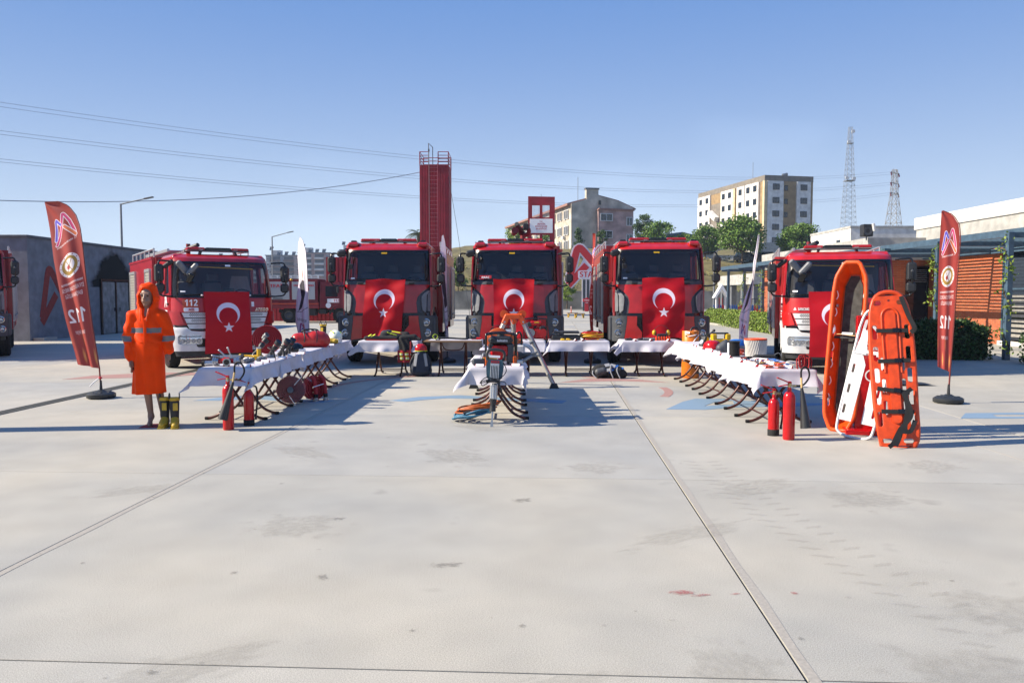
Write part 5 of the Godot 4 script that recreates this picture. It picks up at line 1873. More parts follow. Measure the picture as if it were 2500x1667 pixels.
	part(kp, "spot_mirror", mb().at(V(-0.78, 2.1, -0.07), V(0.5, 0, -0.4)).rbox(Vector3.ZERO, V(0.14, 0.24, 0.06), 0.03), mats["gloss_black"])
	part(kp, "ramp_mirror", mb().at(V(-1.2, 2.42, -0.3), V(0.2, 0, -0.9)).rbox(Vector3.ZERO, V(0.1, 0.28, 0.08), 0.04), mats["black"])
	# inside
	var inn2 := mb()
	inn2.box(V(0, 1.1, -1.3), V(2.1, 0.06, 1.9))
	inn2.box(V(0, 1.8, -2.2), V(2.1, 1.5, 0.05))
	inn2.rbox(V(0, 1.5, -0.55), V(2.0, 0.36, 0.42), 0.06)
	inn2.box(V(0, 2.5, -1.4), V(1.9, 0.03, 1.5))
	part(o, "cab_interior", inn2, mats["seat"])
	seat_row(o, 1.2, -1.3, [-0.6, 0.0])
	steering(o, V(0.55, 1.68, -0.78))
	var cv := mb().sheet(10, 10, func(u: float, v: float): return V(0.62 + (u - 0.5) * lerpf(0.8, 0.36, v) + 0.02 * sin(u * 20 + v * 6), 1.2 + v * 1.0, -1.1 - 0.35 * v + 0.05 * sin(u * 14.0) * (1.0 - v)))
	part(o, "seat_cover", cv, mats["plastic_sheet"])
	part(o, "rail", mb().cyl(V(-0.6, 2.38, -0.42), V(0.7, 2.34, -0.42), 0.012), mats["yellow"])
	part(o, "tachograph", mb().rbox(V(0.13, 1.80, -0.36), V(0.24, 0.16, 0.05), 0.02), mats["gloss_black"])
	part(o, "permit_sticker", mb().patch(pv([0.04, 2.39, 0.16, 2.39, 0.16, 2.43, 0.04, 2.43]), cabf, 0.0, 0.004), mats["print_white"])
	part(o, "road_sticker", mb().patch(pv([-0.96, 1.79, -0.86, 1.79, -0.86, 1.825, -0.96, 1.825]), cabf, 0.0, 0.004), mats["print_white"])
	light_bar(o, 1.42, 2.73 if first else 2.72, -0.9, 0.58)
	# badges
	var nm := sign_text(o, "ATEGO", 0.075, mats["chrome"], V(0.80, 1.385, -0.075), V(0.05, 0.17, 0), true, 0.32, 0.25, 0.006)
	nm.name = "badge"
	if first:
		mt("sign_orange", "a8462c", 0.5)
		var plate := part(o, "number_panel", mb().patch(round_rect(Vector2(-0.76, 1.49), Vector2(0.34, 0.3), 0.03), cabf, 0.006, 0.01, 0.1), mats["sign_orange"])
		sign_text(plate, "112", 0.14, mats["print_white"], V(-0.76, 1.55, -0.085), V(-0.1, -0.12, 0), true, 0.27, 0.0, 0.02)
		part(plate, "name_strip", mb().patch(round_rect(Vector2(-0.76, 1.395), Vector2(0.30, 0.09), 0.02), cabf, 0.012, 0.01, 0.1), mats["print_white"])
		sign_text(plate, "ACİL", 0.05, mats["card_red"], V(-0.76, 1.395, -0.062), V(-0.1, -0.12, 0), true, 0.13, 0.0, 0.02)
		part(o, "fuse_label", mb().patch(pv([0.57, 1.46, 0.63, 1.46, 0.63, 1.57, 0.57, 1.57]), cabf, 0.004, 0.006), mats["print_white"])
		for s in [-1, 1]: part(o, "flag_tie", mb().ell(V(s * 0.53, 1.72, -0.05), V(0.03, 0.02, 0.02), 8, 6), mats["print_white"])
	else:
		sign_text(o, "SANCAKLI", 0.055, mats["print_white"], V(-0.72, 1.42, -0.085), V(-0.06, -0.12, 0), true, 0.26, 0.0, 0.02)
		part(o, "maker_mark", mb().patch(pv([-0.94, 1.40, -0.88, 1.40, -0.91, 1.46]), cabf, 0.004, 0.006), mats["print_white"])
	var chs := mb()
	for s in [-0.4, 0.4]: chs.box(V(s, 0.72, -3.6), V(0.1, 0.22, 6.6))
	chs.box(V(0, 0.45, -1.4), V(1.8, 0.14, 0.16))
	chs.box(V(0, 0.45, -4.9), V(1.8, 0.2, 0.2))
	part(o, "chassis", chs, mats["black"])
	body_box(o, -2.5, -6.9, 2.46, 0.66, 2.62, [[-2.68, -3.55, 0.95, 2.3], [-5.5, -6.7, 0.95, 2.3]], paint, 4.9)
	roof_gallery(o, -2.7, -6.8, 2.3, 2.66)
	part(o, "headboard", mb().box(V(0, 2.3, -2.42), V(2.3, 0.7, 0.08)), mats["red_dull"])
	var mon := part(o, "water_cannon", mb().cyl(V(-0.55, 2.7, -1.5), V(-0.55, 2.96, -1.5), 0.05), mats["red_dull"])
	part(mon, "barrel", mb().at(V(-0.5, 2.86, -1.3), V(1.3, 0.5, 0)).cyl(V(0, -0.22, 0), V(0, 0.22, 0), 0.07, 0.05), mats["black"])
	return o

func off_road_truck() -> void:
	var o := thing("fire_engine", "old dark red off-road fire tanker parked side-on in the background", "fire engine", V(-14.2, 0, -51.6), 0.0, "fire engines lined up")
	var dk := mt("old_red", "7c1626", 0.55, 0.0, "dirt", 0.3)
	part(o, "body", mb().rbox(V(0.2, 1.95, 0), V(3.4, 1.7, 2.3), 0.05), dk)
	part(o, "lower_body", mb().box(V(0.2, 1.13, 0.03), V(3.5, 0.4, 2.3)), dk)
	mt("stripe_orange", "a23a22", 0.5)
	part(o, "stripe", mb().box(V(0.2, 1.22, 1.185), V(3.5, 0.07, 0.01)), mats["stripe_orange"])
	var x := -0.62
	for k in 2:
		var sh := part(o, "shutter", mb().rbox(V(x, 2.05, 1.16), V(1.45, 1.12, 0.05), 0.01), mats["alu"])
		var ln: Array = [["İTFAİYE", 2.35, 0.2, 1.3]] if k == 0 else [["ARAMA-KURTARMA", 2.38, 0.13, 1.3], ["ARACI", 2.15, 0.15, 0.7], ["5", 1.86, 0.17, 0.08]]
		for q in ln: sign_text(sh, q[0], q[2], mats["card_red"], V(x + 0.02, q[1], 1.19), Vector3.ZERO, true, q[3], 0.0, 0.008)
		part(sh, "handle", mb().box(V(x, 1.56, 1.2), V(0.6, 0.04, 0.03)), mats["gloss_black"])
		x += 1.62
	part(o, "beacon", mb().ell(V(0.25, 2.74, 1.15), V(0.1, 0.07, 0.06), 10, 6), mats["gold"])
	var rail := mb()
	for y in [2.88, 3.0]: rail.box(V(0.2, y, 1.12), V(3.6, 0.05, 0.05))
	for k in 9: rail.box(V(-1.5 + k * 0.43, 2.92, 1.12), V(0.1, 0.2, 0.06))
	part(o, "roof_rail", rail, mats["white_paint"])
	# cab facing right
	var cab := mb().prism(pv([1.98, 0.95, 3.55, 0.95, 3.75, 1.5, 3.65, 1.75, 3.3, 2.45, 3.2, 2.6, 2.05, 2.62]), -1.05, 1.1)
	part(o, "cab", cab, dk)
	var dw := part(o, "door_window", mb().prism(pv([2.38, 1.68, 3.15, 1.68, 3.1, 2.35, 2.38, 2.35]), 1.0, 1.12), mats["window"])
	part(dw, "pillar", mb().box(V(3.0, 2.0, 1.12), V(0.04, 0.66, 0.02)), mats["gloss_black"])
	part(o, "wing_mirror", mb().rbox(V(3.2, 2.1, 1.3), V(0.12, 0.4, 0.2), 0.04), mats["black"])
	part(o, "bonnet", mb().rbox(V(4.15, 1.35, 0.02), V(0.95, 0.6, 1.7), 0.08), dk)
	var nl := part(o, "number_panel", mb().box(V(2.86, 1.42, 1.105), V(0.75, 0.24, 0.01)), mats["print_white"])
	sign_text(nl, "112", 0.17, mats["card_red"], V(3.06, 1.42, 1.112), Vector3.ZERO, true, 0.34)
	part(o, "badge", mb().at(V(2.55, 1.12, 1.1), V(PI / 2, 0, 0)).cyl(Vector3.ZERO, V(0, 0.01, 0), 0.17, -1, 20), mats["print_white"])
	part(o, "door_handle", mb().rbox(V(2.42, 1.45, 1.12), V(0.14, 0.04, 0.03), 0.01), mats["black"])
	for wx in [0.0, 3.3]:
		for s in [-1, 1]:
			var w := part(o, "wheel", mb().at(V(wx, 0.5, s * 0.85), V(PI / 2 * s, 0, 0)).lathe(pv([0.28, -0.16, 0.46, -0.16, 0.5, -0.1, 0.5, 0.1, 0.46, 0.16, 0.28, 0.16]), 28), mats["rubber"])
			var lug := mb().at(V(wx, 0.5, s * 0.85), V(PI / 2 * s, 0, 0))
			for k in 20: lug.box(V(cos(TAU * k / 20) * 0.5, 0, sin(TAU * k / 20) * 0.5), V(0.05, 0.26, 0.05))
			part(w, "tread", lug, mats["rubber"])
			part(w, "rim", mb().at(V(wx, 0.5, s * 0.85), V(PI / 2 * s, 0, 0)).lathe(pv([0.29, -0.1, 0.29, 0.12, 0.2, 0.08, 0.1, 0.14, 0.0, 0.15]), 18), mats["grey_plastic"])
	var fd := mb()
	var prev := Vector3.ZERO
	for k in 13:
		var an := PI * (0.04 + 0.92 * k / 12.0)
		var p := V(3.3 - cos(an) * 0.68, 0.46 + sin(an) * 0.7, 1.16)
		if k: fd.quad(prev, p, p + V(0, 0, -0.4), prev + V(0, 0, -0.4))
		prev = p
	part(o, "mudguard", fd, mats["dull_steel"])
	var un := mb()
	un.rbox(V(1.3, 0.72, 0.6), V(0.8, 0.5, 0.6), 0.05)
	un.rbox(V(2.1, 0.75, 0.6), V(0.5, 0.36, 0.5), 0.05)
	un.box(V(1.5, 0.75, 0), V(4.6, 0.2, 0.8))
	part(o, "tank_and_frame", un, mats["black"])

# ---------------------------------------------------------------- crescent flags
func flag_material() -> void:
	var w := 360
	var h := 520
	var im := Image.create(w, h, false, Image.FORMAT_RGB8)
	im.fill(Color("a80d1c"))
	var white := Color("d3cbdc")
	var big := circle(Vector2(182, 185), 94, 60)
	var cutp := circle(Vector2(182, 208), 75, 60)
	for q in Geometry2D.clip_polygons(big, cutp): fill_poly(im, q, white)
	var star := PackedVector2Array()
	for k in 10:
		var r := 46.0 if k % 2 == 0 else 18.0
		var an := -PI / 2 + TAU * k / 10
		star.append(Vector2(182, 302) + Vector2(cos(an), sin(an)) * r)
	fill_poly(im, star, white)
	var m := picture(im, "crescent_flag", 0.55)
	m.backlight_enabled = true
	m.backlight = Color(0.06, 0.03, 0.03)
	m.metallic_specular = 0.3

func hang_flag(at: Vector3, turn: float, w: float, y1: float, y0: float, skew: float, label: String, fold: float, seed_: int) -> void:
	var rng := RandomNumberGenerator.new()
	rng.seed = seed_
	var ph := rng.randf() * 6.0
	var b := mb()
	b.sheet(30, 40, func(u: float, v: float):
		var x: float = (u - 0.5) * w * (1.0 + 0.03 * sin(v * 4.0 + ph)) + skew * (1.0 - v) * (0.6 + 0.4 * (1.0 - u))
		var drop := 1.0 - v
		var rumple := fold * (0.034 * sin(u * 9.0 + drop * 5.0 + ph) * (0.4 + 0.6 * drop) + 0.045 * sin((u * 7.0 - drop * 11.0) + ph * 2.0) * maxf(0.0, 1.0 - drop * 1.6) + 0.008 * sin(drop * 24.0 + u * 5.0))
		var z := -0.03 + 0.13 * smoothstep(0.0, 0.55, drop) + rumple + 0.012 * sin(u * 3.0 + ph)
		var y := lerpf(y0, y1, v) + fold * 0.015 * sin(u * 8.0 + ph) * (1.0 if v > 0.98 else 0.3)
		return V(x, y, z))
	var o := solo("crescent_flag", b, mats["crescent_flag"], label, "flag", at, turn, "crescent flags on the fire engines")
	o.set_meta("label", label)
# ---------------------------------------------------------------- tables and their cloths
const TOP := 0.755

func pt(parent: Node, called: String, b: MB, id: String) -> MeshInstance3D:
	return part(parent, called, b, mats[id])

func folding_table(label: String, at: Vector3, turn: float) -> Node3D:
	if taken.has("folding_table"):
		for c in get_children():
			if c.name == "folding_table": return copy(c, label, at, turn)
	var o := thing("folding_table", label, "table", at, turn, "folding tables carrying the display")
	pt(o, "table_top", mb().rbox(V(0, 0.735, 0), V(1.22, 0.03, 0.68), 0.006), "wood_edge")
	for x in [-0.27, 0.27]:
		for s in [-1, 1]:
			var l := pt(o, "leg", mb().tube(smooth_line(p3([x + 0.018 * s, 0.72, 0.25 * s, x + 0.018 * s, 0.42, 0.03 * s, x + 0.018 * s, 0.2, -0.12 * s, x + 0.018 * s, 0.09, -0.22 * s, x + 0.018 * s, 0.035, -0.33 * s, x + 0.018 * s, 0.022, -0.40 * s]), 4), 0.02, 7), "brown_leg")
			pt(l, "foot_cap", mb().cyl(V(x + 0.018 * s, 0.023, -0.39 * s), V(x + 0.018 * s, 0.022, -0.435 * s), 0.022, -1, 8), "rubber")
	for s in [-1, 1]: pt(o, "foot_bar", mb().cyl(V(-0.27, 0.11, 0.2 * s), V(0.27, 0.11, 0.2 * s), 0.011, -1, 6), "brown_leg")
	pt(o, "brace", mb().tube(smooth_line(p3([-0.25, 0.71, 0.05, -0.2, 0.58, 0.06, -0.1, 0.54, 0.06, 0.1, 0.54, 0.06, 0.2, 0.58, 0.06, 0.25, 0.71, 0.05]), 4), 0.012, 6), "brown_leg")
	return o

func table_cloth(label: String, at: Vector3, turn: float, w: float, d: float, over: Vector4, wind: Vector2, seed_: int) -> void:
	# over: how far the cloth hangs past -x, +x, -z, +z edges of a top w by d
	var rng := RandomNumberGenerator.new()
	rng.seed = seed_
	var ph := rng.randf() * 6.0
	var fr := rng.randf_range(4.5, 7.0)
	var b := mb()
	b.sheet(44, 36, func(u: float, v: float):
		var q := Vector2(lerpf(-w / 2 - over.x, w / 2 + over.y, u), lerpf(d / 2 + over.w, -d / 2 - over.z, v))
		var p := Vector2(clampf(q.x, -w / 2 - 0.004, w / 2 + 0.004), clampf(q.y, -d / 2 - 0.004, d / 2 + 0.004))
		var e := q - p
		var l := e.length()
		if l < 0.001: return V(p.x, TOP + 0.0025 * sin(q.x * 9.0 + ph) * sin(q.y * 11.0), p.y)
		var out := e / l
		var corner := minf(absf(e.x), absf(e.y)) / maxf(l, 0.001)
		var along := q.x * absf(out.y) + q.y * absf(out.x)
		var wave := (0.18 + 0.2 * sin(along * fr + ph + 0.8 * sin(along * 2.1)) + 0.07 * sin(along * fr * 2.7 + ph * 2.0 + sin(along * 3.7))) * l + corner * 0.3 * l
		var flare := out * (0.012 + wave * smoothstep(0.02, 0.2, l)) + wind * l * (0.5 + corner)
		return V(p.x + flare.x, TOP - l * (0.93 - 0.12 * wind.length()) + 0.004 * sin(along * 7.0 + ph) * smoothstep(0.1, 0.3, l), p.y + flare.y))
	solo("tablecloth", b, mats["cloth_white"], label, "tablecloth", at, turn, "white tablecloths on the display tables")

func build_tables() -> void:
	var cw := mt("cloth_white", "c6c4cd", 0.85, 0.0, "cloth", 1.0)
	cw.backlight_enabled = true
	cw.backlight = Color(0.25, 0.25, 0.26)
	cw.rim_enabled = true
	cw.rim = 0.25
	var ord := ["nearest", "second nearest", "middle", "second farthest", "farthest"]
	for k in 5:
		var z := -11.15 - k * 1.3
		folding_table("%s folding table in the left row" % ord[k], V(-3.8, 0, z), 90)
		var o := Vector4(0.24, 0.23, 0.24, 0.25)
		if k == 0: o = Vector4(0.27, 0.23, 0.24, 0.25)
		if k == 1: o = Vector4(0.2, -0.12, 0.24, 0.25)
		table_cloth("white cloth on the %s table of the left row" % ord[k], V(-3.8, 0.003 * k, z), -90, 1.24, 0.7, Vector4(o.y, o.x, o.z, o.w), Vector2(0.25 if k == 0 else 0.0, 0.28), 10 + k)
	for k in 5:
		var z := -10.88 - k * 1.25
		var x := 3.58 + k * 0.04
		folding_table("%s folding table in the right row" % ord[k], V(x, 0, z), 90)
		table_cloth("white cloth on the %s table of the right row" % ord[k], V(x, 0.003 * k, z), -90, 1.24, 0.7, Vector4(0.22 if k < 4 else 0.28, 0.24, 0.25, 0.27), Vector2(0.05, 0.1), 30 + k)
	for k in 3:
		var z := -11.2 - k * 1.35
		folding_table("%s folding table in the centre row" % ["nearest", "middle", "farthest"][k], V(-0.2, 0, z), 90)
		table_cloth("white cloth on the %s table of the centre row" % ["nearest", "middle", "farthest"][k], V(-0.2, 0.003 * k, z), -90, 1.24, 0.72, Vector4(0.24, 0.26, 0.25, 0.25), Vector2(0.1, 0.2), 50 + k)
	var bx := [-2.62, -1.27, 0.08, 1.44, 2.98]
	var nm := ["back table with the fire suits", "back table with bare wooden edge", "back table behind the tripod", "back table with the coiled hoses", "back table with the ear defenders"]
	for k in 5:
		folding_table("folding %s" % nm[k], V(bx[k], 0, -17.2), 0)
		var o := Vector4(0.24, 0.2, 0.25, 0.26)
		if k == 1: o = Vector4(-0.1, 0.3, 0.3, -0.08)
		if k == 3: o = Vector4(0.26, 0.1, 0.25, 0.25)
		table_cloth("white cloth on the %s" % nm[k], V(bx[k], 0.002, -17.2), 0, 1.24, 0.7, o, Vector2(-0.2, 0.06), 70 + k)
	mt("clip_wood", "9a7a4c", 0.6)

# ---------------------------------------------------------------- shared gear
func tent_card(at: Vector3, turn: float, where: String) -> void:
	var ex: Node = null
	for c in get_children():
		if c.name == "label_card": ex = c
	if ex != null:
		copy(ex, "small folded red and white label card on the " + where, at, turn).set_meta("group", "label cards on the " + where)
		return
	var o := thing("label_card", "small folded red and white label card on the " + where, "card", at, turn, "label cards on the " + where)
	pt(o, "card", mb().prism(pv([-0.03, 0, 0.03, 0, 0.0, 0.038]), -0.06, 0.06), "card_red")
	var b := mb()
	b.quad(V(0.031, 0.002, 0.055), V(0.031, 0.002, -0.055), V(0.002, 0.038, -0.055), V(0.002, 0.038, 0.055))
	b.quad(V(-0.031, 0.002, -0.055), V(-0.031, 0.002, 0.055), V(-0.002, 0.038, 0.055), V(-0.002, 0.038, -0.055))
	pt(o, "face", b, "print_white")

func spiral(b: MB, r0: float, r1: float, turns: float, w: float, th: float, squash := 1.0) -> void:
	var n := int(turns * 26)
	var last := []
	for i in n + 1:
		var t := float(i) / n
		var an := t * turns * TAU
		var r := lerpf(r0, r1, t)
		var d := V(cos(an), sin(an) * squash, 0)
		var wob := 0.003 * sin(an * 1.7)
		var cur := [d * (r - th / 2) + V(0, 0, w / 2 + wob), d * (r + th / 2) + V(0, 0, w / 2 + wob), d * (r + th / 2) + V(0, 0, -w / 2 + wob), d * (r - th / 2) + V(0, 0, -w / 2 + wob)]
		if i:
			for k in 4: b.quad(last[k], last[(k + 1) % 4], cur[(k + 1) % 4], cur[k])
		last = cur

func coupling(b: MB, r: float, l: float) -> void:   # along +Y from the current place
	b.lathe(pv([0, 0, r * 0.7, 0, r * 0.7, l * 0.35, r, l * 0.4, r, l * 0.55, r * 0.86, l * 0.58, r * 0.86, l * 0.72, r * 1.05, l * 0.76, r * 1.05, l, r * 0.75, l, r * 0.72, l * 0.8, 0, l * 0.8]), 16)

func extinguisher(co2: bool, at: Vector3, turn: float, label: String, horn: float) -> void:
	var o := thing("fire_extinguisher", label, "fire extinguisher", at, turn, "fire extinguishers on the ground")
	var r := 0.069 if co2 else 0.066
	var h := 0.54 if co2 else 0.42
	var y0 := 0.0 if co2 else 0.012
	pt(o, "cylinder", mb().lathe(pv([0, y0, r * 0.9, y0, r, y0 + 0.02, r, h - 0.05, r * 0.93, h - 0.015, r * 0.7, h + 0.018, r * 0.36, h + 0.036, 0.024, h + 0.045, 0.024, h + 0.085, 0, h + 0.085]), 28), "ext_red")
	if not co2: pt(o, "base_ring", mb().lathe(pv([0, 0, r * 1.05, 0, r * 1.06, 0.075, r * 1.0, 0.08]), 28), "rubber")
	var vh := h + 0.08
	pt(o, "valve", mb().cyl(V(0, vh - 0.01, 0), V(0, vh + 0.05, 0), 0.022).cyl(V(0, vh + 0.02, 0), V(0.08, vh + 0.02, 0), 0.013), "brass")
	var hd := mb()
	hd.at(V(-0.07, vh + 0.085, 0), V(0, 0, -0.38)).rbox(Vector3.ZERO, V(0.2, 0.014, 0.03), 0.005)
	hd.at(V(-0.06, vh + 0.03, 0), V(0, 0, 0.16)).rbox(Vector3.ZERO, V(0.16, 0.012, 0.028), 0.005)
	hd.at(V(0, vh + 0.05, 0)).rbox(Vector3.ZERO, V(0.04, 0.05, 0.034), 0.006)
	pt(o, "handle", hd, "ext_red")
	pt(o, "gauge", mb().at(V(0.01, vh + 0.01, 0.02), V(PI / 2, 0, 0)).cyl(Vector3.ZERO, V(0, 0.012, 0), 0.014), "steel")
	if co2:
		var top := V(0.12, 0.56, 0.05)
		pt(o, "hose", mb().tube(smooth_line(p3([0.08, vh + 0.02, 0, 0.17, vh + 0.03, 0.01, 0.235, vh + 0.12, 0.02, 0.22, vh + 0.21, 0.03, 0.16, vh + 0.245, 0.04, 0.12, vh + 0.2, 0.045, top.x, vh + 0.1, top.z])), 0.0115, 8), "rubber")
		pt(o, "grip", mb().cyl(V(top.x, vh + 0.12, top.z), V(top.x - horn * 0.02, vh - 0.0, top.z + 0.005), 0.013, 0.012, 10), "grip_wood")
		pt(o, "horn", mb().cyl(V(top.x - horn * 0.02, vh, top.z + 0.005), V(top.x - horn * 0.14, vh - 0.47, top.z + 0.06), 0.016, 0.062, 16), "black")
	else:
		pt(o, "hose", mb().tube(smooth_line(p3([0.06, vh + 0.02, 0, 0.1, vh - 0.0, 0.0, 0.115, vh - 0.14, 0.01, 0.10, vh - 0.3, 0.01, 0.09, 0.12, 0.01])), 0.012, 8), "rubber")
		pt(o, "nozzle", mb().cyl(V(0.09, 0.13, 0.01), V(0.088, 0.08, 0.01), 0.014, 0.017), "black")

func hard_hat(called: String, label: String, at: Vector3, turn: float, shell: String, trim: String, size := 1.0) -> Node3D:
	var o := thing(called, label, "helmet", at, turn)
	var sh := mb()
	sh.x = Transform3D(Basis().scaled(V(size, size, size * 1.18)), Vector3.ZERO)
	sh.lathe(pv([0.132, 0.0, 0.136, 0.03, 0.132, 0.075, 0.115, 0.115, 0.085, 0.142, 0.045, 0.157, 0.0, 0.16]), 24)
	pt(o, "shell", sh, shell)
	var rm := mb()
	rm.x = Transform3D(Basis().scaled(V(size, size, size * 1.18)), Vector3.ZERO)
	rm.ring(V(0, 0.01, 0), Vector3.UP, 0.134, 0.009, 24, 6)
	pt(o, "rim", rm, trim)
	var vt := mb()
	for s in [-1, 1]:
		for k in 4: vt.at(V(s * 0.118 * size, 0.085 * size, (-0.06 + k * 0.035) * size), V(0, 0, s * -0.9)).rbox(Vector3.ZERO, V(0.012, 0.012, 0.022) * size, 0.003)
	pt(o, "vent", vt, "black")
	pt(o, "strap", mb().tube(smooth_line(p3([-0.12, 0.01, 0.03, -0.06, 0.004, 0.19, 0.06, 0.004, 0.19, 0.12, 0.01, 0.03]), 4), 0.006, 5), "black")
	return o

func carabiner_mesh() -> ArrayMesh:
	return mb().tube(smooth_line(p3([-0.025, 0.006, -0.045, 0.0, 0.006, -0.058, 0.025, 0.006, -0.045, 0.022, 0.006, 0.03, 0.0, 0.006, 0.05, -0.018, 0.006, 0.035, -0.025, 0.006, -0.045]), 3), 0.006, 5).mesh()

func plate_pulley(label: String, at: Vector3, turn: float, mat: String, group := "") -> void:
	var o := thing("rope_pulley", label, "pulley", at, turn, group)
	var cheek := pv([-0.05, 0, -0.035, -0.05, 0.035, -0.05, 0.05, 0, 0.04, 0.06, 0.0, 0.09, -0.04, 0.06])
	for z in [0.0, 0.03]:
		var b := mb()
		b.x = Transform3D(Basis.from_euler(V(-PI / 2, 0, 0)), V(0, z, 0))
		b.plate(cheek, [circle(Vector2(0, 0.055), 0.017, 10)], 0.0, 0.008)
		pt(o, "cheek", b, mat)
	pt(o, "sheave", mb().cyl(V(0, 0.008, 0), V(0, 0.03, 0), 0.034), "dull_steel")
	pt(o, "axle", mb().cyl(V(0, -0.001, 0), V(0, 0.046, 0), 0.012), "steel")

# ---------------------------------------------------------------- left row
func build_left_gear() -> void:
	mt("boot_yellow", "c9a72a", 0.5, 0.0, "dirt", 2.0)
	mt("ext_red", "c0141a", 0.22, 0.0, "dirt", 1.5)
	mt("brass", "b9a878", 0.35, 0.8)
	mt("grip_wood", "c8a972", 0.6)
	mt("hose_red", "b3222b", 0.7, 0.0, "fine", 2.0)
	mt("hose_dull", "8a2029", 0.8, 0.0, "dirt", 2.0)
	var wrap := mt("clear_wrap", "d8d4da", 0.35)
	wrap.transparency = BaseMaterial3D.TRANSPARENCY_ALPHA
	wrap.albedo_color.a = 0.09
	extinguisher(true, V(-3.62, 0, -10.08), -8, "tall red extinguisher with black horn in front of the left tables", 1.0)
	extinguisher(false, V(-3.47, 0, -10.42), 5, "shorter red extinguisher with black base behind the left horned one", 0.0)
	# three-way dividing breeching
	var o := thing("dividing_breeching", "red three-way hose divider with silver couplings at the left table end", "hose fitting", V(-3.86, TOP + 0.07, -10.72), 10)
	pt(o, "body", mb().rbox(V(0, 0, 0), V(0.12, 0.1, 0.1), 0.03).cyl(V(-0.12, 0, 0), V(0.12, 0, 0), 0.035), "ext_red")
	for s in [-1, 1]:
		var c := mb().at(V(s * 0.1, 0, 0.02), V(0, 0, -PI / 2 * s))
		coupling(c, 0.058, 0.07)
		pt(o, "outlet", c, "steel")
	var c0 := mb().at(V(0.02, -0.005, 0.05), V(PI / 2, 0, 0))
	coupling(c0, 0.05, 0.07)
	pt(o, "outlet", c0, "steel")
	pt(o, "outlet_bore", mb().at(V(0.02, -0.005, 0.121), V(PI / 2, 0, 0)).cyl(Vector3.ZERO, V(0, 0.003, 0), 0.036), "gloss_black")
	for q in [[0.0, 0.75], [-0.05, 1.35], [0.06, 0.3]]:
		pt(o, "valve_lever", mb().at(V(q[0], 0.05, -0.01), V(0, 0, q[1])).cyl(Vector3.ZERO, V(0, 0.035, 0), 0.018).cyl(V(0, 0.03, 0), V(0, 0.13, 0.02), 0.008, 0.011).ell(V(0, 0.135, 0.02), V(0.014, 0.014, 0.014), 8, 6), "alu")
	for s in [-0.03, 0.03]: pt(o, "foot", mb().box(V(s, -0.055, 0), V(0.02, 0.03, 0.06)), "ext_red")
	var tb := thing("suction_tube", "thick grey-blue suction tube with black end rings on the left table", "tube", V(-3.98, TOP + 0.06, -11.25), 8)
	pt(tb, "tube", mb().at(Vector3.ZERO, V(0, 0, PI / 2)).cyl(V(0, -0.15, 0), V(0, 0.15, 0), 0.055, -1, 20), "tube_blue" if mats.has("tube_blue") else "dull_steel")
	for s in [-1, 1]: pt(tb, "end_ring", mb().cyl(V(s * 0.135, 0, 0), V(s * 0.165, 0, 0), 0.066, -1, 20), "black")
	var st := thing("short_pipe", "short polished pipe with black sleeve at the left table corner", "pipe", V(-4.08, TOP + 0.035, -10.78), 6)
	pt(st, "pipe", mb().cyl(V(-0.1, 0, 0), V(0.1, 0, 0), 0.034, -1, 16), "steel")
	pt(st, "sleeve", mb().cyl(V(-0.13, 0, 0), V(-0.09, 0, 0), 0.038, -1, 16), "rubber")
	for q in [[-3.74, -11.22, 0.22, "grey ribbed hose coupling behind the red divider", 70.0], [-3.62, -11.42, 0.17, "silver ribbed coupling beside the yellow nozzle", 80.0], [-3.60, -11.75, 0.12, "small silver coupling near the black nozzles", 30.0]]:
		var k := thing("hose_coupling", q[3], "coupling", V(q[0], TOP + 0.04, q[1]), q[4], "loose hose couplings")
		var b := mb().at(V(-q[2] / 2, 0, 0), V(0, 0, -PI / 2))
		coupling(b, 0.038, q[2] * 0.5)
		b.at(V(0, 0, 0), V(0, 0, -PI / 2))
		coupling(b, 0.035, q[2] * 0.5)
		pt(k, "body", b, "dull_steel")
		pt(k, "lug", mb().box(V(0, 0.03, 0), V(0.03, 0.04, 0.02)), "alu")
	var y := thing("foam_nozzle", "yellow branch pipe with upright inlet on the left table", "nozzle", V(-3.82, TOP + 0.05, -11.75), 2)
	pt(y, "barrel", mb().cyl(V(-0.2, 0.02, 0), V(0.06, 0.0, 0), 0.016, 0.022), "yellow")
	pt(y, "knob", mb().ell(V(-0.2, 0.02, 0), V(0.03, 0.025, 0.025), 10, 7), "yellow")
	pt(y, "chamber", mb().rbox(V(0.06, -0.01, 0), V(0.15, 0.075, 0.08), 0.02), "yellow")
	pt(y, "inlet", mb().cyl(V(0.07, 0.02, 0), V(0.07, 0.12, 0), 0.032), "yellow")
	pt(y, "cap", mb().cyl(V(0.07, 0.12, 0), V(0.07, 0.14, 0), 0.036), "alu")
	var gun: Node3D = null
	var gi := 0
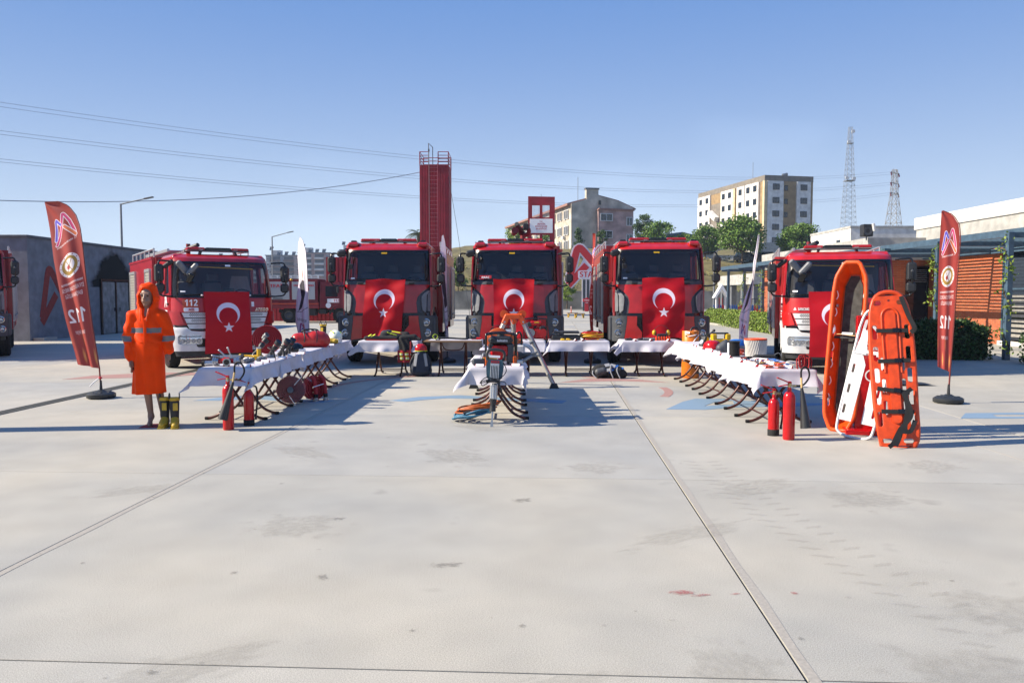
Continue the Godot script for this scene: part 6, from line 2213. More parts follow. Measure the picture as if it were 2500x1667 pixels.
	for q in [[-3.62, -11.98, -25.0, "front of four black pistol-grip hose nozzles on the left table"], [-3.56, -12.3, -32.0, "second black pistol-grip hose nozzle from the front"], [-3.56, -12.62, -38.0, "third black pistol-grip hose nozzle, tipped up beside the helmet"], [-3.95, -12.35, 40.0, "black pistol-grip hose nozzle lying before the red hose coil"]]:
		if gi == 0:
			gun = thing("hose_nozzle", q[3], "nozzle", V(q[0], TOP, q[1]), q[2], "black hose nozzles")
			var bb := mb().at(V(-0.07, 0.035, 0), V(0, 0, -0.72))
			bb.lathe(pv([0, 0, 0.036, 0, 0.036, 0.03, 0.028, 0.035, 0.028, 0.15, 0.04, 0.17, 0.042, 0.23, 0.036, 0.235, 0.048, 0.25, 0.05, 0.31, 0.04, 0.315, 0, 0.3]), 16)
			pt(gun, "barrel", bb, "black")
			pt(gun, "red_ring", mb().at(V(-0.07, 0.035, 0), V(0, 0, -0.72)).cyl(V(0, 0.236, 0), V(0, 0.249, 0), 0.042), "ext_red")
			pt(gun, "grip", mb().at(V(0.03, 0.06, 0), V(0, 0, 0.25)).rbox(V(0, -0.01, 0), V(0.045, 0.13, 0.035), 0.014), "black")
			pt(gun, "bail", mb().tube(smooth_line(p3([0.02, 0.14, 0.04, -0.05, 0.17, 0.035, -0.06, 0.18, 0, -0.05, 0.17, -0.035, 0.02, 0.14, -0.04]), 4), 0.008, 6), "black")
			var cc := mb().at(V(-0.075, 0.03, 0), V(0, 0, 2.42))
			coupling(cc, 0.04, 0.05)
			pt(gun, "coupling", cc, "steel")
		else: copy(gun, q[3], V(q[0], TOP, q[1]), q[2])
		gi += 1
	var hr := thing("hose_coil", "large red flat hose coil standing upright on the left table", "hose coil", V(-3.93, TOP + 0.245, -12.75), 12)
	var sb := mb()
	spiral(sb, 0.05, 0.235, 6.5, 0.085, 0.017)
	pt(hr, "core", mb().at(V(0, 0, -0.03), V(PI / 2, 0, 0)).cyl(V(0, -0.01, 0), V(0, 0.02, 0), 0.222, -1, 26), "hose_dull")
	pt(hr, "coil", sb, "hose_red")
	var cp := mb().at(V(-0.06, 0.03, 0.05), V(0.7, 0, -0.7))
	coupling(cp, 0.04, 0.11)
	pt(hr, "coupling", cp, "dull_steel")
	var bh := hard_hat("safety_helmet", "glossy black safety helmet beside the black nozzles", V(-3.68, TOP, -13.45), 60, "gloss_black", "black")
	pt(bh, "goggles", mb().rbox(V(0, 0.035, 0.17), V(0.16, 0.05, 0.03), 0.015), "lamp_glass")
	# red dry bag
	var db := thing("dry_bag", "shiny red duffel bag with black straps on the left table", "bag", V(-3.72, TOP, -14.62), 14)
	mt("bag_red", "c22a24", 0.3, 0.0, "dirt", 2.0)
	pt(db, "bag", blob([[V(-0.2, 0.14, 0), V(0.2, 0.15, 0), 0.135, 0.15], [V(0.1, 0.16, 0.02), V(0.24, 0.12, 0.03), 0.15, 0.12], [V(-0.28, 0.1, 0), V(-0.24, 0.12, 0), 0.08, 0.12]], 0.02, 0.05), "bag_red")
	for x in [-0.1, 0.12]:
		var sp := PackedVector3Array()
		for k in 13: sp.append(V(x + 0.01 * sin(k * 1.0), 0.15 + sin(k * 0.3 - 0.25) * 0.165, cos(k * 0.3 - 0.25) * 0.165))
		pt(db, "strap", mb().tube(sp, 0.012, 5), "black")
	pt(db, "handle", mb().tube(smooth_line(p3([-0.16, 0.29, 0.02, -0.1, 0.33, 0.04, 0.0, 0.34, 0.0, 0.12, 0.33, -0.02, 0.16, 0.3, 0.0])), 0.014, 6), "black")
	for q in [[-0.14, 0.3, 0.05], [-0.05, 0.32, 0.04], [0.05, 0.325, 0.03]]: pt(db, "buckle", mb().rbox(V(q[0], q[1], q[2]), V(0.05, 0.025, 0.04), 0.008), "gloss_black")
	# fire boots and helmet at the far end
	fire_boot("black fire boot with yellow trim standing upright on the left table", V(-3.8, TOP, -15.95), -20, true)
	fire_boot("black fire boot with yellow toe cap lying before the white helmet", V(-3.62, TOP + 0.06, -15.55), 60, false)
	var wh := thing("fire_helmet", "white fire helmet with lime stripes and clear visor", "helmet", V(-3.52, TOP, -15.85), 35)
	mt("helmet_white", "dfe6d4", 0.25)
	mt("lime", "b5d21e", 0.4)
	pt(wh, "shell", blob([[V(0, 0.15, -0.02), V(0, 0.14, 0.02), 0.125, 0.125], [V(0, 0.09, -0.07), V(0, 0.05, -0.09), 0.1, 0.07]], 0.014, 0.05), "helmet_white")
	for s in [-1, 1]: pt(wh, "stripe", mb().at(V(s * 0.075, 0.235, 0.02), V(0.2, 0, s * -0.7)).rbox(Vector3.ZERO, V(0.03, 0.012, 0.16), 0.004), "lime")
	pt(wh, "visor", mb().sheet(10, 6, func(u: float, v: float): return V(sin((u - 0.5) * 2.4) * 0.128, 0.03 + v * 0.13, cos((u - 0.5) * 2.4) * 0.14)), "lamp_glass")
	pt(wh, "neck_guard", mb().rbox(V(0, 0.02, -0.08), V(0.16, 0.05, 0.1), 0.02), "black")
	for q in [[-3.56, -10.62, 10.0], [-3.52, -11.02, 15.0], [-3.53, -11.34, 12.0], [-3.53, -11.62, 20.0], [-3.47, -11.98, 14.0], [-3.47, -12.5, 20.0], [-3.44, -12.95, 8.0], [-3.45, -14.75, 12.0], [-3.46, -15.2, 16.0]]:
		tent_card(V(q[0], TOP + 0.002, q[1]), q[2] + 80, "near left tables" if q[1] > -12.0 else "far left tables")
	# wrapped hose coils on the ground
	var w1 := thing("wrapped_hose_coil", "red hose coil in clear plastic wrap on the ground under the left tables", "hose coil", V(-3.5, 0.235, -12.5), 14)
	var s1 := mb()
	spiral(s1, 0.06, 0.22, 6.0, 0.11, 0.015)
	pt(w1, "core", mb().at(V(0, 0, -0.02), V(PI / 2, 0, 0)).cyl(V(0, -0.02, 0), V(0, 0.03, 0), 0.21, -1, 26), "hose_dull")
	pt(w1, "coil", s1, "hose_dull")
	pt(w1, "wrap", mb().at(Vector3.ZERO, V(PI / 2, 0, 0)).lathe(pv([0.0, -0.075, 0.18, -0.075, 0.236, -0.062, 0.24, 0.0, 0.236, 0.062, 0.17, 0.078, 0.06, 0.07]), 26), "clear_wrap")
	pt(w1, "tail", mb().sheet(10, 8, func(u: float, v: float): return V(0.05 + u * 0.28, 0.235 - u * u * 0.12 + 0.02 * sin(v * 9 + u * 12), lerpf(0.08, -0.12, v) - 0.05 * u + 0.02 * sin(u * 9.0))), "clear_wrap")
	for q in [[0.12, 0.14, 0.85], [0.03, -0.17, -1.0]]: pt(w1, "tie", mb().at(V(q[0], q[1], 0.083), V(0, 0, q[2])).cyl(V(-0.09, 0, 0), V(0.09, 0, 0), 0.006, -1, 6), "white")
	var cc2 := mb().at(V(0.0, -0.03, 0.02), V(1.2, 0, 0))
	coupling(cc2, 0.045, 0.1)
	pt(w1, "coupling", cc2, "dull_steel")
	var w2 := thing("hose_coil", "folded red hose with dangling silver couplings behind the wrapped coil", "hose coil", V(-3.22, 0.225, -12.85), 50)
	var s2 := mb()
	spiral(s2, 0.05, 0.2, 5.0, 0.1, 0.017)
	pt(w2, "coil", s2, "hose_red")
	for s in 2:
		var e := V(-0.05 + s * 0.17, 0, 0.08 + s * 0.02)
		pt(w2, "hose_end", mb().tube(smooth_line(p3([e.x - 0.04, 0.18, 0.03, e.x, 0.12, e.z, e.x + 0.02, -0.1, e.z + 0.02]), 5), 0.034, 10), "hose_red")
		var ce := mb().at(V(e.x + 0.02, -0.1, e.z + 0.02), V(0, 0, PI))
		ce.cyl(Vector3.ZERO, V(0, 0.06, 0), 0.036)
		pt(w2, "sleeve", ce, "rubber")
		var cf := mb().at(V(e.x + 0.02, -0.155, e.z + 0.02), V(0, 0, PI))
		coupling(cf, 0.045, 0.07)
		pt(w2, "coupling", cf, "steel")
	pt(w2, "tie", mb().cyl(V(-0.1, 0.02, 0.12), V(0.12, 0.06, 0.125), 0.007, -1, 6), "white")

func fire_boot(label: String, at: Vector3, turn: float, upright: bool) -> Node3D:
	var o := thing("fire_boot", label, "boot", at, turn, "fire boots")
	var tilt := Vector3.ZERO if upright else V(0, 0, 1.35)
	var sh := blob([[V(0, 0.32, -0.02), V(0, 0.09, -0.02), 0.062, 0.052], [V(0, 0.06, -0.03), V(0, 0.045, 0.06), 0.05, 0.045]], 0.013, 0.03)
	var toe := blob([[V(0, 0.05, 0.06), V(0, 0.038, 0.15), 0.05, 0.042], [V(0, 0.1, 0.0), V(0, 0.06, 0.06), 0.05, 0.048]], 0.012, 0.03)
	var a := pt(o, "shaft", sh, "boot_black" if mats.has("boot_black") else "rubber")
	var b := pt(o, "toe_cap", toe, "boot_yellow")
	var c := pt(o, "sole", mb().prism(pv([-0.05, -0.085, 0.05, -0.085, 0.056, 0.09, 0.04, 0.19, 0.0, 0.2, -0.04, 0.19, -0.056, 0.09]), -0.002, 0.022), "boot_yellow")
	c.rotation = V(-PI / 2, 0, 0) + Vector3.ZERO
	c.mesh = mb().at(Vector3.ZERO, V(-PI / 2, 0, PI)).prism(pv([-0.05, -0.085, 0.05, -0.085, 0.056, 0.09, 0.04, 0.19, 0.0, 0.2, -0.04, 0.19, -0.056, 0.09]), 0.0, 0.022).mesh()
	c.rotation = Vector3.ZERO
	var d := pt(o, "cuff", mb().lathe(pv([0.064, 0.345, 0.068, 0.35, 0.068, 0.385, 0.06, 0.386, 0.056, 0.35]), 18), "boot_yellow")
	d.position = V(0, 0, -0.02)
	var e := pt(o, "shin_patch", mb().rbox(V(0.01, 0.27, 0.045), V(0.06, 0.1, 0.012), 0.004), "boot_yellow")
	var lp := mb()
	for s in [-1, 1]: lp.tube(smooth_line(p3([s * 0.06, 0.37, -0.05, s * 0.06, 0.43, -0.03, s * 0.06, 0.43, 0.0, s * 0.06, 0.37, 0.02]), 4), 0.007, 6)
	var f := pt(o, "pull_loop", lp, "black")
	if not upright:
		for q in [a, b, c, d, e, f]:
			q.transform = Transform3D(Basis.from_euler(tilt), V(0.1, 0, 0)) * q.transform
	return o
# ---------------------------------------------------------------- back row
func build_back_gear() -> void:
	mt("canister", "d8431a", 0.4)
	mt("boot_black", "202124", 0.5, 0.0, "dirt", 2.0)
	mt("suit_black", "1f2023", 0.9, 0.0, "fine", 2.0)
	mt("suit_red", "a3262a", 0.85, 0.0, "fine", 2.0)
	mt("hi_vis", "c8d22a", 0.6)
	mt("silver_tape", "a9adb2", 0.4)
	# folded fire jackets
	var j := thing("fire_jacket", "folded black fire jacket with yellow and red trim on the back table", "jacket", V(-2.78, TOP, -17.08), 4)
	pt(j, "cloth", blob([[V(-0.34, 0.05, 0.06), V(0.3, 0.05, 0.08), 0.06, 0.05, V(1, 0.8, 1.6)], [V(0.02, 0.1, 0), V(0.1, 0.14, 0), 0.08, 0.07], [V(0.2, 0.1, 0), V(0.42, 0.06, 0.02), 0.07, 0.05]], 0.018, 0.05), "suit_black")
	pt(j, "red_trim", mb().tube(smooth_line(p3([-0.33, 0.02, 0.16, -0.1, 0.012, 0.19, 0.15, 0.015, 0.19, 0.32, 0.02, 0.14]), 5), 0.016, 6), "suit_red")
	for q in [[-0.28, 0.1, 0.1, 0.6], [-0.2, 0.105, 0.12, 0.5], [0.16, 0.15, 0.06, -0.5], [0.24, 0.13, 0.08, -0.4]]: pt(j, "stripe", mb().at(V(q[0], q[1], q[2]), V(0.5, 0, q[3])).rbox(Vector3.ZERO, V(0.13, 0.012, 0.035), 0.004), "hi_vis")
	var hd := thing("fire_hood", "dark knitted fire hood crumpled between the folded jackets", "hood", V(-2.72, TOP, -17.3), 0)
	pt(hd, "cloth", blob([[V(-0.05, 0.11, 0), V(0.05, 0.13, 0), 0.1, 0.09], [V(0.1, 0.08, 0.03), V(0.18, 0.05, 0.05), 0.07, 0.05]], 0.018, 0.04), "navy")
	var j2 := thing("fire_jacket", "second black fire jacket with yellow bands behind the first", "jacket", V(-2.42, TOP, -17.3), -8)
	pt(j2, "cloth", blob([[V(-0.18, 0.09, 0), V(0.12, 0.1, 0), 0.07, 0.08], [V(0.1, 0.07, 0.05), V(0.28, 0.05, 0.03), 0.06, 0.05]], 0.018, 0.05), "suit_black")
	pt(j2, "stripe", mb().at(V(-0.08, 0.165, 0.05), V(0.6, 0, -0.2)).rbox(Vector3.ZERO, V(0.24, 0.01, 0.04), 0.004), "hi_vis")
	pt(j2, "red_tape", mb().at(V(-0.08, 0.15, 0.085), V(0.7, 0, -0.2)).rbox(Vector3.ZERO, V(0.24, 0.01, 0.02), 0.004), "suit_red")
	# trousers hanging over the table edge
	var tr := thing("fire_trousers", "fire trousers hanging over the back table edge with yellow reflective bands", "trousers", V(-2.26, 0, -16.83), -3)
	pt(tr, "upper", mb().sheet(12, 10, func(u: float, v: float): return V((u - 0.5) * 0.3 + 0.02 * sin(v * 4), TOP + 0.03 - 0.25 * (1 - v) + 0.015 * sin(u * 11), 0.02 + 0.035 * sin(u * PI) + 0.012 * sin(u * 16 + v * 3))), "suit_black")
	pt(tr, "fold", blob([[V(-0.1, TOP + 0.05, -0.12), V(0.16, TOP + 0.07, -0.16), 0.06, 0.07], [V(0.16, TOP + 0.06, -0.16), V(0.3, TOP + 0.03, -0.1), 0.05, 0.03]], 0.02, 0.04), "suit_black")
	var lgs := pt(tr, "legs", mb().sheet(12, 12, func(u: float, v: float): return V((u - 0.5) * 0.29 - 0.02, lerpf(0.3, 0.56, v), 0.03 + 0.03 * sin(u * PI) + 0.01 * sin(u * 15 + v * 2))), "suit_red")
	for k in 2:
		var y := 0.475 - k * 0.085
		for q in [[0.0, "hi_vis", 0.055], [0.0, "silver_tape", 0.022]]:
			pt(lgs, "reflective_band", mb().sheet(12, 1, func(u: float, v: float): return V((u - 0.5) * 0.29 - 0.02, y + (v - 0.5) * q[2], 0.036 + (0.003 if q[1] == "silver_tape" else 0.0) + 0.03 * sin(u * PI) + 0.01 * sin(u * 15 + y * 7))), q[1])
	pt(lgs, "side_strip", mb().rbox(V(0.12, 0.62, 0.05), V(0.03, 0.25, 0.02), 0.005), "suit_red")
	# navy rucksack with red helmet on top
	var bp := thing("rucksack", "navy and grey rucksack standing upright on the ground", "rucksack", V(-1.94, 0, -16.85), 6)
	mt("bag_grey", "8d9096", 0.8)
	pt(bp, "body", blob([[V(0, 0.16, 0), V(0, 0.42, -0.02), 0.17, 0.14, V(1.0, 1, 0.8)], [V(-0.14, 0.12, 0.02), V(-0.12, 0.32, 0), 0.09, 0.07], [V(0.15, 0.12, 0.02), V(0.13, 0.34, 0), 0.09, 0.07]], 0.02, 0.06), "navy")
	for s in [-1, 1]: pt(bp, "side_panel", mb().at(V(s * 0.1, 0.36, 0.115), V(-0.1, s * 0.4, s * 0.1)).rbox(Vector3.ZERO, V(0.075, 0.28, 0.03), 0.012), "bag_grey")
	pt(bp, "front_flap", mb().at(V(0, 0.3, 0.135), V(-0.06, 0, 0)).prism(pv([-0.05, 0.22, 0.05, 0.22, 0.11, -0.2, -0.11, -0.2]), -0.02, 0.015), "navy")
	for s in [-1, 1]: pt(bp, "strap", mb().tube(smooth_line(p3([s * 0.12, 0.5, 0.06, s * 0.22, 0.3, 0.1, s * 0.2, 0.1, 0.12, s * 0.28, 0.015, 0.14])), 0.012, 6), "black")
	hard_hat("rescue_helmet", "red rescue helmet with green band resting on the navy rucksack", V(-1.94, 0.535, -16.86), 0, "ext_red", "lime", 1.0)
	# harness on the bare table
	var hn := thing("climbing_harness", "dark climbing harness lying on the bare wooden table", "harness", V(-1.35, TOP + 0.01, -17.15), 0)
	pt(hn, "waist_belt", mb().tube(smooth_line(p3([-0.35, 0.03, 0, -0.15, 0.045, 0.06, 0.1, 0.03, 0.02, 0.3, 0.02, 0.06, 0.4, 0.02, 0.0])), 0.022, 6), "black")
	pt(hn, "leg_loop", mb().ring(V(-0.25, 0.05, 0.03), V(0.2, 0.3, 1), 0.06, 0.012), "suit_black")
	pt(hn, "sling", mb().ring(V(-0.3, 0.07, 0.08), V(0.1, 0.1, 1), 0.05, 0.006), "lime")
	var hk := thing("rescue_tape", "small orange rescue tape roll at the end of the bare table", "tape", V(-0.72, TOP, -17.25), 0)
	pt(hk, "roll", mb().cyl(V(-0.05, 0.03, 0), V(0.06, 0.03, 0.02), 0.025), "ext_red")
	pt(hk, "tail", mb().rbox(V(-0.1, 0.012, 0.02), V(0.12, 0.01, 0.04), 0.003), "ext_red")
	# two framed floodlights and a generator
	for k in 2:
		var f := thing("floodlight", ["left", "right"][k] + " of two white panel floodlights in black frames behind the tripod", "floodlight", V(-0.34 + k * 0.29, TOP, -17.25), 3, "panel floodlights")
		pt(f, "frame", mb().plate(round_rect(Vector2(0, 0.14), Vector2(0.24, 0.24), 0.01), [round_rect(Vector2(0, 0.14), Vector2(0.19, 0.19), 0.01)], -0.03, 0.02), "gloss_black")
		pt(f, "panel", mb().box(V(0, 0.14, -0.005), V(0.2, 0.2, 0.02)), "print_white")
		pt(f, "handle", mb().tube(p3([-0.07, 0.26, 0, -0.07, 0.31, 0, 0.07, 0.31, 0, 0.07, 0.26, 0]), 0.008, 6), "black")
		pt(f, "stand", mb().box(V(0, 0.01, -0.03), V(0.22, 0.02, 0.12)), "black")
	var g := thing("generator", "red petrol pump unit in a black tube frame behind the tripod", "generator", V(0.5, TOP, -17.2), 0)
	var fm := mb()
	for z in [-0.15, 0.15]: fm.tube(smooth_line(p3([-0.24, 0.02, z, -0.24, 0.4, z, -0.2, 0.46, z, 0.2, 0.46, z, 0.25, 0.4, z, 0.25, 0.02, z]), 4), 0.011, 6)
	for x in [-0.2, 0.2]: fm.cyl(V(x, 0.015, -0.15), V(x, 0.015, 0.15), 0.012, -1, 6)
	pt(g, "frame", fm, "gloss_black")
	pt(g, "tank", mb().rbox(V(0.02, 0.36, 0), V(0.26, 0.1, 0.2), 0.03), "ext_red")
	pt(g, "engine", mb().rbox(V(0.08, 0.15, 0), V(0.2, 0.22, 0.2), 0.03).at(V(0.16, 0.16, 0.1), V(PI / 2, 0, 0)).cyl(Vector3.ZERO, V(0, 0.04, 0), 0.09), "ext_red")
	pt(g, "muffler", mb().rbox(V(0.16, 0.25, 0.05), V(0.14, 0.12, 0.14), 0.03), "black")
	pt(g, "pump_housing", mb().at(V(-0.09, 0.16, 0.06), V(PI / 2, 0, 0)).cyl(V(0, -0.1, 0), V(0, 0.06, 0), 0.085).cyl(V(0, 0.05, 0.06), V(0, 0.05, 0.15), 0.04), "dull_steel")
	pt(g, "air_filter", mb().rbox(V(-0.12, 0.34, 0.03), V(0.12, 0.1, 0.14), 0.03), "black")
	pt(g, "label", mb().box(V(0.03, 0.385, 0.102), V(0.1, 0.03, 0.004)), "yellow")
	# black cases and coiled hoses
	for k in 2:
		var c := thing("tool_case", ["lower flat black tool case on the back table", "upper flat black tool case stacked at a slant"][k], "case", V(1.15 + k * 0.02, TOP + k * 0.115, -17.2), 3 - 5 * k)
		pt(c, "shell", mb().rbox(V(0, 0.055, 0), V(0.62 - k * 0.04, 0.11 - k * 0.06, 0.36), 0.03), "black")
		pt(c, "latch", mb().rbox(V(-0.1, 0.06, 0.185), V(0.05, 0.04, 0.012), 0.004), "grey_plastic")
	var kn := thing("work_gloves", "yellow work gloves lying before the black tool cases", "gloves", V(1.12, TOP, -16.95), 10)
	for s in [-1, 1]: pt(kn, "glove", blob([[V(s * 0.06, 0.02, 0), V(s * 0.06 + 0.04, 0.02, 0.02), 0.03, 0.026], [V(s * 0.06 + 0.05, 0.02, 0.03), V(s * 0.06 + 0.1, 0.015, 0.03), 0.012, 0.009], [V(s * 0.06 + 0.05, 0.02, 0.01), V(s * 0.06 + 0.1, 0.015, 0.005), 0.012, 0.009]], 0.01, 0.015), "yellow")
	var rng := RandomNumberGenerator.new()
	rng.seed = 31
	var hb := thing("hydraulic_hose_bundle", "tangled red and yellow hydraulic hoses coiled on the back table", "hose", V(1.72, TOP + 0.012, -17.15), 0)
	for k in 12:
		var pts := PackedVector3Array()
		var R := rng.randf_range(0.12, 0.23)
		for i in 22:
			var an := TAU * i / 22.0
			pts.append(V(cos(an) * R * 1.1 + rng.randf_range(-0.008, 0.008), 0.012 + k * 0.0135 + 0.012 * sin(an * 2 + k), sin(an) * R * 0.85 + 0.02 * sin(k * 2.0)))
		pt(hb, "hose", mb().tube(pts, 0.011, 6, true), ["yellow", "ext_red"][k % 2])
	pt(hb, "connector", mb().cyl(V(-0.1, 0.18, 0.05), V(-0.02, 0.2, 0.08), 0.018), "black")
	var em := thing("ear_defenders", "yellow ear defenders on a thin wire band on the back table", "ear defenders", V(3.22, TOP, -17.15), 0)
	pt(em, "band", mb().tube(smooth_line(p3([-0.15, 0.12, 0, -0.14, 0.24, 0, -0.05, 0.31, -0.02, 0.06, 0.31, -0.02, 0.15, 0.24, 0, 0.16, 0.14, 0])), 0.005, 5), "black")
	for s in [-1, 1]:
		var cup := pt(em, "ear_cup", mb().ell(V(s * 0.15, 0.16, 0), V(0.045, 0.06, 0.05), 14, 9), "yellow")
		part(cup, "pad", mb().ell(V(s * 0.125, 0.15, 0), V(0.025, 0.055, 0.045), 12, 8), mats["black"])
	var bx := thing("instrument_box", "small black instrument box between the ear defenders", "box", V(3.22, TOP, -17.1), 0)
	pt(bx, "case", mb().rbox(V(0, 0.07, 0), V(0.2, 0.14, 0.14), 0.02), "black")
	for k in 6:
		var c := thing("orange_canister", "small orange canister in a row on the back table", "canister", V(3.08 + k * 0.055, TOP, -16.93), 0, "orange canisters on the back table")
		pt(c, "body", mb().cyl(Vector3.ZERO, V(0, 0.075, 0), 0.023, -1, 12), "canister")
		pt(c, "cap", mb().cyl(V(0, 0.075, 0), V(0, 0.09, 0), 0.015, -1, 10), "canister")
	for q in [[2.5, 0.16, "flat black radio battery on the back table"], [2.75, 0.12, "small black coil of cord on the back table"]]:
		var r := thing("black_device", q[2], "device", V(q[0], TOP, -17.0), 20)
		pt(r, "case", mb().rbox(V(0, 0.025, 0), V(q[1], 0.05, 0.09), 0.015), "black")
		pt(r, "knob", mb().cyl(V(0.03, 0.05, 0), V(0.03, 0.07, 0), 0.012), "grey_plastic")
	var sk := thing("socket_set", "open tray of silver sockets on the back table", "socket set", V(2.95, TOP, -17.0), 4)
	pt(sk, "tray", mb().rbox(V(0, 0.012, 0), V(0.34, 0.024, 0.16), 0.006), "black")
	for k in 14: pt(sk, "socket", mb().cyl(V(-0.14 + (k % 7) * 0.045, 0.024, -0.03 + (k / 7) * 0.06), V(-0.14 + (k % 7) * 0.045, 0.06, -0.03 + (k / 7) * 0.06), 0.014), "steel")
	for q in [[-2.2, -16.95], [1.35, -16.9], [1.5, -16.9], [2.62, -16.9], [2.95, -16.9], [3.32, -16.88]]: tent_card(V(q[0], TOP + 0.002, q[1]), 5, "back tables left of the tripod" if q[0] < 0 else "back tables right of the tripod")
	# grey backpack on the ground
	var gb := thing("rucksack", "grey and black rucksack with blue trim lying on the ground", "rucksack", V(2.0, 0, -16.5), -5)
	pt(gb, "body", blob([[V(-0.18, 0.15, 0), V(0.22, 0.13, 0), 0.14, 0.12], [V(-0.26, 0.13, 0.05), V(-0.1, 0.2, 0.03), 0.1, 0.08], [V(0.2, 0.1, 0.05), V(0.32, 0.08, 0), 0.1, 0.08]], 0.02, 0.05), "suit_black")
	pt(gb, "front_pocket", blob([[V(-0.2, 0.13, 0.1), V(-0.1, 0.16, 0.1), 0.09, 0.08]], 0.018, 0.03), "grey_plastic")
	for q in [[-0.02, 0.27, 0.06, 0.3], [0.1, 0.26, 0.06, -0.3], [0.02, 0.18, 0.13, 0.2]]: pt(gb, "grey_panel", mb().at(V(q[0], q[1], q[2]), V(-0.8, 0, q[3])).rbox(Vector3.ZERO, V(0.12, 0.09, 0.03), 0.012), "bag_grey")
	for q in [[0.06, 0.16, 0.135], [0.16, 0.24, 0.08], [0.27, 0.19, 0.07]]: pt(gb, "blue_trim", mb().at(V(q[0], q[1], q[2]), V(-0.4, 0, 0.6)).rbox(Vector3.ZERO, V(0.12, 0.04, 0.02), 0.008), "blue")
	for q in [[-0.3, 0.2, 0.13, -0.24], [0.06, 0.28, 0.13, 0.1], [0.2, 0.26, 0.1, 0.24]]: pt(gb, "strap", mb().tube(smooth_line(p3([q[0], q[1], q[2] - 0.05, q[0] - 0.02, q[1] - 0.1, q[2] + 0.04, q[3], 0.02, q[2] + 0.08])), 0.012, 6), "bag_grey")
	# orange roll stretcher
	var so := thing("roll_stretcher", "orange rolled-up rescue stretcher standing on end by the right tables", "stretcher", V(3.72, 0, -16.55), 0)
	mt("sked_orange", "e07a10", 0.4, 0.0, "dirt", 1.0)
	pt(so, "roll", mb().lathe(pv([0.175, 0.0, 0.182, 0.01, 0.176, 0.5, 0.17, 0.98, 0.165, 0.985, 0.16, 0.97, 0.16, 0.02]), 30), "sked_orange")
	var sp := mb()
	spiral(sp, 0.06, 0.15, 2.2, 0.94, 0.006)
	sp.x = Transform3D()
	var spp := pt(so, "inner_roll", sp, "sked_orange")
	spp.rotation.x = PI / 2
	spp.position.y = 0.49
	pt(so, "handle", mb().tube(smooth_line(p3([-0.02, 0.97, 0.08, 0.02, 1.04, 0.06, 0.12, 1.05, 0.04, 0.15, 0.98, 0.05])), 0.022, 7), "black")
	pt(so, "rope", mb().tube(smooth_line(p3([0.16, 0.9, 0.06, 0.1, 0.86, 0.15, 0.0, 0.74, 0.185, -0.1, 0.62, 0.16])), 0.009, 6), "white")
	pt(so, "rope", mb().tube(smooth_line(p3([0.15, 0.93, 0.05, 0.05, 0.9, 0.175, -0.09, 0.87, 0.16])), 0.008, 6), "white")
	pt(so, "strap", mb().tube(smooth_line(p3([-0.17, 0.36, 0.06, -0.08, 0.34, 0.165, 0.06, 0.22, 0.18, 0.16, 0.1, 0.1])), 0.013, 6), "black")
	pt(so, "buckle", mb().rbox(V(0.11, 0.12, 0.16), V(0.07, 0.05, 0.03), 0.01), "black")
	var eyl := mb()
	for q in [[-0.12, 0.88], [0.1, 0.88], [-0.12, 0.1], [0.12, 0.42]]: eyl.at(V(q[0], q[1], sqrt(0.178 * 0.178 - q[0] * q[0])), V(PI / 2, 0, 0)).cyl(Vector3.ZERO, V(0, 0.006, 0), 0.016)
	pt(so, "eyelet", eyl, "gloss_black")
	pt(so, "label", mb().at(V(-0.1, 0.95, 0.15), V(0, -0.6, 0)).box(Vector3.ZERO, V(0.1, 0.045, 0.006)), "print_white")

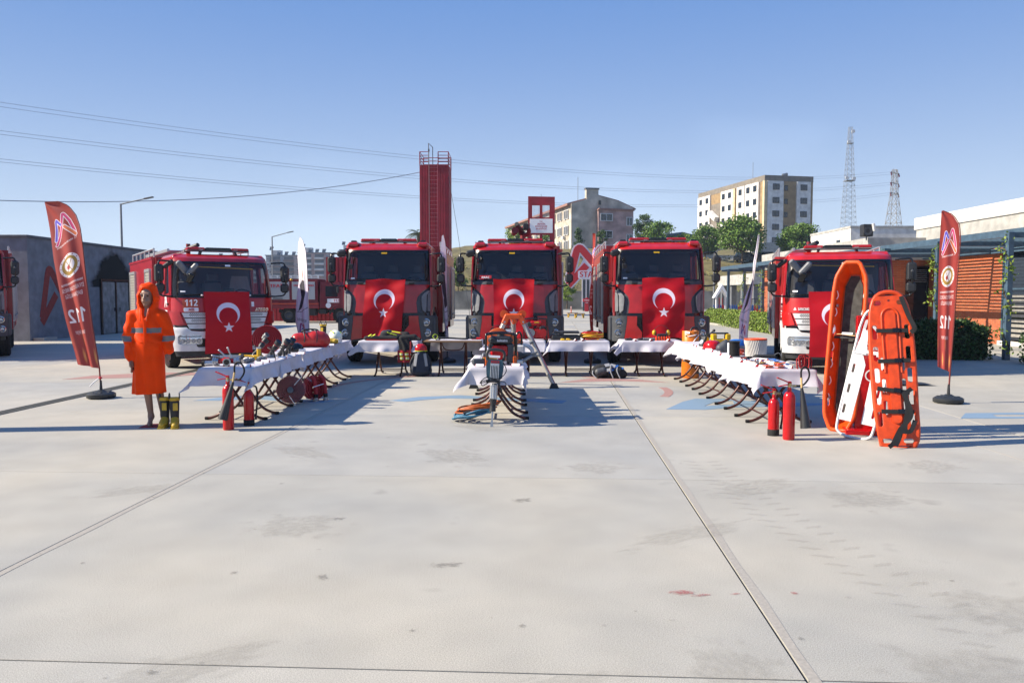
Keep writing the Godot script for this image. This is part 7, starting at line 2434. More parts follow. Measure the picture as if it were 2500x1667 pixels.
# ---------------------------------------------------------------- centre row
func build_centre_gear() -> void:
	mt("tool_orange", "c4540f", 0.45, 0.0, "dirt", 1.5)
	mt("tool_teal", "2c4f5e", 0.45, 0.0, "dirt", 1.5)
	mt("tool_white", "d2d3d2", 0.4, 0.0, "dirt", 1.5)
	# hydraulic pump in a tube frame
	var o := thing("hydraulic_pump", "black framed hydraulic power unit with red engine on the centre table", "pump unit", V(-0.16, TOP, -10.98), 3)
	var f := mb()
	for z in [-0.16, 0.16]: f.tube(smooth_line(p3([-0.2, 0.01, z, -0.2, 0.34, z, -0.16, 0.43, z, 0.16, 0.43, z, 0.21, 0.34, z, 0.21, 0.01, z]), 4), 0.014, 7)
	for x in [-0.16, 0.16]: f.cyl(V(x, 0.43, -0.16), V(x, 0.43, 0.16), 0.013, -1, 7).cyl(V(x, 0.015, -0.16), V(x, 0.015, 0.16), 0.013, -1, 7)
	pt(o, "frame", f, "gloss_black")
	var tk := pt(o, "tank", mb().rbox(V(0.0, 0.34, 0.03), V(0.34, 0.115, 0.24), 0.045), "black")
	pt(tk, "cap", mb().cyl(V(0, 0.39, 0.03), V(0, 0.43, 0.03), 0.05, 0.045), "black")
	sign_text(tk, "holmatro", 0.032, mats["print_white"], V(0.02, 0.34, 0.152), Vector3.ZERO, true, 0.14)
	pt(o, "cowl", mb().rbox(V(0.02, 0.38, -0.06), V(0.34, 0.12, 0.18), 0.05), "tool_orange")
	pt(o, "engine", mb().rbox(V(-0.02, 0.2, 0.02), V(0.24, 0.16, 0.24), 0.03).at(V(0, 0.16, 0.13), V(PI / 2, 0, 0)).cyl(Vector3.ZERO, V(0, 0.04, 0), 0.08), "ext_red")
	pt(o, "side_box", mb().rbox(V(0.13, 0.17, 0), V(0.1, 0.26, 0.24), 0.02), "grey_plastic")
	pt(o, "muffler", mb().rbox(V(-0.13, 0.25, 0.06), V(0.08, 0.1, 0.14), 0.02), "black")
	for s in [-1, 1]: pt(o, "skid", mb().rbox(V(s * 0.19, 0.06, 0.16), V(0.05, 0.14, 0.05), 0.012), "tool_orange")
	# demolition hammer leaning on the table front
	var h := thing("demolition_hammer", "blue-green demolition hammer standing on its chisel before the centre table", "hammer", V(-0.265, 0, -10.3), 0)
	var tip := Basis.from_euler(V(-0.10, 0, -0.055))
	var dh := Node3D.new()
	var hp := func(called: String, b: MB, id: String) -> MeshInstance3D:
		var q := pt(h, called, b, id)
		q.basis = tip
		return q
	dh.free()
	var ch: MeshInstance3D = hp.call("chisel", mb().at(V(0, 0.0, 0)).prism(pv([-0.022, 0.0, 0.022, 0.0, 0.012, 0.08, 0.012, 0.24, -0.012, 0.24, -0.012, 0.08]), -0.008, 0.008), "steel")
	ch.name = "chisel"
	hp.call("tool_holder", mb().cyl(V(0, 0.2, 0), V(0, 0.27, 0), 0.042, 0.038).cyl(V(0, 0.27, 0), V(0, 0.36, 0), 0.034, 0.05), "black")
	hp.call("barrel", mb().rbox(V(0, 0.46, 0), V(0.105, 0.22, 0.1), 0.025).rbox(V(0.0, 0.46, 0.04), V(0.03, 0.2, 0.05), 0.01), "alu")
	hp.call("lower_grip", mb().tube(smooth_line(p3([-0.1, 0.585, 0.09, -0.03, 0.6, 0.1, 0.04, 0.595, 0.1, 0.06, 0.58, 0.04])), 0.023, 8), "black")
	var hb: MeshInstance3D = hp.call("housing", mb().at(V(0, 0.74, 0)).prism(pv([-0.05, -0.15, 0.05, -0.15, 0.1, -0.1, 0.115, 0.05, 0.09, 0.14, -0.09, 0.14, -0.115, 0.05, -0.1, -0.1]), -0.09, 0.1), "tool_teal")
	var fins := mb()
	for k in 6: fins.rbox(V(-0.05 + k * 0.02, 0.7, 0.108), V(0.012, 0.2, 0.02), 0.004)
	fins.rbox(V(0, 0.81, 0.106), V(0.115, 0.03, 0.014), 0.004)
	pt(hb, "cooling_fins", fins, "alu")
	sign_text(hb, "BOSCH", 0.034, mats["card_red"], V(0.0, 0.845, 0.103), Vector3.ZERO, true, 0.105)
	hp.call("top_grip", mb().tube(smooth_line(p3([-0.1, 0.86, 0.02, -0.115, 0.95, 0.02, -0.07, 1.0, 0.02, 0.07, 1.0, 0.02, 0.115, 0.95, 0.02, 0.1, 0.86, 0.02]), 5), 0.02, 8), "black")
	hp.call("label_strip", mb().box(V(-0.01, 0.915, 0.05), V(0.14, 0.03, 0.05)), "print_white")
	hp.call("cable", mb().tube(smooth_line(p3([0.1, 0.85, 0.0, 0.15, 0.74, 0.05, 0.08, 0.64, 0.13, -0.04, 0.62, 0.13, -0.16, 0.58, 0.12, -0.14, 0.53, 0.12, -0.05, 0.6, 0.13, -0.18, 0.56, 0.12, -0.1, 0.64, 0.12, 0.04, 0.61, 0.13, 0.15, 0.58, 0.1, 0.14, 0.5, 0.1, 0.08, 0.5, 0.1])), 0.006, 6), "gloss_black")
	hp.call("power_lead", mb().tube(smooth_line(p3([0.04, 0.6, 0.1, 0.09, 0.5, 0.09, 0.12, 0.4, 0.06])), 0.014, 7), "black")
	# coil of blue and orange hydraulic hose on the ground
	var cl := thing("hydraulic_hose_coil", "blue and orange hydraulic hoses coiled on the ground under the centre table", "hose", V(-0.55, 0.02, -10.75), 0)
	mt("hose_blue", "3f7ea0", 0.55, 0.0, "dirt", 2.0)
	mt("hose_orange", "b85a20", 0.55, 0.0, "dirt", 2.0)
	for k in 10:
		var pts := PackedVector3Array()
		for i in 24:
			var an := TAU * i / 24.0
			var lift := 0.012 + k * 0.016 + 0.10 * (0.5 + 0.5 * cos(an - 0.3))
			pts.append(V(cos(an) * (0.26 + 0.03 * sin(k * 3.0)) + k * 0.012, lift + 0.012 * sin(an * 3.0 + k), sin(an) * (0.2 + 0.02 * sin(k * 2.0)) + 0.02 * sin(k * 1.7)))
		pt(cl, "hose", mb().tube(pts, 0.012, 6, true), "hose_blue" if k < 5 else "hose_orange")
	for q in [[-0.16, 0.14, 0.12], [-0.1, 0.12, 0.2]]: pt(cl, "connector", mb().cyl(V(q[0], q[1], q[2]), V(q[0] + 0.17, q[1] + 0.05, q[2] - 0.02), 0.018), "black")
	# hydraulic cutters and spreaders
	var gt := thing("hydraulic_spreader", "grey hydraulic spreader tool lying at the centre table's left corner", "cutter", V(-0.43, TOP + 0.05, -10.85), 14)
	pt(gt, "body", mb().rbox(V(-0.02, 0.0, 0), V(0.2, 0.09, 0.11), 0.025), "grey_plastic")
	pt(gt, "cylinder", mb().cyl(V(0.05, 0.02, 0), V(0.22, 0.04, -0.02), 0.05), "yellow")
	for s in [-1, 1]: pt(gt, "jaw", mb().at(V(0.02, 0.05, s * 0.03), V(0, s * 0.25, 0.2)).prism(pv([-0.02, 0, 0.16, 0.03, 0.18, 0.05, 0.02, 0.06]), -0.01, 0.01), "alu")
	var cu := thing("hydraulic_cutter", "orange hydraulic cutter with black handle across the centre table", "cutter", V(0.02, TOP + 0.08, -11.35), 6)
	pt(cu, "body", mb().cyl(V(-0.16, 0, 0), V(0.06, 0.01, 0), 0.07, 0.075, 18), "tool_orange")
	pt(cu, "collar", mb().cyl(V(0.05, 0.01, 0), V(0.12, 0.012, 0), 0.07, 0.06, 18), "black")
	pt(cu, "handle", mb().cyl(V(0.11, 0.015, 0), V(0.25, 0.02, 0), 0.045, 0.042, 14), "black")
	for s in [-1, 1]: pt(cu, "blade", mb().at(V(0.24, 0.02, 0), V(0, 0, s * 0.22)).prism(pv([0, -0.02, 0.1, 0.0, 0.13, 0.03, 0.08, 0.03, 0, 0.02]), -0.012, 0.012), "dull_steel")
	var ra := thing("ram_support", "silver aluminium ram with round ends in front of the orange cutter", "ram", V(0.0, TOP + 0.035, -10.95), 10)
	pt(ra, "bar", mb().rbox(V(0, 0, 0), V(0.3, 0.06, 0.07), 0.01), "alu")
	for x in [-0.06, 0.03]: pt(ra, "bolt", mb().at(V(x, 0, 0.036), V(PI / 2, 0, 0)).cyl(Vector3.ZERO, V(0, 0.008, 0), 0.022), "black")
	pt(ra, "arm", mb().at(V(0.2, 0.04, 0), V(0, 0, 0.5)).rbox(Vector3.ZERO, V(0.2, 0.04, 0.05), 0.01), "dull_steel")
	# saws
	var s1: Node3D = null
	var lab := ["front of two orange and white chainsaws on the centre tables", "rear of two orange and white chainsaws on the centre tables"]
	for k in 2:
		var at := V(-0.05 + k * 0.1, TOP, -12.05 - k * 0.55)
		if k == 0:
			s1 = thing("chainsaw", lab[0], "chainsaw", at, 12, "chainsaws on the centre tables")
			pt(s1, "body", mb().rbox(V(0, 0.13, 0), V(0.26, 0.17, 0.2), 0.035), "tool_white")
			pt(s1, "top_cover", mb().rbox(V(0.02, 0.25, 0), V(0.24, 0.12, 0.19), 0.04), "tool_orange")
			pt(s1, "front_handle", mb().tube(smooth_line(p3([-0.06, 0.06, 0.12, -0.08, 0.28, 0.13, -0.08, 0.36, 0.06, -0.08, 0.36, -0.06, -0.07, 0.1, -0.13])), 0.015, 7), "gloss_black")
			pt(s1, "hand_guard", mb().at(V(-0.15, 0.3, 0), V(0, 0, 0.2)).plate(round_rect(Vector2.ZERO, Vector2(0.05, 0.18), 0.015), [], -0.08, 0.08), "black")
			pt(s1, "rear_handle", mb().tube(smooth_line(p3([0.13, 0.2, 0, 0.24, 0.2, 0, 0.34, 0.14, 0, 0.36, 0.07, 0, 0.28, 0.04, 0, 0.14, 0.06, 0])), 0.02, 8), "tool_white")
			pt(s1, "guide_bar", mb().at(V(-0.34, 0.1, 0.06)).prism(round_rect(Vector2.ZERO, Vector2(0.46, 0.075), 0.036), -0.004, 0.004), "dull_steel")
			pt(s1, "clutch_cover", mb().at(V(0, 0.12, 0.1), V(PI / 2, 0, 0)).cyl(Vector3.ZERO, V(0, 0.02, 0), 0.06), "tool_orange")
		else: copy(s1, lab[1], at, 20).scale = Vector3.ONE * 0.85
	var cs := thing("disc_cutter", "petrol disc cutter with tall orange housing behind the pump unit", "disc cutter", V(-0.06, TOP, -11.72), 0)
	pt(cs, "housing", mb().rbox(V(0.05, 0.2, 0), V(0.1, 0.4, 0.14), 0.03), "tool_orange")
	pt(cs, "guard", mb().at(V(-0.14, 0.3, 0), V(PI / 2, 0, 0)).lathe(pv([0.17, -0.04, 0.18, -0.03, 0.18, 0.03, 0.17, 0.04, 0.05, 0.03, 0.0, 0.03]), 26), "tool_orange")
	pt(cs, "disc", mb().at(V(-0.14, 0.3, 0.03), V(PI / 2, 0, 0)).cyl(Vector3.ZERO, V(0, 0.006, 0), 0.15, -1, 26), "dull_steel")
	pt(cs, "handle", mb().tube(smooth_line(p3([0.1, 0.34, 0.08, 0.16, 0.42, 0.08, 0.2, 0.36, 0.0, 0.2, 0.2, 0.0])), 0.015, 7), "gloss_black")
	pt(cs, "engine", mb().rbox(V(0.17, 0.13, 0), V(0.16, 0.2, 0.2), 0.03), "tool_white")
	var im := thing("impact_drill", "dark blue impact drill with red trigger on the centre table", "drill", V(0.13, TOP, -11.8), -10)
	pt(im, "body", mb().rbox(V(0, 0.06, 0), V(0.26, 0.085, 0.08), 0.025), "navy")
	pt(im, "chuck", mb().cyl(V(0.13, 0.065, 0), V(0.21, 0.065, 0), 0.024, 0.018), "dull_steel")
	pt(im, "trigger", mb().at(V(-0.07, 0.12, 0), V(0, 0, 0.4)).rbox(Vector3.ZERO, V(0.03, 0.09, 0.03), 0.01), "ext_red")
	pt(im, "grip", mb().at(V(-0.13, 0.04, 0), V(0, 0, -0.3)).rbox(Vector3.ZERO, V(0.06, 0.08, 0.05), 0.02), "black")
	for q in [[-0.43, -10.62, 80.0], [0.05, -10.7, 85.0], [0.1, -11.9, 90.0]]: tent_card(V(q[0], TOP + 0.002, q[1]), q[2], "centre tables")
	# rescue tripod straddling the table
	var tp := thing("rescue_tripod", "white-legged rescue tripod with orange head over the centre tables", "tripod", V(0.02, 0, -14.75), 0)
	mt("leg_white", "c9c7c2", 0.4, 0.3, "dirt", 1.0)
	for q in [[-0.73, 0.1, -0.08], [0.76, 0.1, 0.1], [0.05, -0.85, 0.0]]:
		var a := V(q[2] * 1.5, 1.3, q[1] * 0.25)
		var e := V(q[0], 0.05, q[1])
		var lg := mb()
		var mid := a.lerp(e, 0.55)
		lg.cyl(a, mid, 0.045, -1, 4).cyl(mid, e, 0.04, -1, 4)
		var leg := pt(tp, "leg", lg, "leg_white")
		var fr := a.lerp(e, 0.02) + V(0.03 * signf(q[0]), 0.01, 0.035)
		pt(leg, "red_edge", mb().cyl(fr, e + V(0.025 * signf(q[0]), 0.02, 0.03), 0.006, -1, 5), "suit_red")
		pt(leg, "joint", mb().cyl(mid + V(0, 0.012, 0), mid - V(0, 0.012, 0), 0.054, -1, 8), "dull_steel")
		pt(leg, "foot", mb().prism(pv([-0.09, -0.05, 0.09, -0.05, 0.05, 0.04, -0.05, 0.045]), -0.06, 0.06), "black").position = e
		var br := pt(leg, "bracket", mb().at(a.lerp(e, 0.02), V(0, 0, 0.45 * signf(q[0]))).rbox(Vector3.ZERO, V(0.11, 0.2, 0.12), 0.025), "orange")
		pt(leg, "pin", mb().cyl(a.lerp(e, 0.06) + V(0, 0, 0.06), a.lerp(e, 0.06) + V(0, 0, 0.085), 0.018), "steel")
	var hd := pt(tp, "head", mb().rbox(V(0, 1.33, 0), V(0.3, 0.1, 0.18), 0.03), "orange")
	for s in [-1, 1]: part(hd, "ear", mb().at(V(s * 0.17, 1.37, 0), V(PI / 2, 0, 0)).cyl(V(0, -0.06, 0), V(0, 0.06, 0), 0.075), mats["orange"])
	var chn := mb()
	for k in 7: chn.ring(V(-0.03 + 0.008 * sin(k * 2.0), 1.24 - k * 0.05, 0.02), V(1, 0, 0) if k % 2 else V(0, 0, 1), 0.022, 0.006, 12, 5)
	pt(tp, "chain", chn, "steel")
	pt(tp, "pulley_block", mb().rbox(V(-0.03, 0.9, 0.02), V(0.13, 0.18, 0.08), 0.03), "tool_white")
	pt(tp, "winch", mb().at(V(0.33, 0.85, 0.1), V(0, 0, 0.5)).cyl(V(-0.03, 0, 0), V(0.04, 0, 0), 0.035), "dull_steel")

# ---------------------------------------------------------------- right row
func build_right_gear() -> void:

	extinguisher(false, V(3.2, 0, -9.66), 0, "shorter red extinguisher with black base by the right tables", 0.0)
	extinguisher(true, V(3.29, 0, -9.38), 10, "tall red extinguisher with black horn in front of the right tables", -0.25)
	var l := thing("hand_lamp", "yellow and black rescue hand lamp tilted on the right tables", "lamp", V(3.58, TOP, -14.75), 30)
	pt(l, "body", mb().at(V(0, 0.1, 0), V(0, 0, -0.5)).rbox(Vector3.ZERO, V(0.1, 0.2, 0.12), 0.03), "yellow")
	pt(l, "head", mb().at(V(-0.06, 0.11, 0.02), V(0, 0, -0.5)).rbox(Vector3.ZERO, V(0.07, 0.21, 0.11), 0.02), "black")
	pt(l, "lens", mb().at(V(-0.095, 0.1, 0.02), V(0, 0, PI / 2 - 0.5)).cyl(Vector3.ZERO, V(0, 0.01, 0), 0.045), "lamp_glass")
	pt(l, "handle", mb().tube(smooth_line(p3([0.0, 0.2, 0, 0.06, 0.25, 0, 0.1, 0.2, 0, 0.09, 0.1, 0])), 0.013, 6), "black")
	var mtx := thing("tripod_head", "small black camera bracket standing behind the hand lamp", "bracket", V(3.68, TOP, -14.95), 0)
	pt(mtx, "stem", mb().cyl(Vector3.ZERO, V(0.02, 0.22, 0), 0.02), "black")
	pt(mtx, "arm", mb().cyl(V(0.02, 0.22, 0), V(0.12, 0.3, 0.0), 0.014).ell(V(0.12, 0.3, 0), V(0.03, 0.03, 0.03), 8, 6).rbox(V(0.02, 0.2, 0), V(0.09, 0.06, 0.06), 0.015), "black")
	hard_hat("rescue_helmet", "bright red rescue helmet with black vents on the right tables", V(3.55, TOP, -14.05), 70, "ext_red", "black", 1.05)
	var yb := thing("gas_detector_case", "yellow ribbed equipment case with two upright lugs on the right tables", "case", V(3.86, TOP, -14.7), 5)
	pt(yb, "case", mb().rbox(V(0, 0.08, 0), V(0.34, 0.16, 0.16), 0.02), "yellow")
	for s in [-1, 1]: pt(yb, "lug", mb().rbox(V(s * 0.13, 0.19, 0), V(0.09, 0.12, 0.14), 0.02), "yellow")
	for k in 8: pt(yb, "rib", mb().box(V(-0.1 + k * 0.03, 0.09, 0.082), V(0.012, 0.12, 0.008)), "yellow")
	pt(yb, "lid", mb().rbox(V(0, 0.26, -0.03), V(0.3, 0.03, 0.1), 0.01), "black")
	var bg := thing("tool_pouch", "crumpled dark grey pouch on the right tables", "pouch", V(3.56, TOP, -13.35), 0)
	pt(bg, "cloth", blob([[V(-0.05, 0.07, 0), V(0.02, 0.12, 0), 0.08, 0.08], [V(0.02, 0.1, 0), V(0.04, 0.2, 0), 0.08, 0.025], [V(0.05, 0.05, 0.02), V(0.12, 0.05, 0.03), 0.07, 0.06]], 0.015, 0.04), "grey_plastic")
	var sp := thing("cable_spool", "upright spool of black cord with white label on the right tables", "spool", V(3.47, TOP, -12.42), 0)
	for y in [0.0, 0.235]: pt(sp, "flange", mb().cyl(V(0, y, 0), V(0, y + 0.014, 0), 0.105, -1, 26), "black")
	var wd := mb()
	var prof := PackedVector2Array()
	for k in 44: prof.append(Vector2(0.09 + (0.004 if k % 2 else 0.0), 0.014 + k * 0.0051))
	wd.lathe(prof, 26)
	pt(sp, "winding", wd, "rubber")
	pt(sp, "label", mb().at(V(-0.092, 0.12, 0.03), V(0, -1.25, 0)).box(Vector3.ZERO, V(0.04, 0.2, 0.006)), "print_white")
	hard_hat("rescue_helmet", "blue rescue helmet with white side panel behind the black spool", V(3.85, TOP + 0.03, -13.6), 60, "blue", "white", 1.15)
	var hs := thing("rope_sack", "dark sack under the blue helmet on the right tables", "sack", V(3.86, TOP, -13.35), 0)
	pt(hs, "cloth", blob([[V(-0.08, 0.05, 0.05), V(0.1, 0.06, 0.08), 0.06, 0.065]], 0.016, 0.03), "navy")
	var og := thing("orange_strap_pile", "heap of orange webbing straps behind the black spool", "straps", V(3.66, TOP, -12.72), 0)
	for k in 5: pt(og, "strap", mb().at(V(-0.02 + 0.03 * sin(k * 2.0), 0.014 + k * 0.02, 0.02 * cos(k * 3.0)), V(0.2 * sin(k * 1.0), k * 0.9, 0.15)).rbox(Vector3.ZERO, V(0.2, 0.016, 0.05), 0.006), "orange")
	# rope tub: white rope wound in a bucket with an orange rim
	var rb := thing("rope_tub", "tub of white rope with an orange rim on the right tables", "tub", V(3.79, TOP, -12.35), 0)
	pt(rb, "drum", mb().lathe(pv([0, 0.0, 0.15, 0.0, 0.162, 0.27, 0.158, 0.275, 0.15, 0.265, 0.0, 0.25]), 30), "tool_white")
	var rp := mb()
	for k in 40:
		var a0 := TAU * k / 40
		var pts := PackedVector3Array()
		for i in 5:
			var tt := i / 4.0
			pts.append(V(cos(a0 + tt * 0.35) * (0.154 + 0.012 * tt), 0.008 + tt * 0.255, sin(a0 + tt * 0.35) * (0.154 + 0.012 * tt)))
		rp.tube(pts, 0.0095, 5)
	mt("rope_white", "d6d2ca", 0.8, 0.0, "fine", 4.0)
	pt(rb, "rope", rp, "rope_white")
	pt(rb, "rim", mb().ring(V(0, 0.278, 0), Vector3.UP, 0.162, 0.014, 30, 8), "orange")
	pt(rb, "lid", mb().cyl(V(0, 0.27, 0), V(0, 0.284, 0), 0.158, -1, 30), "orange")
	var bb := thing("rope_bag", "flat black rope bag lying in front of the rope tub", "bag", V(3.8, TOP, -11.95), 8)
	pt(bb, "cloth", blob([[V(-0.13, 0.035, 0), V(0.14, 0.035, 0.02), 0.045, 0.04, V(1, 0.8, 1.4)]], 0.015, 0.02), "suit_black")
	pt(bb, "strap", mb().tube(smooth_line(p3([0.14, 0.05, 0, 0.22, 0.09, 0.02, 0.26, 0.04, 0.04])), 0.007, 5), "mid_plastic")
	var ft := thing("measuring_reel", "flat black measuring reel with grey edge by the spool", "reel", V(3.44, TOP, -11.98), 20)
	pt(ft, "case", mb().cyl(V(0, 0, 0), V(0, 0.035, 0), 0.11, -1, 22), "grey_plastic")
	pt(ft, "handle", mb().rbox(V(0.12, 0.022, 0.03), V(0.16, 0.03, 0.05), 0.012), "gloss_black")
	for q in [[3.36, -11.0, 20.0], [3.46, -10.95, -40.0]]: plate_pulley("gold twin pulley near the front edge of the right tables", V(q[0], TOP, q[1]), q[2], "gold", "gold pulleys on the right tables")
	plate_pulley("orange descender with black lever, nearest the front of the right tables", V(3.38, TOP, -10.42), 70, "orange")
	plate_pulley("orange descender beside the front one at the right table's edge", V(3.52, TOP, -10.38), 100, "orange")
	plate_pulley("amber descender further back on the nearest right table", V(3.66, TOP, -10.85), 60, "sked_orange")
	var cm := carabiner_mesh()
	var rng := RandomNumberGenerator.new()
	rng.seed = 77
	var cols := [["steel", "silver"], ["orange", "orange"], ["ext_red", "red"], ["blue", "blue"], ["gloss_black", "black"]]
	for k in 64:
		var c: Array = cols[[0, 0, 0, 1, 2, 2, 3, 4][rng.randi() % 8]]
		var z := lerpf(-10.45, -11.85, rng.randf())
		var x := rng.randf_range(3.36, 3.86)
		var cn := same(self, numbered("carabiner"), cm, mats[c[0]], V(x, TOP + 0.004 + 0.008 * (k % 3), z), V(0, rng.randf() * TAU, 0))
		tag(cn, "%s carabiner lying loose on the nearest right tables" % c[1], "carabiner", "%s carabiners on the right tables" % c[1])
	var bl := thing("blue_sling_bundle", "bundle of blue and white cord slings on the nearest right table", "slings", V(3.72, TOP, -10.45), 0)
	for k in 9:
		var pts := PackedVector3Array()
		for i in 14: pts.append(V(cos(TAU * i / 14.0) * 0.1 + 0.02 * sin(k * 2.0), 0.012 + k * 0.009 + 0.008 * sin(i * 1.3 + k), sin(TAU * i / 14.0) * 0.05 + 0.01 * cos(k * 3.0)))
		pt(bl, "sling", mb().tube(pts, 0.007, 5, true), "blue" if k % 2 else "rope_white")
	var rs := thing("red_carabiner_rack", "upright cluster of crimson carabiners at the right table corner", "carabiners", V(3.8, TOP, -10.32), 0)
	for k in 7:
		var q := same(rs, "carabiner", cm, mats["suit_red"], V(-0.06 + k * 0.02, 0.06 + 0.04 * (k % 2), 0.02 * sin(k * 2.0)), V(PI / 2, 0.4 * sin(k * 1.0), 0.35 * sin(k * 1.7)))
		q.scale = Vector3.ONE * 1.5
	for q in [[3.40, -15.1], [3.42, -14.75], [3.4, -14.36], [3.41, -14.17], [3.42, -13.8], [3.41, -13.5], [3.38, -13.1], [3.36, -12.75], [3.36, -12.5], [3.33, -12.2], [3.33, -11.75], [3.3, -11.4], [3.3, -11.12], [3.3, -10.92], [3.3, -10.68], [3.31, -10.45], [3.6, -11.18], [3.6, -11.05], [3.62, -10.4], [3.62, -11.7], [3.5, -11.5], [3.55, -11.3], [3.68, -11.6]]:
		tent_card(V(q[0], TOP + 0.002, q[1]), 25 + 40 * sin(q[1] * 9.0), "nearest right table" if q[1] > -11.5 else ("right tables by the black spool" if q[1] > -13.0 else "far right tables"))
# ---------------------------------------------------------------- stretchers on the right
func build_stretchers() -> void:
	# orange basket stretcher leaning back, opening towards the left
	var o := thing("basket_stretcher", "tall orange basket stretcher with black mat leaning upright on the right", "stretcher", V(4.1, 0, -9.93))
	o.basis = Basis.from_euler(V(0, deg_to_rad(-40), 0)) * Basis.from_euler(V(deg_to_rad(-8), 0, 0)) * Basis.from_euler(V(0, 0, deg_to_rad(-1.0)))
	var half := 0.2
	var rim := pv([-0.1, 0.02, 0.1, 0.02, half - 0.02, 0.20, half, 0.5, half, 1.72, half - 0.02, 1.96, 0.09, 2.15, -0.09, 2.15, -half + 0.02, 1.96, -half, 1.72, -half, 0.5, -half + 0.02, 0.20])
	var floor_ := pv([-0.07, 0.13, 0.07, 0.13, 0.125, 0.28, 0.13, 0.5, 0.13, 1.72, 0.12, 1.88, 0.06, 2.02, -0.06, 2.02, -0.12, 1.88, -0.13, 1.72, -0.13, 0.5, -0.125, 0.28])
	var D := 0.18
	var sh := mb()
	for i in rim.size():
		var j := (i + 1) % rim.size()
		var a := V(rim[i].x, rim[i].y, 0)
		var b := V(rim[j].x, rim[j].y, 0)
		var c := V(floor_[j].x, floor_[j].y, -D)
		var d := V(floor_[i].x, floor_[i].y, -D)
		var L := (b - a).length()
		var holes := []
		if L > 1.0:
			for k in 4: holes.append(round_rect(Vector2(L * (0.1 + 0.265 * k), 0.075), Vector2(0.13, 0.045), 0.022))
		elif L > 0.2 and i % 3 != 0 or i in [1, 5]:
			holes.append(round_rect(Vector2(L * 0.5, 0.075), Vector2(minf(0.12, L * 0.55), 0.045), 0.022))
		var f := func(q: Vector2) -> Vector3:
			var s := q.x / L
			var t := q.y / 0.2
			return a.lerp(b, s).lerp(d.lerp(c, s), t)
		sh.patch(pv([0, 0, L, 0, L, 0.2, 0, 0.2]), f, 0.0, 0.008, 0.3, holes)
	sh.prism(floor_, -D - 0.01, -D)
	pt(o, "shell", sh, "orange")
	var rt := PackedVector3Array()
	for i in rim.size():
		var p := rim[i]
		var q := rim[(i + 1) % rim.size()]
		for k in 4: rt.append(V(lerpf(p.x, q.x, k / 4.0 + 0.125), lerpf(p.y, q.y, k / 4.0 + 0.125), 0))
	pt(o, "rim", mb().tube(rt, 0.028, 8, true), "orange")
	mt("foam_mat", "4a4c4a", 0.9, 0.0, "patch", 3.0)
	pt(o, "mat", mb().prism(pv([-0.06, 0.16, 0.06, 0.16, 0.108, 0.3, 0.11, 1.86, 0.05, 2.0, -0.05, 2.0, -0.11, 1.86, -0.108, 0.3]), -D, -D + 0.02), "foam_mat")
	var rp := mb()
	for s in [-1, 1]:
		for k in 7: rp.tube(smooth_line(p3([s * 0.17, 0.36 + k * 0.22, -0.04, s * 0.155, 0.41 + k * 0.22, -0.055, s * 0.17, 0.47 + k * 0.22, -0.04]), 3), 0.007, 5)
	pt(o, "grab_rope", rp, "white")
	pt(o, "strap", mb().at(V(0, 1.2, -0.08), V(0, 0, 0.02)).rbox(Vector3.ZERO, V(0.34, 0.03, 0.01), 0.003), "black")
	pt(o, "cord", mb().tube(smooth_line(p3([-0.16, 1.22, -0.05, -0.1, 1.235, -0.04, 0.1, 1.22, -0.04, 0.16, 1.23, -0.05])), 0.006, 5), "grip_wood")
	pt(o, "card", mb().at(V(0.0, 1.245, -0.04), V(-0.4, 0, 0)).box(Vector3.ZERO, V(0.13, 0.03, 0.004)), "print_white")
	var rv := mb()
	for q in [[-0.165, 1.6], [-0.165, 0.42], [0.165, 1.5]]: rv.at(V(q[0], q[1], -0.06), V(0, 0, PI / 2 * signf(q[0]))).cyl(V(0, 0, 0), V(0, 0.02, 0), 0.022)
	pt(o, "eyelet", rv, "alu")
	# red display stand
	var st := thing("display_stand", "red display stand with white logo behind the leaning stretchers", "stand", V(4.46, 0, -9.85), -14)
	pt(st, "column", mb().rbox(V(0, 0.75, 0), V(0.36, 1.42, 0.1), 0.01), "ext_red")
	pt(st, "base", mb().rbox(V(0, 0.03, 0.02), V(0.62, 0.06, 0.42), 0.008), "ext_red")
	for x in [-0.1, 0.1]: pt(st, "rib", mb().prism(pv([0, 0.06, 0.14, 0.06, 0, 0.3]), x - 0.01, x + 0.01), "ext_red").rotation.y = 0.0
	var sl := pt(st, "logo", logo_mesh(0.26, 0.004), "print_white")
	sl.position = V(0, 1.3, 0.051)
	var y := 1.12
	for q in ["MERSİN BÜYÜKŞEHİR", "BELEDİYESİ", "İTFAİYE DAİRESİ"]:
		sign_text(st, q, 0.04, mats["print_white"], V(0, y, 0.052), Vector3.ZERO, true, 0.32 if q.length() > 12 else 0.2)
		y -= 0.065
	pt(st, "emblem", mb().at(V(0, 0.72, 0.051), V(PI / 2, 0, 0)).lathe(pv([0.075, 0, 0.075, 0.003, 0.06, 0.003, 0.06, 0]), 22), "print_white")
	# aluminium scoop stretcher
	var sc := thing("scoop_stretcher", "silver aluminium scoop stretcher leaning between the two orange stretchers", "stretcher", V(4.06, 0, -9.42))
	sc.basis = Basis.from_euler(V(0, deg_to_rad(-38), 0)) * Basis.from_euler(V(deg_to_rad(-13), 0, 0)) * Basis.from_euler(V(0, 0, deg_to_rad(-8)))
	mt("bright_alu", "dfe1e4", 0.4, 0.35, "fine", 1.0)
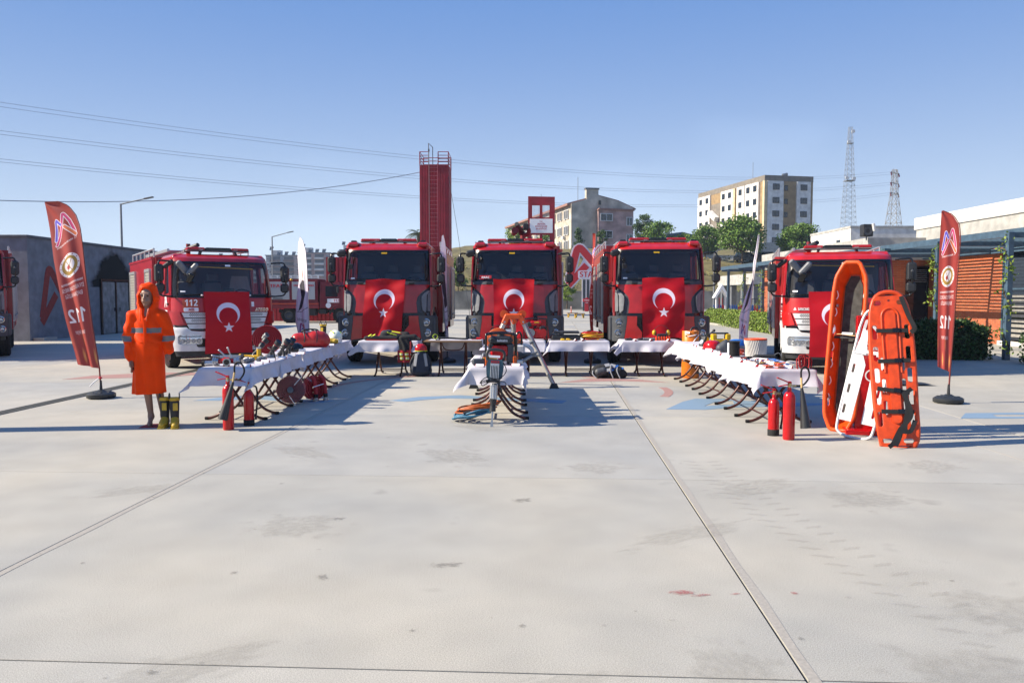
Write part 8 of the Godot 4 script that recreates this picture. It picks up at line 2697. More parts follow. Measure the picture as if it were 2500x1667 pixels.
	for s in [-1, 1]:
		var bl := pv([s * 0.205, 0.2, s * 0.06, 0.2, s * 0.045, 0.9, s * 0.10, 1.02, s * 0.205, 1.02])
		var hs := []
		for k in 3: hs.append(round_rect(Vector2(s * 0.17, 0.34 + k * 0.25), Vector2(0.032, 0.11), 0.012))
		if Geometry2D.is_polygon_clockwise(bl): bl.reverse()
		pt(sc, "blade", mb().plate(bl, hs, -0.02, 0.0), "bright_alu")
		pt(sc, "upper_blade", mb().prism(pv([s * 0.2, 1.04, s * 0.07, 1.04, s * 0.1, 1.3, s * 0.16, 1.34]), -0.03, -0.012), "bright_alu")
		pt(sc, "tube", mb().tube(smooth_line(p3([s * 0.215, 1.35, -0.03, s * 0.215, 0.7, -0.015, s * 0.21, 0.16, -0.01, s * 0.17, 0.05, -0.01, s * 0.08, 0.022, -0.01, 0, 0.02, -0.01])), 0.017, 8), "bright_alu")
		pt(sc, "hinge", mb().rbox(V(s * 0.13, 1.03, -0.005), V(0.15, 0.03, 0.03), 0.006), "alu")
	pt(sc, "top_tube", mb().tube(smooth_line(p3([-0.215, 1.35, -0.03, -0.17, 1.55, -0.03, 0, 1.62, -0.03, 0.17, 1.55, -0.03, 0.215, 1.35, -0.03])), 0.016, 8), "bright_alu")
	pt(sc, "label", mb().box(V(0.0, 1.06, 0.012), V(0.16, 0.035, 0.004)), "print_white")
	# spine board
	var sb := thing("spine_board", "orange plastic spine board with black straps leaning at the far right", "stretcher", V(4.36, 0, -8.88))
	sb.basis = Basis.from_euler(V(0, deg_to_rad(-17), 0)) * Basis.from_euler(V(deg_to_rad(-12), 0, 0)) * Basis.from_euler(V(0, 0, deg_to_rad(3.2)))
	mt("strap_black", "121315", 0.75)
	mt("board_orange", "dd4a12", 0.42, 0.0, "dirt", 1.5)
	var ol := pv([-0.17, 0.02, 0.17, 0.02, 0.2, 0.08, 0.215, 0.5, 0.215, 1.35, 0.2, 1.6, 0.17, 1.71, 0.13, 1.745, -0.13, 1.745, -0.17, 1.71, -0.2, 1.6, -0.215, 1.35, -0.215, 0.5, -0.2, 0.08])
	var ho := []
	for s in [-1, 1]:
		for k in 5: ho.append(round_rect(Vector2(s * 0.172, 0.32 + k * 0.25), Vector2(0.06, 0.17), 0.026))
		for k in 3: ho.append(round_rect(Vector2(s * 0.105, 0.45 + k * 0.25), Vector2(0.045, 0.16), 0.02))
		ho.append(round_rect(Vector2(s * 0.125, 1.665), Vector2(0.09, 0.06), 0.028))
		ho.append(round_rect(Vector2(s * 0.11, 0.075), Vector2(0.11, 0.05), 0.024))
	ho.append(circle(Vector2(0, 1.69), 0.016, 12))
	pt(sb, "board", mb().plate(ol, ho, -0.05, 0.0), "board_orange")
	pt(sb, "edge", mb().tube(smooth_line(p3([-0.17, 0.02, -0.025, 0.17, 0.02, -0.025, 0.215, 0.5, -0.025, 0.215, 1.35, -0.025, 0.13, 1.745, -0.025, -0.13, 1.745, -0.025, -0.215, 1.35, -0.025, -0.215, 0.5, -0.025, -0.17, 0.02, -0.025]), 5), 0.027, 7), "board_orange")
	pt(sb, "ridge", mb().prism(round_rect(Vector2(0, 0.92), Vector2(0.105, 1.3), 0.05, 6), 0.0, 0.02), "board_orange")
	pt(sb, "head_arch", mb().tube(smooth_line(p3([-0.085, 0.85, 0.0, -0.09, 1.4, 0.0, -0.075, 1.55, 0.0, 0, 1.6, 0.0, 0.075, 1.55, 0.0, 0.09, 1.4, 0.0, 0.085, 0.85, 0.0])), 0.014, 7), "board_orange")
	for q in [[1.33, 0.0, -0.02], [0.98, 0.0, 0.01], [0.64, -0.03, -0.16], [0.4, 0.0, -0.03]]:
		var sp := pt(sb, "strap", mb().at(V(0.01 + q[1], q[0], 0.032), V(0, 0, q[2])).rbox(Vector3.ZERO, V(0.34, 0.048, 0.006), 0.002), "strap_black")
		part(sp, "buckle", mb().at(V(0.05 + q[1], q[0], 0.04), V(0, 0, q[2])).rbox(Vector3.ZERO, V(0.08, 0.055, 0.018), 0.006), mats["gloss_black"])
	var band := func(pts: Array, w: float) -> void:
		var line := smooth_line(p3(pts), 6)
		var b := mb()
		b.sheet(line.size() - 1, 1, func(u: float, v: float):
			var i := mini(roundi(u * (line.size() - 1)), line.size() - 1)
			var d := (line[mini(i + 1, line.size() - 1)] - line[maxi(i - 1, 0)]).normalized()
			return line[i] + d.cross(Vector3.BACK).normalized() * (v - 0.5) * w)
		pt(sb, "loose_strap", b, "strap_black")
	band.call([0.13, 1.73, 0.01, 0.19, 1.5, 0.03, 0.24, 1.35, 0.05, 0.2, 1.3, 0.04], 0.05)
	band.call([0.08, 0.62, 0.04, 0.11, 0.45, 0.05, 0.07, 0.22, 0.05, 0.09, 0.16, 0.05], 0.05)
	band.call([0.17, 0.66, 0.03, 0.1, 0.58, 0.05, 0.14, 0.36, 0.06, 0.02, 0.2, 0.05, -0.08, 0.02, 0.1], 0.048)
	band.call([0.18, 0.3, 0.04, 0.12, 0.18, 0.06, 0.02, 0.17, 0.07, -0.02, 0.08, 0.07, -0.12, 0.0, 0.12], 0.048)
	band.call([0.03, 0.2, 0.06, 0.0, 0.1, 0.07, -0.05, 0.012, 0.12], 0.046)
	# black sheet on the ground behind
	var bs := mb().sheet(14, 10, func(u: float, v: float): return V(u * 1.5 - 0.2 * v, 0.012 + 0.16 * pow(1.0 - u, 2.0) * sin(v * PI) + 0.025 * absf(sin(u * 9.0 + v * 5.0)) * (1.0 - v * 0.5), -v * 0.9))
	solo("black_sheet", bs, mats["black"], "crumpled black sheet lying on the concrete behind the spine board", "sheet", V(6.55, 0, -15.0))

# ---------------------------------------------------------------- feather banners
func banner_red() -> void:
	var w := 256
	var h := 1408
	var im := Image.create(w, h, false, Image.FORMAT_RGB8)
	im.fill(Color("a23c34"))
	for y in range(1080, h):
		var t := (y - 1080) / float(h - 1080)
		for x in range(0, w, 2):
			var fl := sin(x * 0.045 + y * 0.012) + sin(x * 0.09 - y * 0.02) * 0.6
			if fl > 0.75: im.fill_rect(Rect2i(x, y, 2, 1), Color("a23c34").lerp(Color("e8b65a"), clampf((fl - 0.75) * 1.2 * t, 0, 0.85)))
	var cols := [Color("d6457a"), Color("e07a4a"), Color("6a5fd0")]
	var n := 0
	for s in logo_strokes():
		var q := PackedVector2Array()
		for p in s: q.append(Vector2(w / 2.0 - (p.x - 0.5) * 190.0, 300.0 - (p.y - 0.45) * 250.0))
		fill_stroke(im, q, 30, Color("f0e8ee"))
		fill_stroke(im, q, 20, cols[n])
		n += 1
	var wh := Color("efe6e4")
	print_text(im, "T.C. MERSİN BÜYÜKŞEHİR", Vector2(128, 420), 12, wh, true, 180, true)
	fill_poly(im, circle(Vector2(128, 600), 92, 40), wh)
	fill_poly(im, circle(Vector2(128, 600), 74, 40), Color("a9863c"))
	fill_poly(im, circle(Vector2(128, 596), 50, 40), wh)
	for k in 12: fill_poly(im, circle(Vector2(128, 600) + Vector2(cos(k * TAU / 12), sin(k * TAU / 12)) * 83, 5, 8), Color("b04a4a"))
	fill_poly(im, circle(Vector2(118, 610), 18, 16), Color("b8323a"))
	fill_stroke(im, pv([100, 560, 150, 640]), 6, Color("8a6a4a"))
	fill_stroke(im, pv([156, 560, 106, 640]), 6, Color("8a6a4a"))
	print_text(im, "MERSİN BÜYÜKŞEHİR BELEDİYESİ", Vector2(128, 735), 14, wh, true, 200, true)
	print_text(im, "İTFAİYE DAİRESİ", Vector2(128, 780), 30, wh, false, 205, true)
	print_text(im, "BAŞKANLIĞI", Vector2(128, 832), 30, wh, false, 165, true)
	print_text(im, "112", Vector2(128, 1000), 110, wh, true, 175, true)
	print_text(im, "Vahap Seçer", Vector2(128, 1130), 30, wh, false, 120, true)
	var m := picture(im, "banner_red", 0.5)
	m.backlight_enabled = true
	m.backlight = Color(0.5, 0.4, 0.4)

func banner_white() -> void:
	var w := 192
	var h := 1024
	var im := Image.create(w, h, false, Image.FORMAT_RGB8)
	im.fill(Color("e4e2ea"))
	im.fill_rect(Rect2i(0, 470, w, 554), Color("d6cfe2"))
	fill_poly(im, pv([60, 430, 130, 440, 150, 560, 120, 660, 40, 740, 70, 600, 30, 480]), Color("33323f"))
	fill_poly(im, pv([70, 340, 100, 330, 112, 380, 100, 440, 78, 440, 66, 390]), Color("b08a80"))
	fill_stroke(im, pv([20, 745, 80, 740, 180, 690]), 5, Color("4a4a5a"))
	print_text(im, "Vahap Seçer", Vector2(96, 815), 30, Color("30303c"), false, 140)
	var cols := [Color("8a2f7a"), Color("4a5fb0"), Color("b83a48")]
	var n := 0
	for s in logo_strokes():
		var q := PackedVector2Array()
		for p in s: q.append(Vector2(96 + (p.x - 0.5) * 110.0, 900.0 - (p.y - 0.45) * 120.0))
		fill_stroke(im, q, 13, cols[n])
		n += 1
	print_text(im, "MERSİN BÜYÜKŞEHİR", Vector2(96, 975), 11, Color("50506a"), true, 130)
	var m := picture(im, "banner_white", 0.6)
	m.backlight_enabled = true
	m.backlight = Color(0.5, 0.5, 0.52)

func feather_banner(label: String, at: Vector3, turn: float, pole: Array, free: Array, mat: String, lit: Dictionary) -> void:
	# pole and free: (x, y) pairs from the bottom to the tip
	var o := thing("feather_banner", label, "banner", at, turn, "feather banners on weighted bases")
	var pl := pv(pole)
	var fr := pv(free)
	var along := func(line: PackedVector2Array, t: float) -> Vector2:
		var c := Curve2D.new()
		for q in line: c.add_point(q)
		return c.sample_baked(t * c.get_baked_length())
	var P := PackedVector2Array()
	var F := PackedVector2Array()
	for k in 41:
		P.append(along.call(pl, k / 40.0))
		F.append(along.call(fr, k / 40.0))
	var amp: float = lit.get("fold", 0.03)
	var ph: float = lit.get("phase", 0.0)
	var b := mb().sheet(18, 40, func(u: float, v: float):
		var j := roundi(v * 40)
		var q := F[j].lerp(P[j], u)
		var z := amp * sin(u * 10.0 + v * 3.0 + ph) * (1.0 - v * 0.6) * sin(u * PI * 0.95) + amp * 1.4 * (1.0 - u) * sin(v * 5.0 + ph)
		return V(q.x, q.y, z))
	pt(o, "cloth", b, mat)
	var pp := PackedVector3Array([V(pl[0].x + lit.get("lean", 0.0), 0.1, 0)])
	for k in 41: pp.append(V(P[k].x + 0.012, P[k].y, 0))
	pt(o, "pole", mb().tube(pp, 0.013, 7, false, 0.006), lit.get("pole", "banner_hem"))
	var foot := V(pl[0].x + lit.get("lean", 0.0), 0, 0)
	pt(o, "stake", mb().cyl(foot + V(0, 0.08, 0), foot + V(0, 0.3, 0), 0.028, 0.016), "black")
	var ba := mb().at(foot)
	ba.lathe(pv([0, 0.0, 0.20, 0.0, 0.225, 0.02, 0.225, 0.075, 0.19, 0.10, 0.08, 0.115, 0.05, 0.14, 0, 0.14]), 10)
	for k in 6: ba.rbox(V(cos(k * TAU / 6) * 0.14, 0.1, sin(k * TAU / 6) * 0.14), V(0.06, 0.03, 0.06), 0.012)
	pt(o, "base", ba, "base_black")
	if lit.has("tape"):
		pt(o, "tape", mb().tube(p3([foot.x - 0.01, 0.34, 0.02, foot.x - 0.09, 0.27, 0.05, foot.x - 0.17, 0.2, 0.04]), 0.012, 4), "print_white")
		pt(o, "tape_knot", mb().ell(foot + V(0, 0.34, 0.01), V(0.035, 0.02, 0.03), 8, 6), "ext_red")

func build_banners() -> void:
	mt("base_black", "2c3034", 0.5, 0.0, "dirt", 1.5)
	mt("banner_hem", "6d2620", 0.7)
	banner_red()
	banner_white()
	feather_banner("red feather banner billowing beside the grey building on the left", V(-6.87, 0, -13.22), -8, [-0.0264, 0.5, -0.13, 1.2, -0.22, 2.0, -0.27, 2.6, -0.30, 2.85, -0.37, 3.05, -0.5, 3.2, -0.68, 3.27, -0.92, 3.26], [-0.409, 0.56, -0.449, 0.8, -0.568, 1.3, -0.686, 1.85, -0.792, 2.3, -0.871, 2.8, -0.95, 3.24], "banner_red", {"fold": 0.035, "lean": 0.03, "tape": true})
	feather_banner("red feather banner with mirrored lettering by the pergola on the right", V(6.97, 0, -12.61), -20, [-0.01, 0.5, 0.02, 1.2, 0.05, 1.95, 0.08, 2.6, 0.06, 2.82, -0.03, 2.98, -0.18, 3.05], [-0.18, 0.58, -0.19, 1.0, -0.2, 2.0, -0.2, 2.6, -0.19, 3.04], "banner_red", {"fold": 0.014, "phase": 2.0})
	feather_banner("red feather banner just outside the left edge casting a long shadow", V(-7.75, 0, -9.75), -70, [-0.02, 0.5, -0.08, 1.2, -0.12, 2.0, -0.16, 2.7, -0.28, 3.05, -0.42, 3.2, -0.6, 3.24], [-0.4, 0.6, -0.45, 1.3, -0.52, 2.0, -0.56, 2.6, -0.6, 3.23], "banner_red", {"fold": 0.03})
	feather_banner("white feather banner between the engine marked 112 and the next one", V(-5.2, 0, -20.2), -38, [0.06, 0.5, 0.05, 1.2, 0.03, 1.9, 0.0, 2.5, -0.04, 2.85, -0.14, 3.1, -0.26, 3.21], [-0.34, 0.6, -0.44, 1.05, -0.38, 1.6, -0.3, 2.1, -0.4, 2.7, -0.38, 3.05, -0.3, 3.2], "banner_white", {"fold": 0.03, "pole": "tool_white"})
	feather_banner("white feather banner seen edge-on left of the middle engine", V(-1.66, 0, -20.3), 80, [0.02, 0.5, 0.0, 1.2, 0.0, 1.9, -0.02, 2.5, -0.1, 2.9, -0.2, 3.1, -0.34, 3.22], [-0.3, 0.6, -0.42, 1.0, -0.4, 1.7, -0.42, 2.3, -0.36, 3.2], "banner_white", {"fold": 0.05, "pole": "tool_white", "phase": 1.0})
	feather_banner("red feather banner seen edge-on right of the middle engine", V(2.05, 0, -20.2), 82, [0.02, 0.5, 0.0, 1.2, 0.0, 1.9, -0.02, 2.5, -0.1, 2.95, -0.2, 3.15, -0.34, 3.26], [-0.3, 0.6, -0.42, 1.0, -0.4, 1.7, -0.42, 2.3, -0.36, 3.25], "banner_red", {"fold": 0.05, "phase": 3.0})
	feather_banner("white feather banner leaning between the bright red engine and the right one", V(5.78, 0, -19.6), -25, [0.0, 0.5, 0.05, 1.2, 0.12, 1.9, 0.19, 2.5, 0.24, 2.9, 0.26, 3.15, 0.25, 3.2], [-0.17, 0.6, -0.17, 1.2, -0.04, 1.7, 0.12, 2.1, 0.13, 2.5, 0.2, 2.9, 0.24, 3.19], "banner_white", {"fold": 0.02, "pole": "tool_white", "phase": 2.0})

# ---------------------------------------------------------------- mannequin in a raincoat
func joined(list: Array) -> MB:
	var o := mb()
	for b in list:
		var k := o.v.size()
		o.v.append_array(b.v); o.n.append_array(b.n); o.t.append_array(b.t)
		for i in b.ix: o.ix.append(i + k)
	return o

func sorted_out(b: MB, keep: Callable) -> Array:
	var yes := mb()
	var no_ := mb()
	for m in [yes, no_]:
		m.v = b.v; m.n = b.n; m.t = b.t
	for i in range(0, b.ix.size(), 3):
		var c := (b.v[b.ix[i]] + b.v[b.ix[i + 1]] + b.v[b.ix[i + 2]]) / 3.0
		var m: MB = yes if keep.call(c) else no_
		for k in 3: m.ix.append(b.ix[i + k])
	return [yes, no_]

func hand(at: Vector3, dirn: Vector3, side: float) -> MB:
	var d := dirn.normalized()
	var s := V(side, 0, 0.25).normalized()
	var pr := [[at, at + d * 0.07, 0.028, 0.03], [at + d * 0.02 - s * 0.012, at + d * 0.075 - s * 0.016, 0.022, 0.02]]
	for k in 4:
		var r := at + d * 0.08 + V(0, 0, 0.03 - k * 0.02)
		var l: float = [0.038, 0.045, 0.042, 0.032][k]
		pr.append([r, r + d * l, 0.0095, 0.009])
		pr.append([r + d * l, r + d * l * 1.8 - s * 0.014, 0.009, 0.0075])
	pr.append([at + d * 0.02 + V(0, 0, 0.03), at + d * 0.065 + V(0, 0, 0.055), 0.012, 0.01])
	return blob(pr, 0.006, 0.008)

func build_mannequin() -> void:
	mt("skin", "8a6a58", 0.5)
	var rc := mt("rain_orange", "ff4800", 0.6, 0.0, "cloth", 1.0)
	rc.metallic_specular = 0.25
	rc.backlight_enabled = true
	rc.backlight = Color(0.5, 0.2, 0.05)
	mt("lip", "7a4c46", 0.5)
	mt("grey_band", "66686c", 0.5)
	var o := thing("mannequin", "display mannequin in a long orange hooded raincoat with grey bands", "mannequin", V(-4.75, 0, -10.38), 4)
	var body := blob([[V(0, 1.42, -0.01), V(0, 0.98, 0), 0.13, 0.12, V(1.15, 1, 0.75)], [V(-0.17, 1.45, 0), V(0.17, 1.45, 0), 0.06, 0.06], [V(0, 1.4, 0), V(0, 1.6, 0.0), 0.06, 0.052], [V(-0.2, 1.43, 0), V(-0.25, 1.15, 0.02), 0.05, 0.04], [V(-0.25, 1.15, 0.02), V(-0.2, 0.87, 0.07), 0.04, 0.03], [V(0.2, 1.43, 0), V(0.26, 1.16, 0.02), 0.05, 0.04], [V(0.26, 1.16, 0.02), V(0.26, 0.96, 0.06), 0.04, 0.03], [V(-0.07, 0.95, 0), V(-0.03, 0.52, 0.02), 0.065, 0.05], [V(-0.03, 0.52, 0.02), V(0.0, 0.12, -0.02), 0.055, 0.034], [V(0.0, 0.12, -0.02), V(0.015, 0.035, 0.075), 0.036, 0.026], [V(0.02, 0.035, 0.08), V(0.03, 0.022, 0.13), 0.026, 0.018], [V(0.07, 0.95, 0), V(0.10, 0.52, -0.03), 0.065, 0.05], [V(0.10, 0.52, -0.03), V(0.13, 0.12, -0.1), 0.055, 0.034], [V(0.13, 0.12, -0.1), V(0.16, 0.035, 0.0), 0.036, 0.026]], 0.014, 0.035)
	var face := blob([[V(0, 1.725, -0.01), V(0, 1.66, 0.015), 0.085, 0.07, V(0.88, 1.0, 1.05)], [V(0, 1.63, 0.035), V(0, 1.60, 0.05), 0.05, 0.03], [V(0, 1.705, 0.092), V(0, 1.668, 0.108), 0.011, 0.016], [V(-0.04, 1.722, 0.078), V(0.04, 1.722, 0.078), 0.012, 0.012], [V(-0.018, 1.637, 0.085), V(0.018, 1.637, 0.085), 0.010, 0.010], [V(-0.078, 1.70, 0.0), V(-0.08, 1.67, 0.0), 0.016, 0.012], [V(0.078, 1.70, 0.0), V(0.08, 1.67, 0.0), 0.016, 0.012], [V(0, 1.62, 0), V(0, 1.52, -0.01), 0.052, 0.055]], 0.007, 0.02)
	for k in face.v.size(): face.v[k] = V(0, 1.66, 0.0) + (face.v[k] - V(0, 1.66, 0.0)) * 1.12
	var flesh := pt(o, "body", joined([body, face, hand(V(-0.2, 0.87, 0.07), V(0.15, -1, 0.1), 1.0), hand(V(0.26, 0.96, 0.06), V(0.0, -1, 0.12), -1.0)]), "skin")
	for s in [-1, 1]:
		pt(flesh, "eye", mb().ell(V(s * 0.038, 1.701, 0.091), V(0.014, 0.007, 0.008), 10, 6), "black")
		pt(flesh, "eyebrow", mb().at(V(s * 0.04, 1.724, 0.098), V(0, 0, s * -0.1)).rbox(Vector3.ZERO, V(0.036, 0.007, 0.008), 0.003), "seat")
	pt(flesh, "lips", mb().ell(V(0, 1.634, 0.103), V(0.024, 0.006, 0.006), 10, 6), "lip")
	var coat := blob([[V(-0.15, 1.445, -0.01), V(0.15, 1.445, -0.01), 0.085, 0.085], [V(0, 1.4, 0), V(0, 1.05, 0), 0.145, 0.165, V(1.18, 1, 0.82)], [V(0, 1.05, 0), V(-0.01, 0.3, 0), 0.165, 0.195, V(1.14, 1, 0.95)], [V(-0.19, 1.44, 0), V(-0.25, 1.18, 0.01), 0.08, 0.072], [V(-0.25, 1.18, 0.01), V(-0.215, 0.93, 0.06), 0.072, 0.06], [V(-0.215, 0.93, 0.06), V(-0.2, 0.88, 0.07), 0.05, 0.04], [V(0.19, 1.44, 0), V(0.26, 1.2, 0.01), 0.08, 0.072], [V(0.26, 1.2, 0.01), V(0.265, 1.0, 0.05), 0.072, 0.06], [V(0.265, 1.0, 0.05), V(0.26, 0.965, 0.06), 0.05, 0.04], [V(0, 1.5, -0.01), V(0, 1.6, -0.01), 0.105, 0.118], [V(0, 1.66, -0.02), V(0, 1.76, -0.035), 0.14, 0.122], [V(0, 1.8, -0.05), V(0, 1.865, -0.04), 0.06, 0.02]], 0.015, 0.035, func(p: Vector3, f: float) -> float:
		var e := ((p - V(0.0, 1.665, 0.16)) / V(0.108, 0.15, 0.19)).length()
		var g := (1.0 - e) * 0.1
		var v := ((p - V(0.0, 1.53, 0.17)) / V(0.035, 0.13, 0.13)).length()
		var fold := 0.0
		if p.y < 1.1 and absf(p.x) < 0.2: fold = 0.014 * sin(p.x * 48.0 + p.z * 12.0 + p.y * 3.0) * smoothstep(1.15, 0.6, p.y) + 0.02 * absf(sin(p.x * 15.0 + p.y * 1.5 + 1.0)) * smoothstep(1.15, 0.5, p.y)
		elif p.y > 0.85: fold = 0.008 * sin(p.y * 34.0 + p.x * 30.0 + sin(p.y * 11.0))
		return maxf(maxf(maxf(f + fold, g), (1.0 - v) * 0.05), 0.43 - p.y + 0.03 * p.x))
	var inb := func(c: Vector3) -> bool:
		var arm := absf(c.x) > 0.19 and c.y < 1.36
		if arm: return c.y > 1.10 + absf(c.x) * 0.06 and c.y < 1.17 + absf(c.x) * 0.06
		return c.y > 1.225 and c.y < 1.29 and absf(c.x) <= 0.19
	var two := sorted_out(coat, inb)
	pt(o, "raincoat", two[1], "rain_orange")
	pt(o, "reflective_band", two[0], "grey_band")
	pt(o, "zip_flap", mb().sheet(2, 14, func(u: float, v: float): return V(0.012 + (u - 0.5) * 0.04, lerpf(0.46, 1.4, v), 0.15 + 0.004 * v + 0.006 * sin(u * PI))), "rain_orange")
	for s in [-1, 1]:
		pt(o, "draw_cord", mb().tube(smooth_line(p3([s * 0.055, 1.54, 0.12, s * 0.045, 1.47, 0.15, s * 0.04, 1.38, 0.165]), 4), 0.006, 5), "orange")
		pt(o, "pocket_flap", mb().at(V(s * 0.1, 1.02, 0.13), V(0, s * 0.25, s * 0.05)).rbox(Vector3.ZERO, V(0.14, 0.05, 0.008), 0.003), "rain_orange")
	pt(o, "stand_plate", mb().rbox(V(0.09, 0.004, 0.02), V(0.36, 0.008, 0.3), 0.003), "suit_red")
	fire_boot("left of the yellow-toed fire boots at the mannequin's feet", V(-4.53, 0, -10.3), 8, true)
	fire_boot("right of the yellow-toed fire boots at the mannequin's feet", V(-4.39, 0, -10.28), 22, true)

# ---------------------------------------------------------------- plants
func green(id: String, hex: String) -> StandardMaterial3D:
	var m := mt(id, hex, 0.6)
	m.vertex_color_use_as_albedo = true
	m.backlight_enabled = true
	m.backlight = Color(0.35, 0.4, 0.2)
	return m

func scatter(b: MB, rng: RandomNumberGenerator, c: Vector3, r: Vector3, n: int, size: float) -> void:
	for k in n:
		var d := V(rng.randfn(), rng.randfn(), rng.randfn()).normalized()
		var p := c + d * r * pow(rng.randf(), 0.4)
		b.tint = Color.from_hsv(0.0, 0.0, rng.randf_range(0.6, 1.15))
		b.tint = Color(b.tint.r * rng.randf_range(0.85, 1.2), b.tint.g, b.tint.b * rng.randf_range(0.6, 1.0))
		var t := V(rng.randfn(), rng.randfn() - 0.2, rng.randfn()).normalized()
		b.leaf(p, t, V(rng.randfn(), rng.randfn() + 0.6, rng.randfn()).normalized(), size * rng.randf_range(0.6, 1.3), size * rng.randf_range(0.22, 0.36))

func tree(label: String, at: Vector3, h: float, r: float, clumps: int, seed_: int, mat: String, cone := false) -> void:
	var rng := RandomNumberGenerator.new()
	rng.seed = seed_
	var o := thing("tree", label, "tree", at, 0.0, "trees on the hill")
	var tk := mb()
	tk.tube(smooth_line(p3([0, -0.4, 0, 0.1, h * 0.22, 0.05, -0.05, h * 0.45, 0, 0.0, h * 0.75, 0])), 0.05 * h * 0.5, 7, false, 0.03)
	var cr := mb()
	cr.paint = true
	for k in clumps:
		var u := rng.randf()
		var an := rng.randf() * TAU
		var rad := sqrt(rng.randf()) * r
		var y := lerpf(h * 0.32, h * 0.93, u)
		if cone:
			rad *= (1.0 - u) * 0.9 + 0.08
			y = lerpf(h * 0.06, h * 0.96, u)
		else: rad *= sqrt(maxf(0.05, 1.0 - pow((u - 0.45) * 1.75, 2.0)))
		var c := V(cos(an) * rad, y, sin(an) * rad)
		if not cone and k % 3 == 0: tk.tube(p3([0, h * 0.28, 0, c.x * 0.5, lerpf(h * 0.28, y, 0.6), c.z * 0.5, c.x, y, c.z]), 0.012 * h, 5, false, 0.015)
		var s := r * rng.randf_range(0.2, 0.36)
		scatter(cr, rng, c, V(s, s * 0.7, s), 70, 0.10 * r + 0.1)
	pt(o, "trunk", tk, "bark")
	pt(o, "crown", cr, mat)

func hedge(label: String, a: Vector3, b: Vector3, w: float, h: float, seed_: int, n: int, mat: String) -> void:
	var rng := RandomNumberGenerator.new()
	rng.seed = seed_
	var o := thing("hedge", label, "hedge", (a + b) / 2)
	var d := (b - a)
	var l := d.length()
	o.rotation.y = atan2(d.x, d.z) - PI / 2
	var f := mb()
	f.paint = true
	for k in n:
		var p := V(rng.randf_range(-l / 2, l / 2), 0, 0)
		var q := rng.randf()
		var hh := h * (0.93 + 0.1 * sin(p.x * 2.3) + 0.05 * sin(p.x * 7.0))
		if q < 0.4: p += V(0, hh + rng.randfn() * 0.04, rng.randf_range(-w / 2, w / 2))
		else: p += V(0, rng.randf() * hh, (w / 2 + rng.randfn() * 0.04) * (1 if rng.randf() < 0.5 else -1))
		f.tint = Color(1, 1, 1) * rng.randf_range(0.55, 1.2)
		f.tint.r *= rng.randf_range(0.85, 1.25)
		f.leaf(p, V(rng.randfn(), rng.randfn() + 0.5, rng.randfn()).normalized(), V(rng.randfn(), rng.randfn(), rng.randfn()).normalized(), rng.randf_range(0.06, 0.13), rng.randf_range(0.018, 0.04))
	pt(o, "foliage", f, mat)
	pt(o, "branches", mb().rbox(V(0, h * 0.45, 0), V(l - 0.08, h * 0.86, w - 0.08), 0.08), "hedge_core")

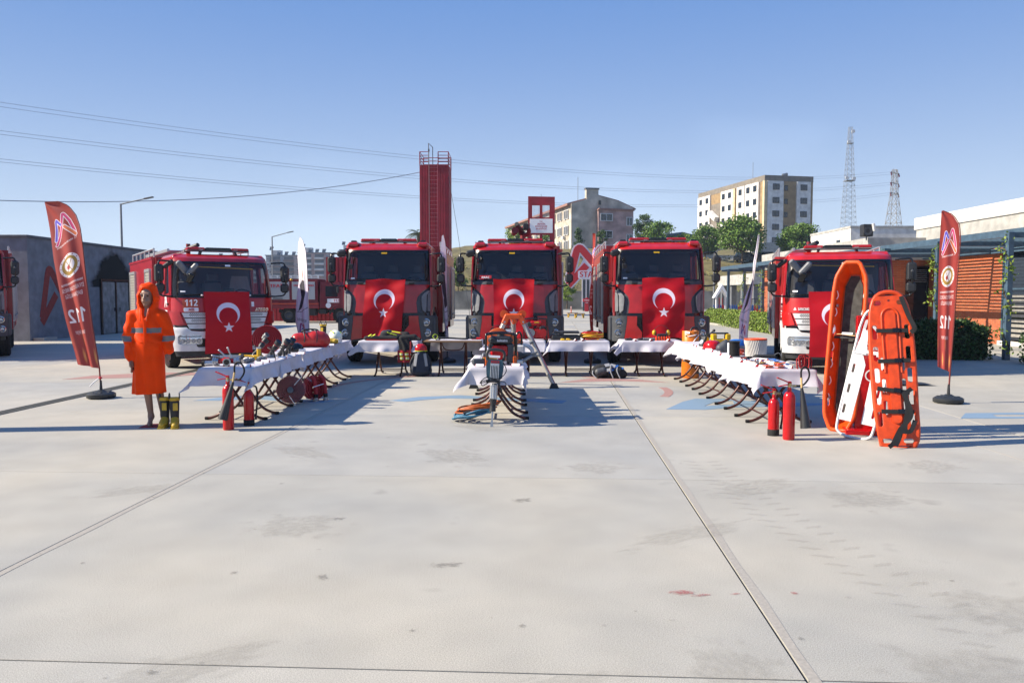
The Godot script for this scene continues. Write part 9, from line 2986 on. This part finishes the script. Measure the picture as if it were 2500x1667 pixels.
func build_plants() -> void:
	mt("bark", "5e4c3c", 0.95, 0.0, "dirt", 1.0)
	mt("hedge_core", "2b3318", 0.95, 0.0, "speck", 2.0)
	green("leaf_mid", "5f7f2c")
	green("leaf_dark", "3f5c2a")
	green("leaf_light", "7d9636")
	green("leaf_grey", "5c6a48")
	tree("leafy tree left of the biggest tree on the hill", V(30.6, 6.9, -127), 6.0, 2.6, 60, 1, "leaf_mid")
	tree("biggest spreading tree on the hill before the white apartments", V(34.2, 6.3, -119), 7.4, 3.5, 95, 2, "leaf_mid")
	tree("round tree in front of the right end of the white apartments", V(43.0, 6.4, -119), 5.9, 3.2, 75, 3, "leaf_mid")
	tree("low bushy tree right of the round tree", V(47.6, 6.2, -117), 3.4, 1.8, 30, 13, "leaf_light")
	tree("dark tree by the right corner of the school building", V(23.2, 9.6, -141), 6.8, 2.1, 50, 4, "leaf_dark")
	tree("mid-green tree below the dark tree beside the school", V(23.9, 7.6, -130), 6.3, 2.6, 60, 5, "leaf_mid")
	tree("pale young tree between the school and the apartments", V(27.6, 7.4, -129), 4.6, 1.7, 36, 6, "leaf_light")
	tree("dense cone-shaped conifer in front of the school gable", V(11.1, 8.6, -134), 4.6, 1.35, 44, 7, "leaf_dark", true)
	tree("small round tree in front of the pink school bay", V(15.1, 8.7, -134), 4.2, 1.1, 26, 8, "leaf_dark")
	tree("tree showing behind the climbing tower sign", V(0.9, 8.2, -140), 6.2, 2.0, 44, 9, "leaf_light")
	tree("bushy tree beside the climbing tower at the left end of the school", V(5.6, 8.5, -136), 4.4, 1.6, 30, 10, "leaf_mid")
	tree("small tree seen between the two left engines", V(-7.4, 1.6, -108), 5.2, 1.8, 36, 11, "leaf_mid")
	tree("low tree under the start sign by the retaining wall", V(6.9, 0, -101), 4.0, 1.4, 34, 12, "leaf_light")
	var rng := RandomNumberGenerator.new()
	rng.seed = 20
	var sc := mb()
	sc.paint = true
	for k in 150:
		var z := rng.randf_range(-106, -130)
		var x := rng.randf_range(-14, 60)
		scatter(sc, rng, V(x, hill_height(x, z) + 0.15, z), V(0.8, 0.45, 0.6) * rng.randf_range(0.5, 1.4), 40, 0.34)
	var so := solo("hill_scrub", sc, green("scrub", "8d8550"), "dry scrub and weeds covering the hillside", "scrub")
	so.set_meta("kind", "stuff")
	hedge("clipped green hedge in front of the playground", V(12.75, 0, -51), V(11.9, 0, -33), 0.9, 0.82, 3, 16000, "leaf_light")
	hedge("dark leafy hedge at the foot of the pergola on the right", V(9.4, 0, -21.9), V(12.75, 0, -21.4), 0.8, 0.95, 4, 9000, "leaf_dark")
	hedge("low bush cut off by the right edge of the picture", V(12.75, 0, -19.7), V(13.8, 0, -19.5), 0.6, 0.7, 5, 2200, "leaf_dark")
	for q in [[13.2, -21.2, 1], [13.26, -24.85, 2], [13.32, -28.5, 3], [13.5, -43.1, 4], [13.6, -46.75, 5]]:
		var v := thing("climbing_vine", ["vine thinly climbing the nearest pergola post", "thick vine on the second pergola post", "vine on the third pergola post beside the right engine", "vine on a far pergola post by the playground slide", "vine on the farthest pergola posts"][q[2] - 1], "vine", V(q[0], 0, q[1]), 0, "vines on the pergola")
		var b := mb()
		b.paint = true
		var st := PackedVector3Array()
		for k in 26:
			var y := 0.3 + k * 0.12
			var a: float = k * 0.7 + q[2]
			st.append(V(cos(a) * 0.1, y, sin(a) * 0.1))
			if rng.randf() < (0.5 if q[2] == 1 else 0.85): scatter(b, rng, V(cos(a) * 0.12 - 0.1, y, sin(a) * 0.1 + 0.06), V(0.2, 0.12, 0.14), 12, 0.1)
		pt(v, "leaves", b, "leaf_light")
		pt(v, "stem", mb().tube(st, 0.012, 5), "bark")
	# palm behind the training tower
	var p := thing("palm_tree", "palm tree beside the dark red training tower", "palm", V(-10.0, 0, -85))
	pt(p, "trunk", mb().cyl(Vector3.ZERO, V(0.1, 8.3, 0), 0.3, 0.2, 10), "bark")
	var fr := mb()
	fr.paint = true
	for k in 34:
		var an := k * 2.4
		var up := rng.randf_range(-0.7, 1.0)
		var d := V(cos(an), 0, sin(an))
		for i in 16:
			var t := i / 15.0
			var q := V(0.1, 8.4, 0) + d * t * 1.5 + V(0, up * t * 1.2 - t * t * 1.0, 0)
			fr.tint = Color(1, 1, 1) * rng.randf_range(0.6, 1.1)
			for s in [-1, 1]: fr.leaf(q, (d * 0.7 + d.cross(Vector3.UP) * s + V(0, -0.25, 0)).normalized(), Vector3.UP, 0.45 * (1.1 - t * 0.6), 0.035)
	pt(p, "crown", fr, "leaf_grey")
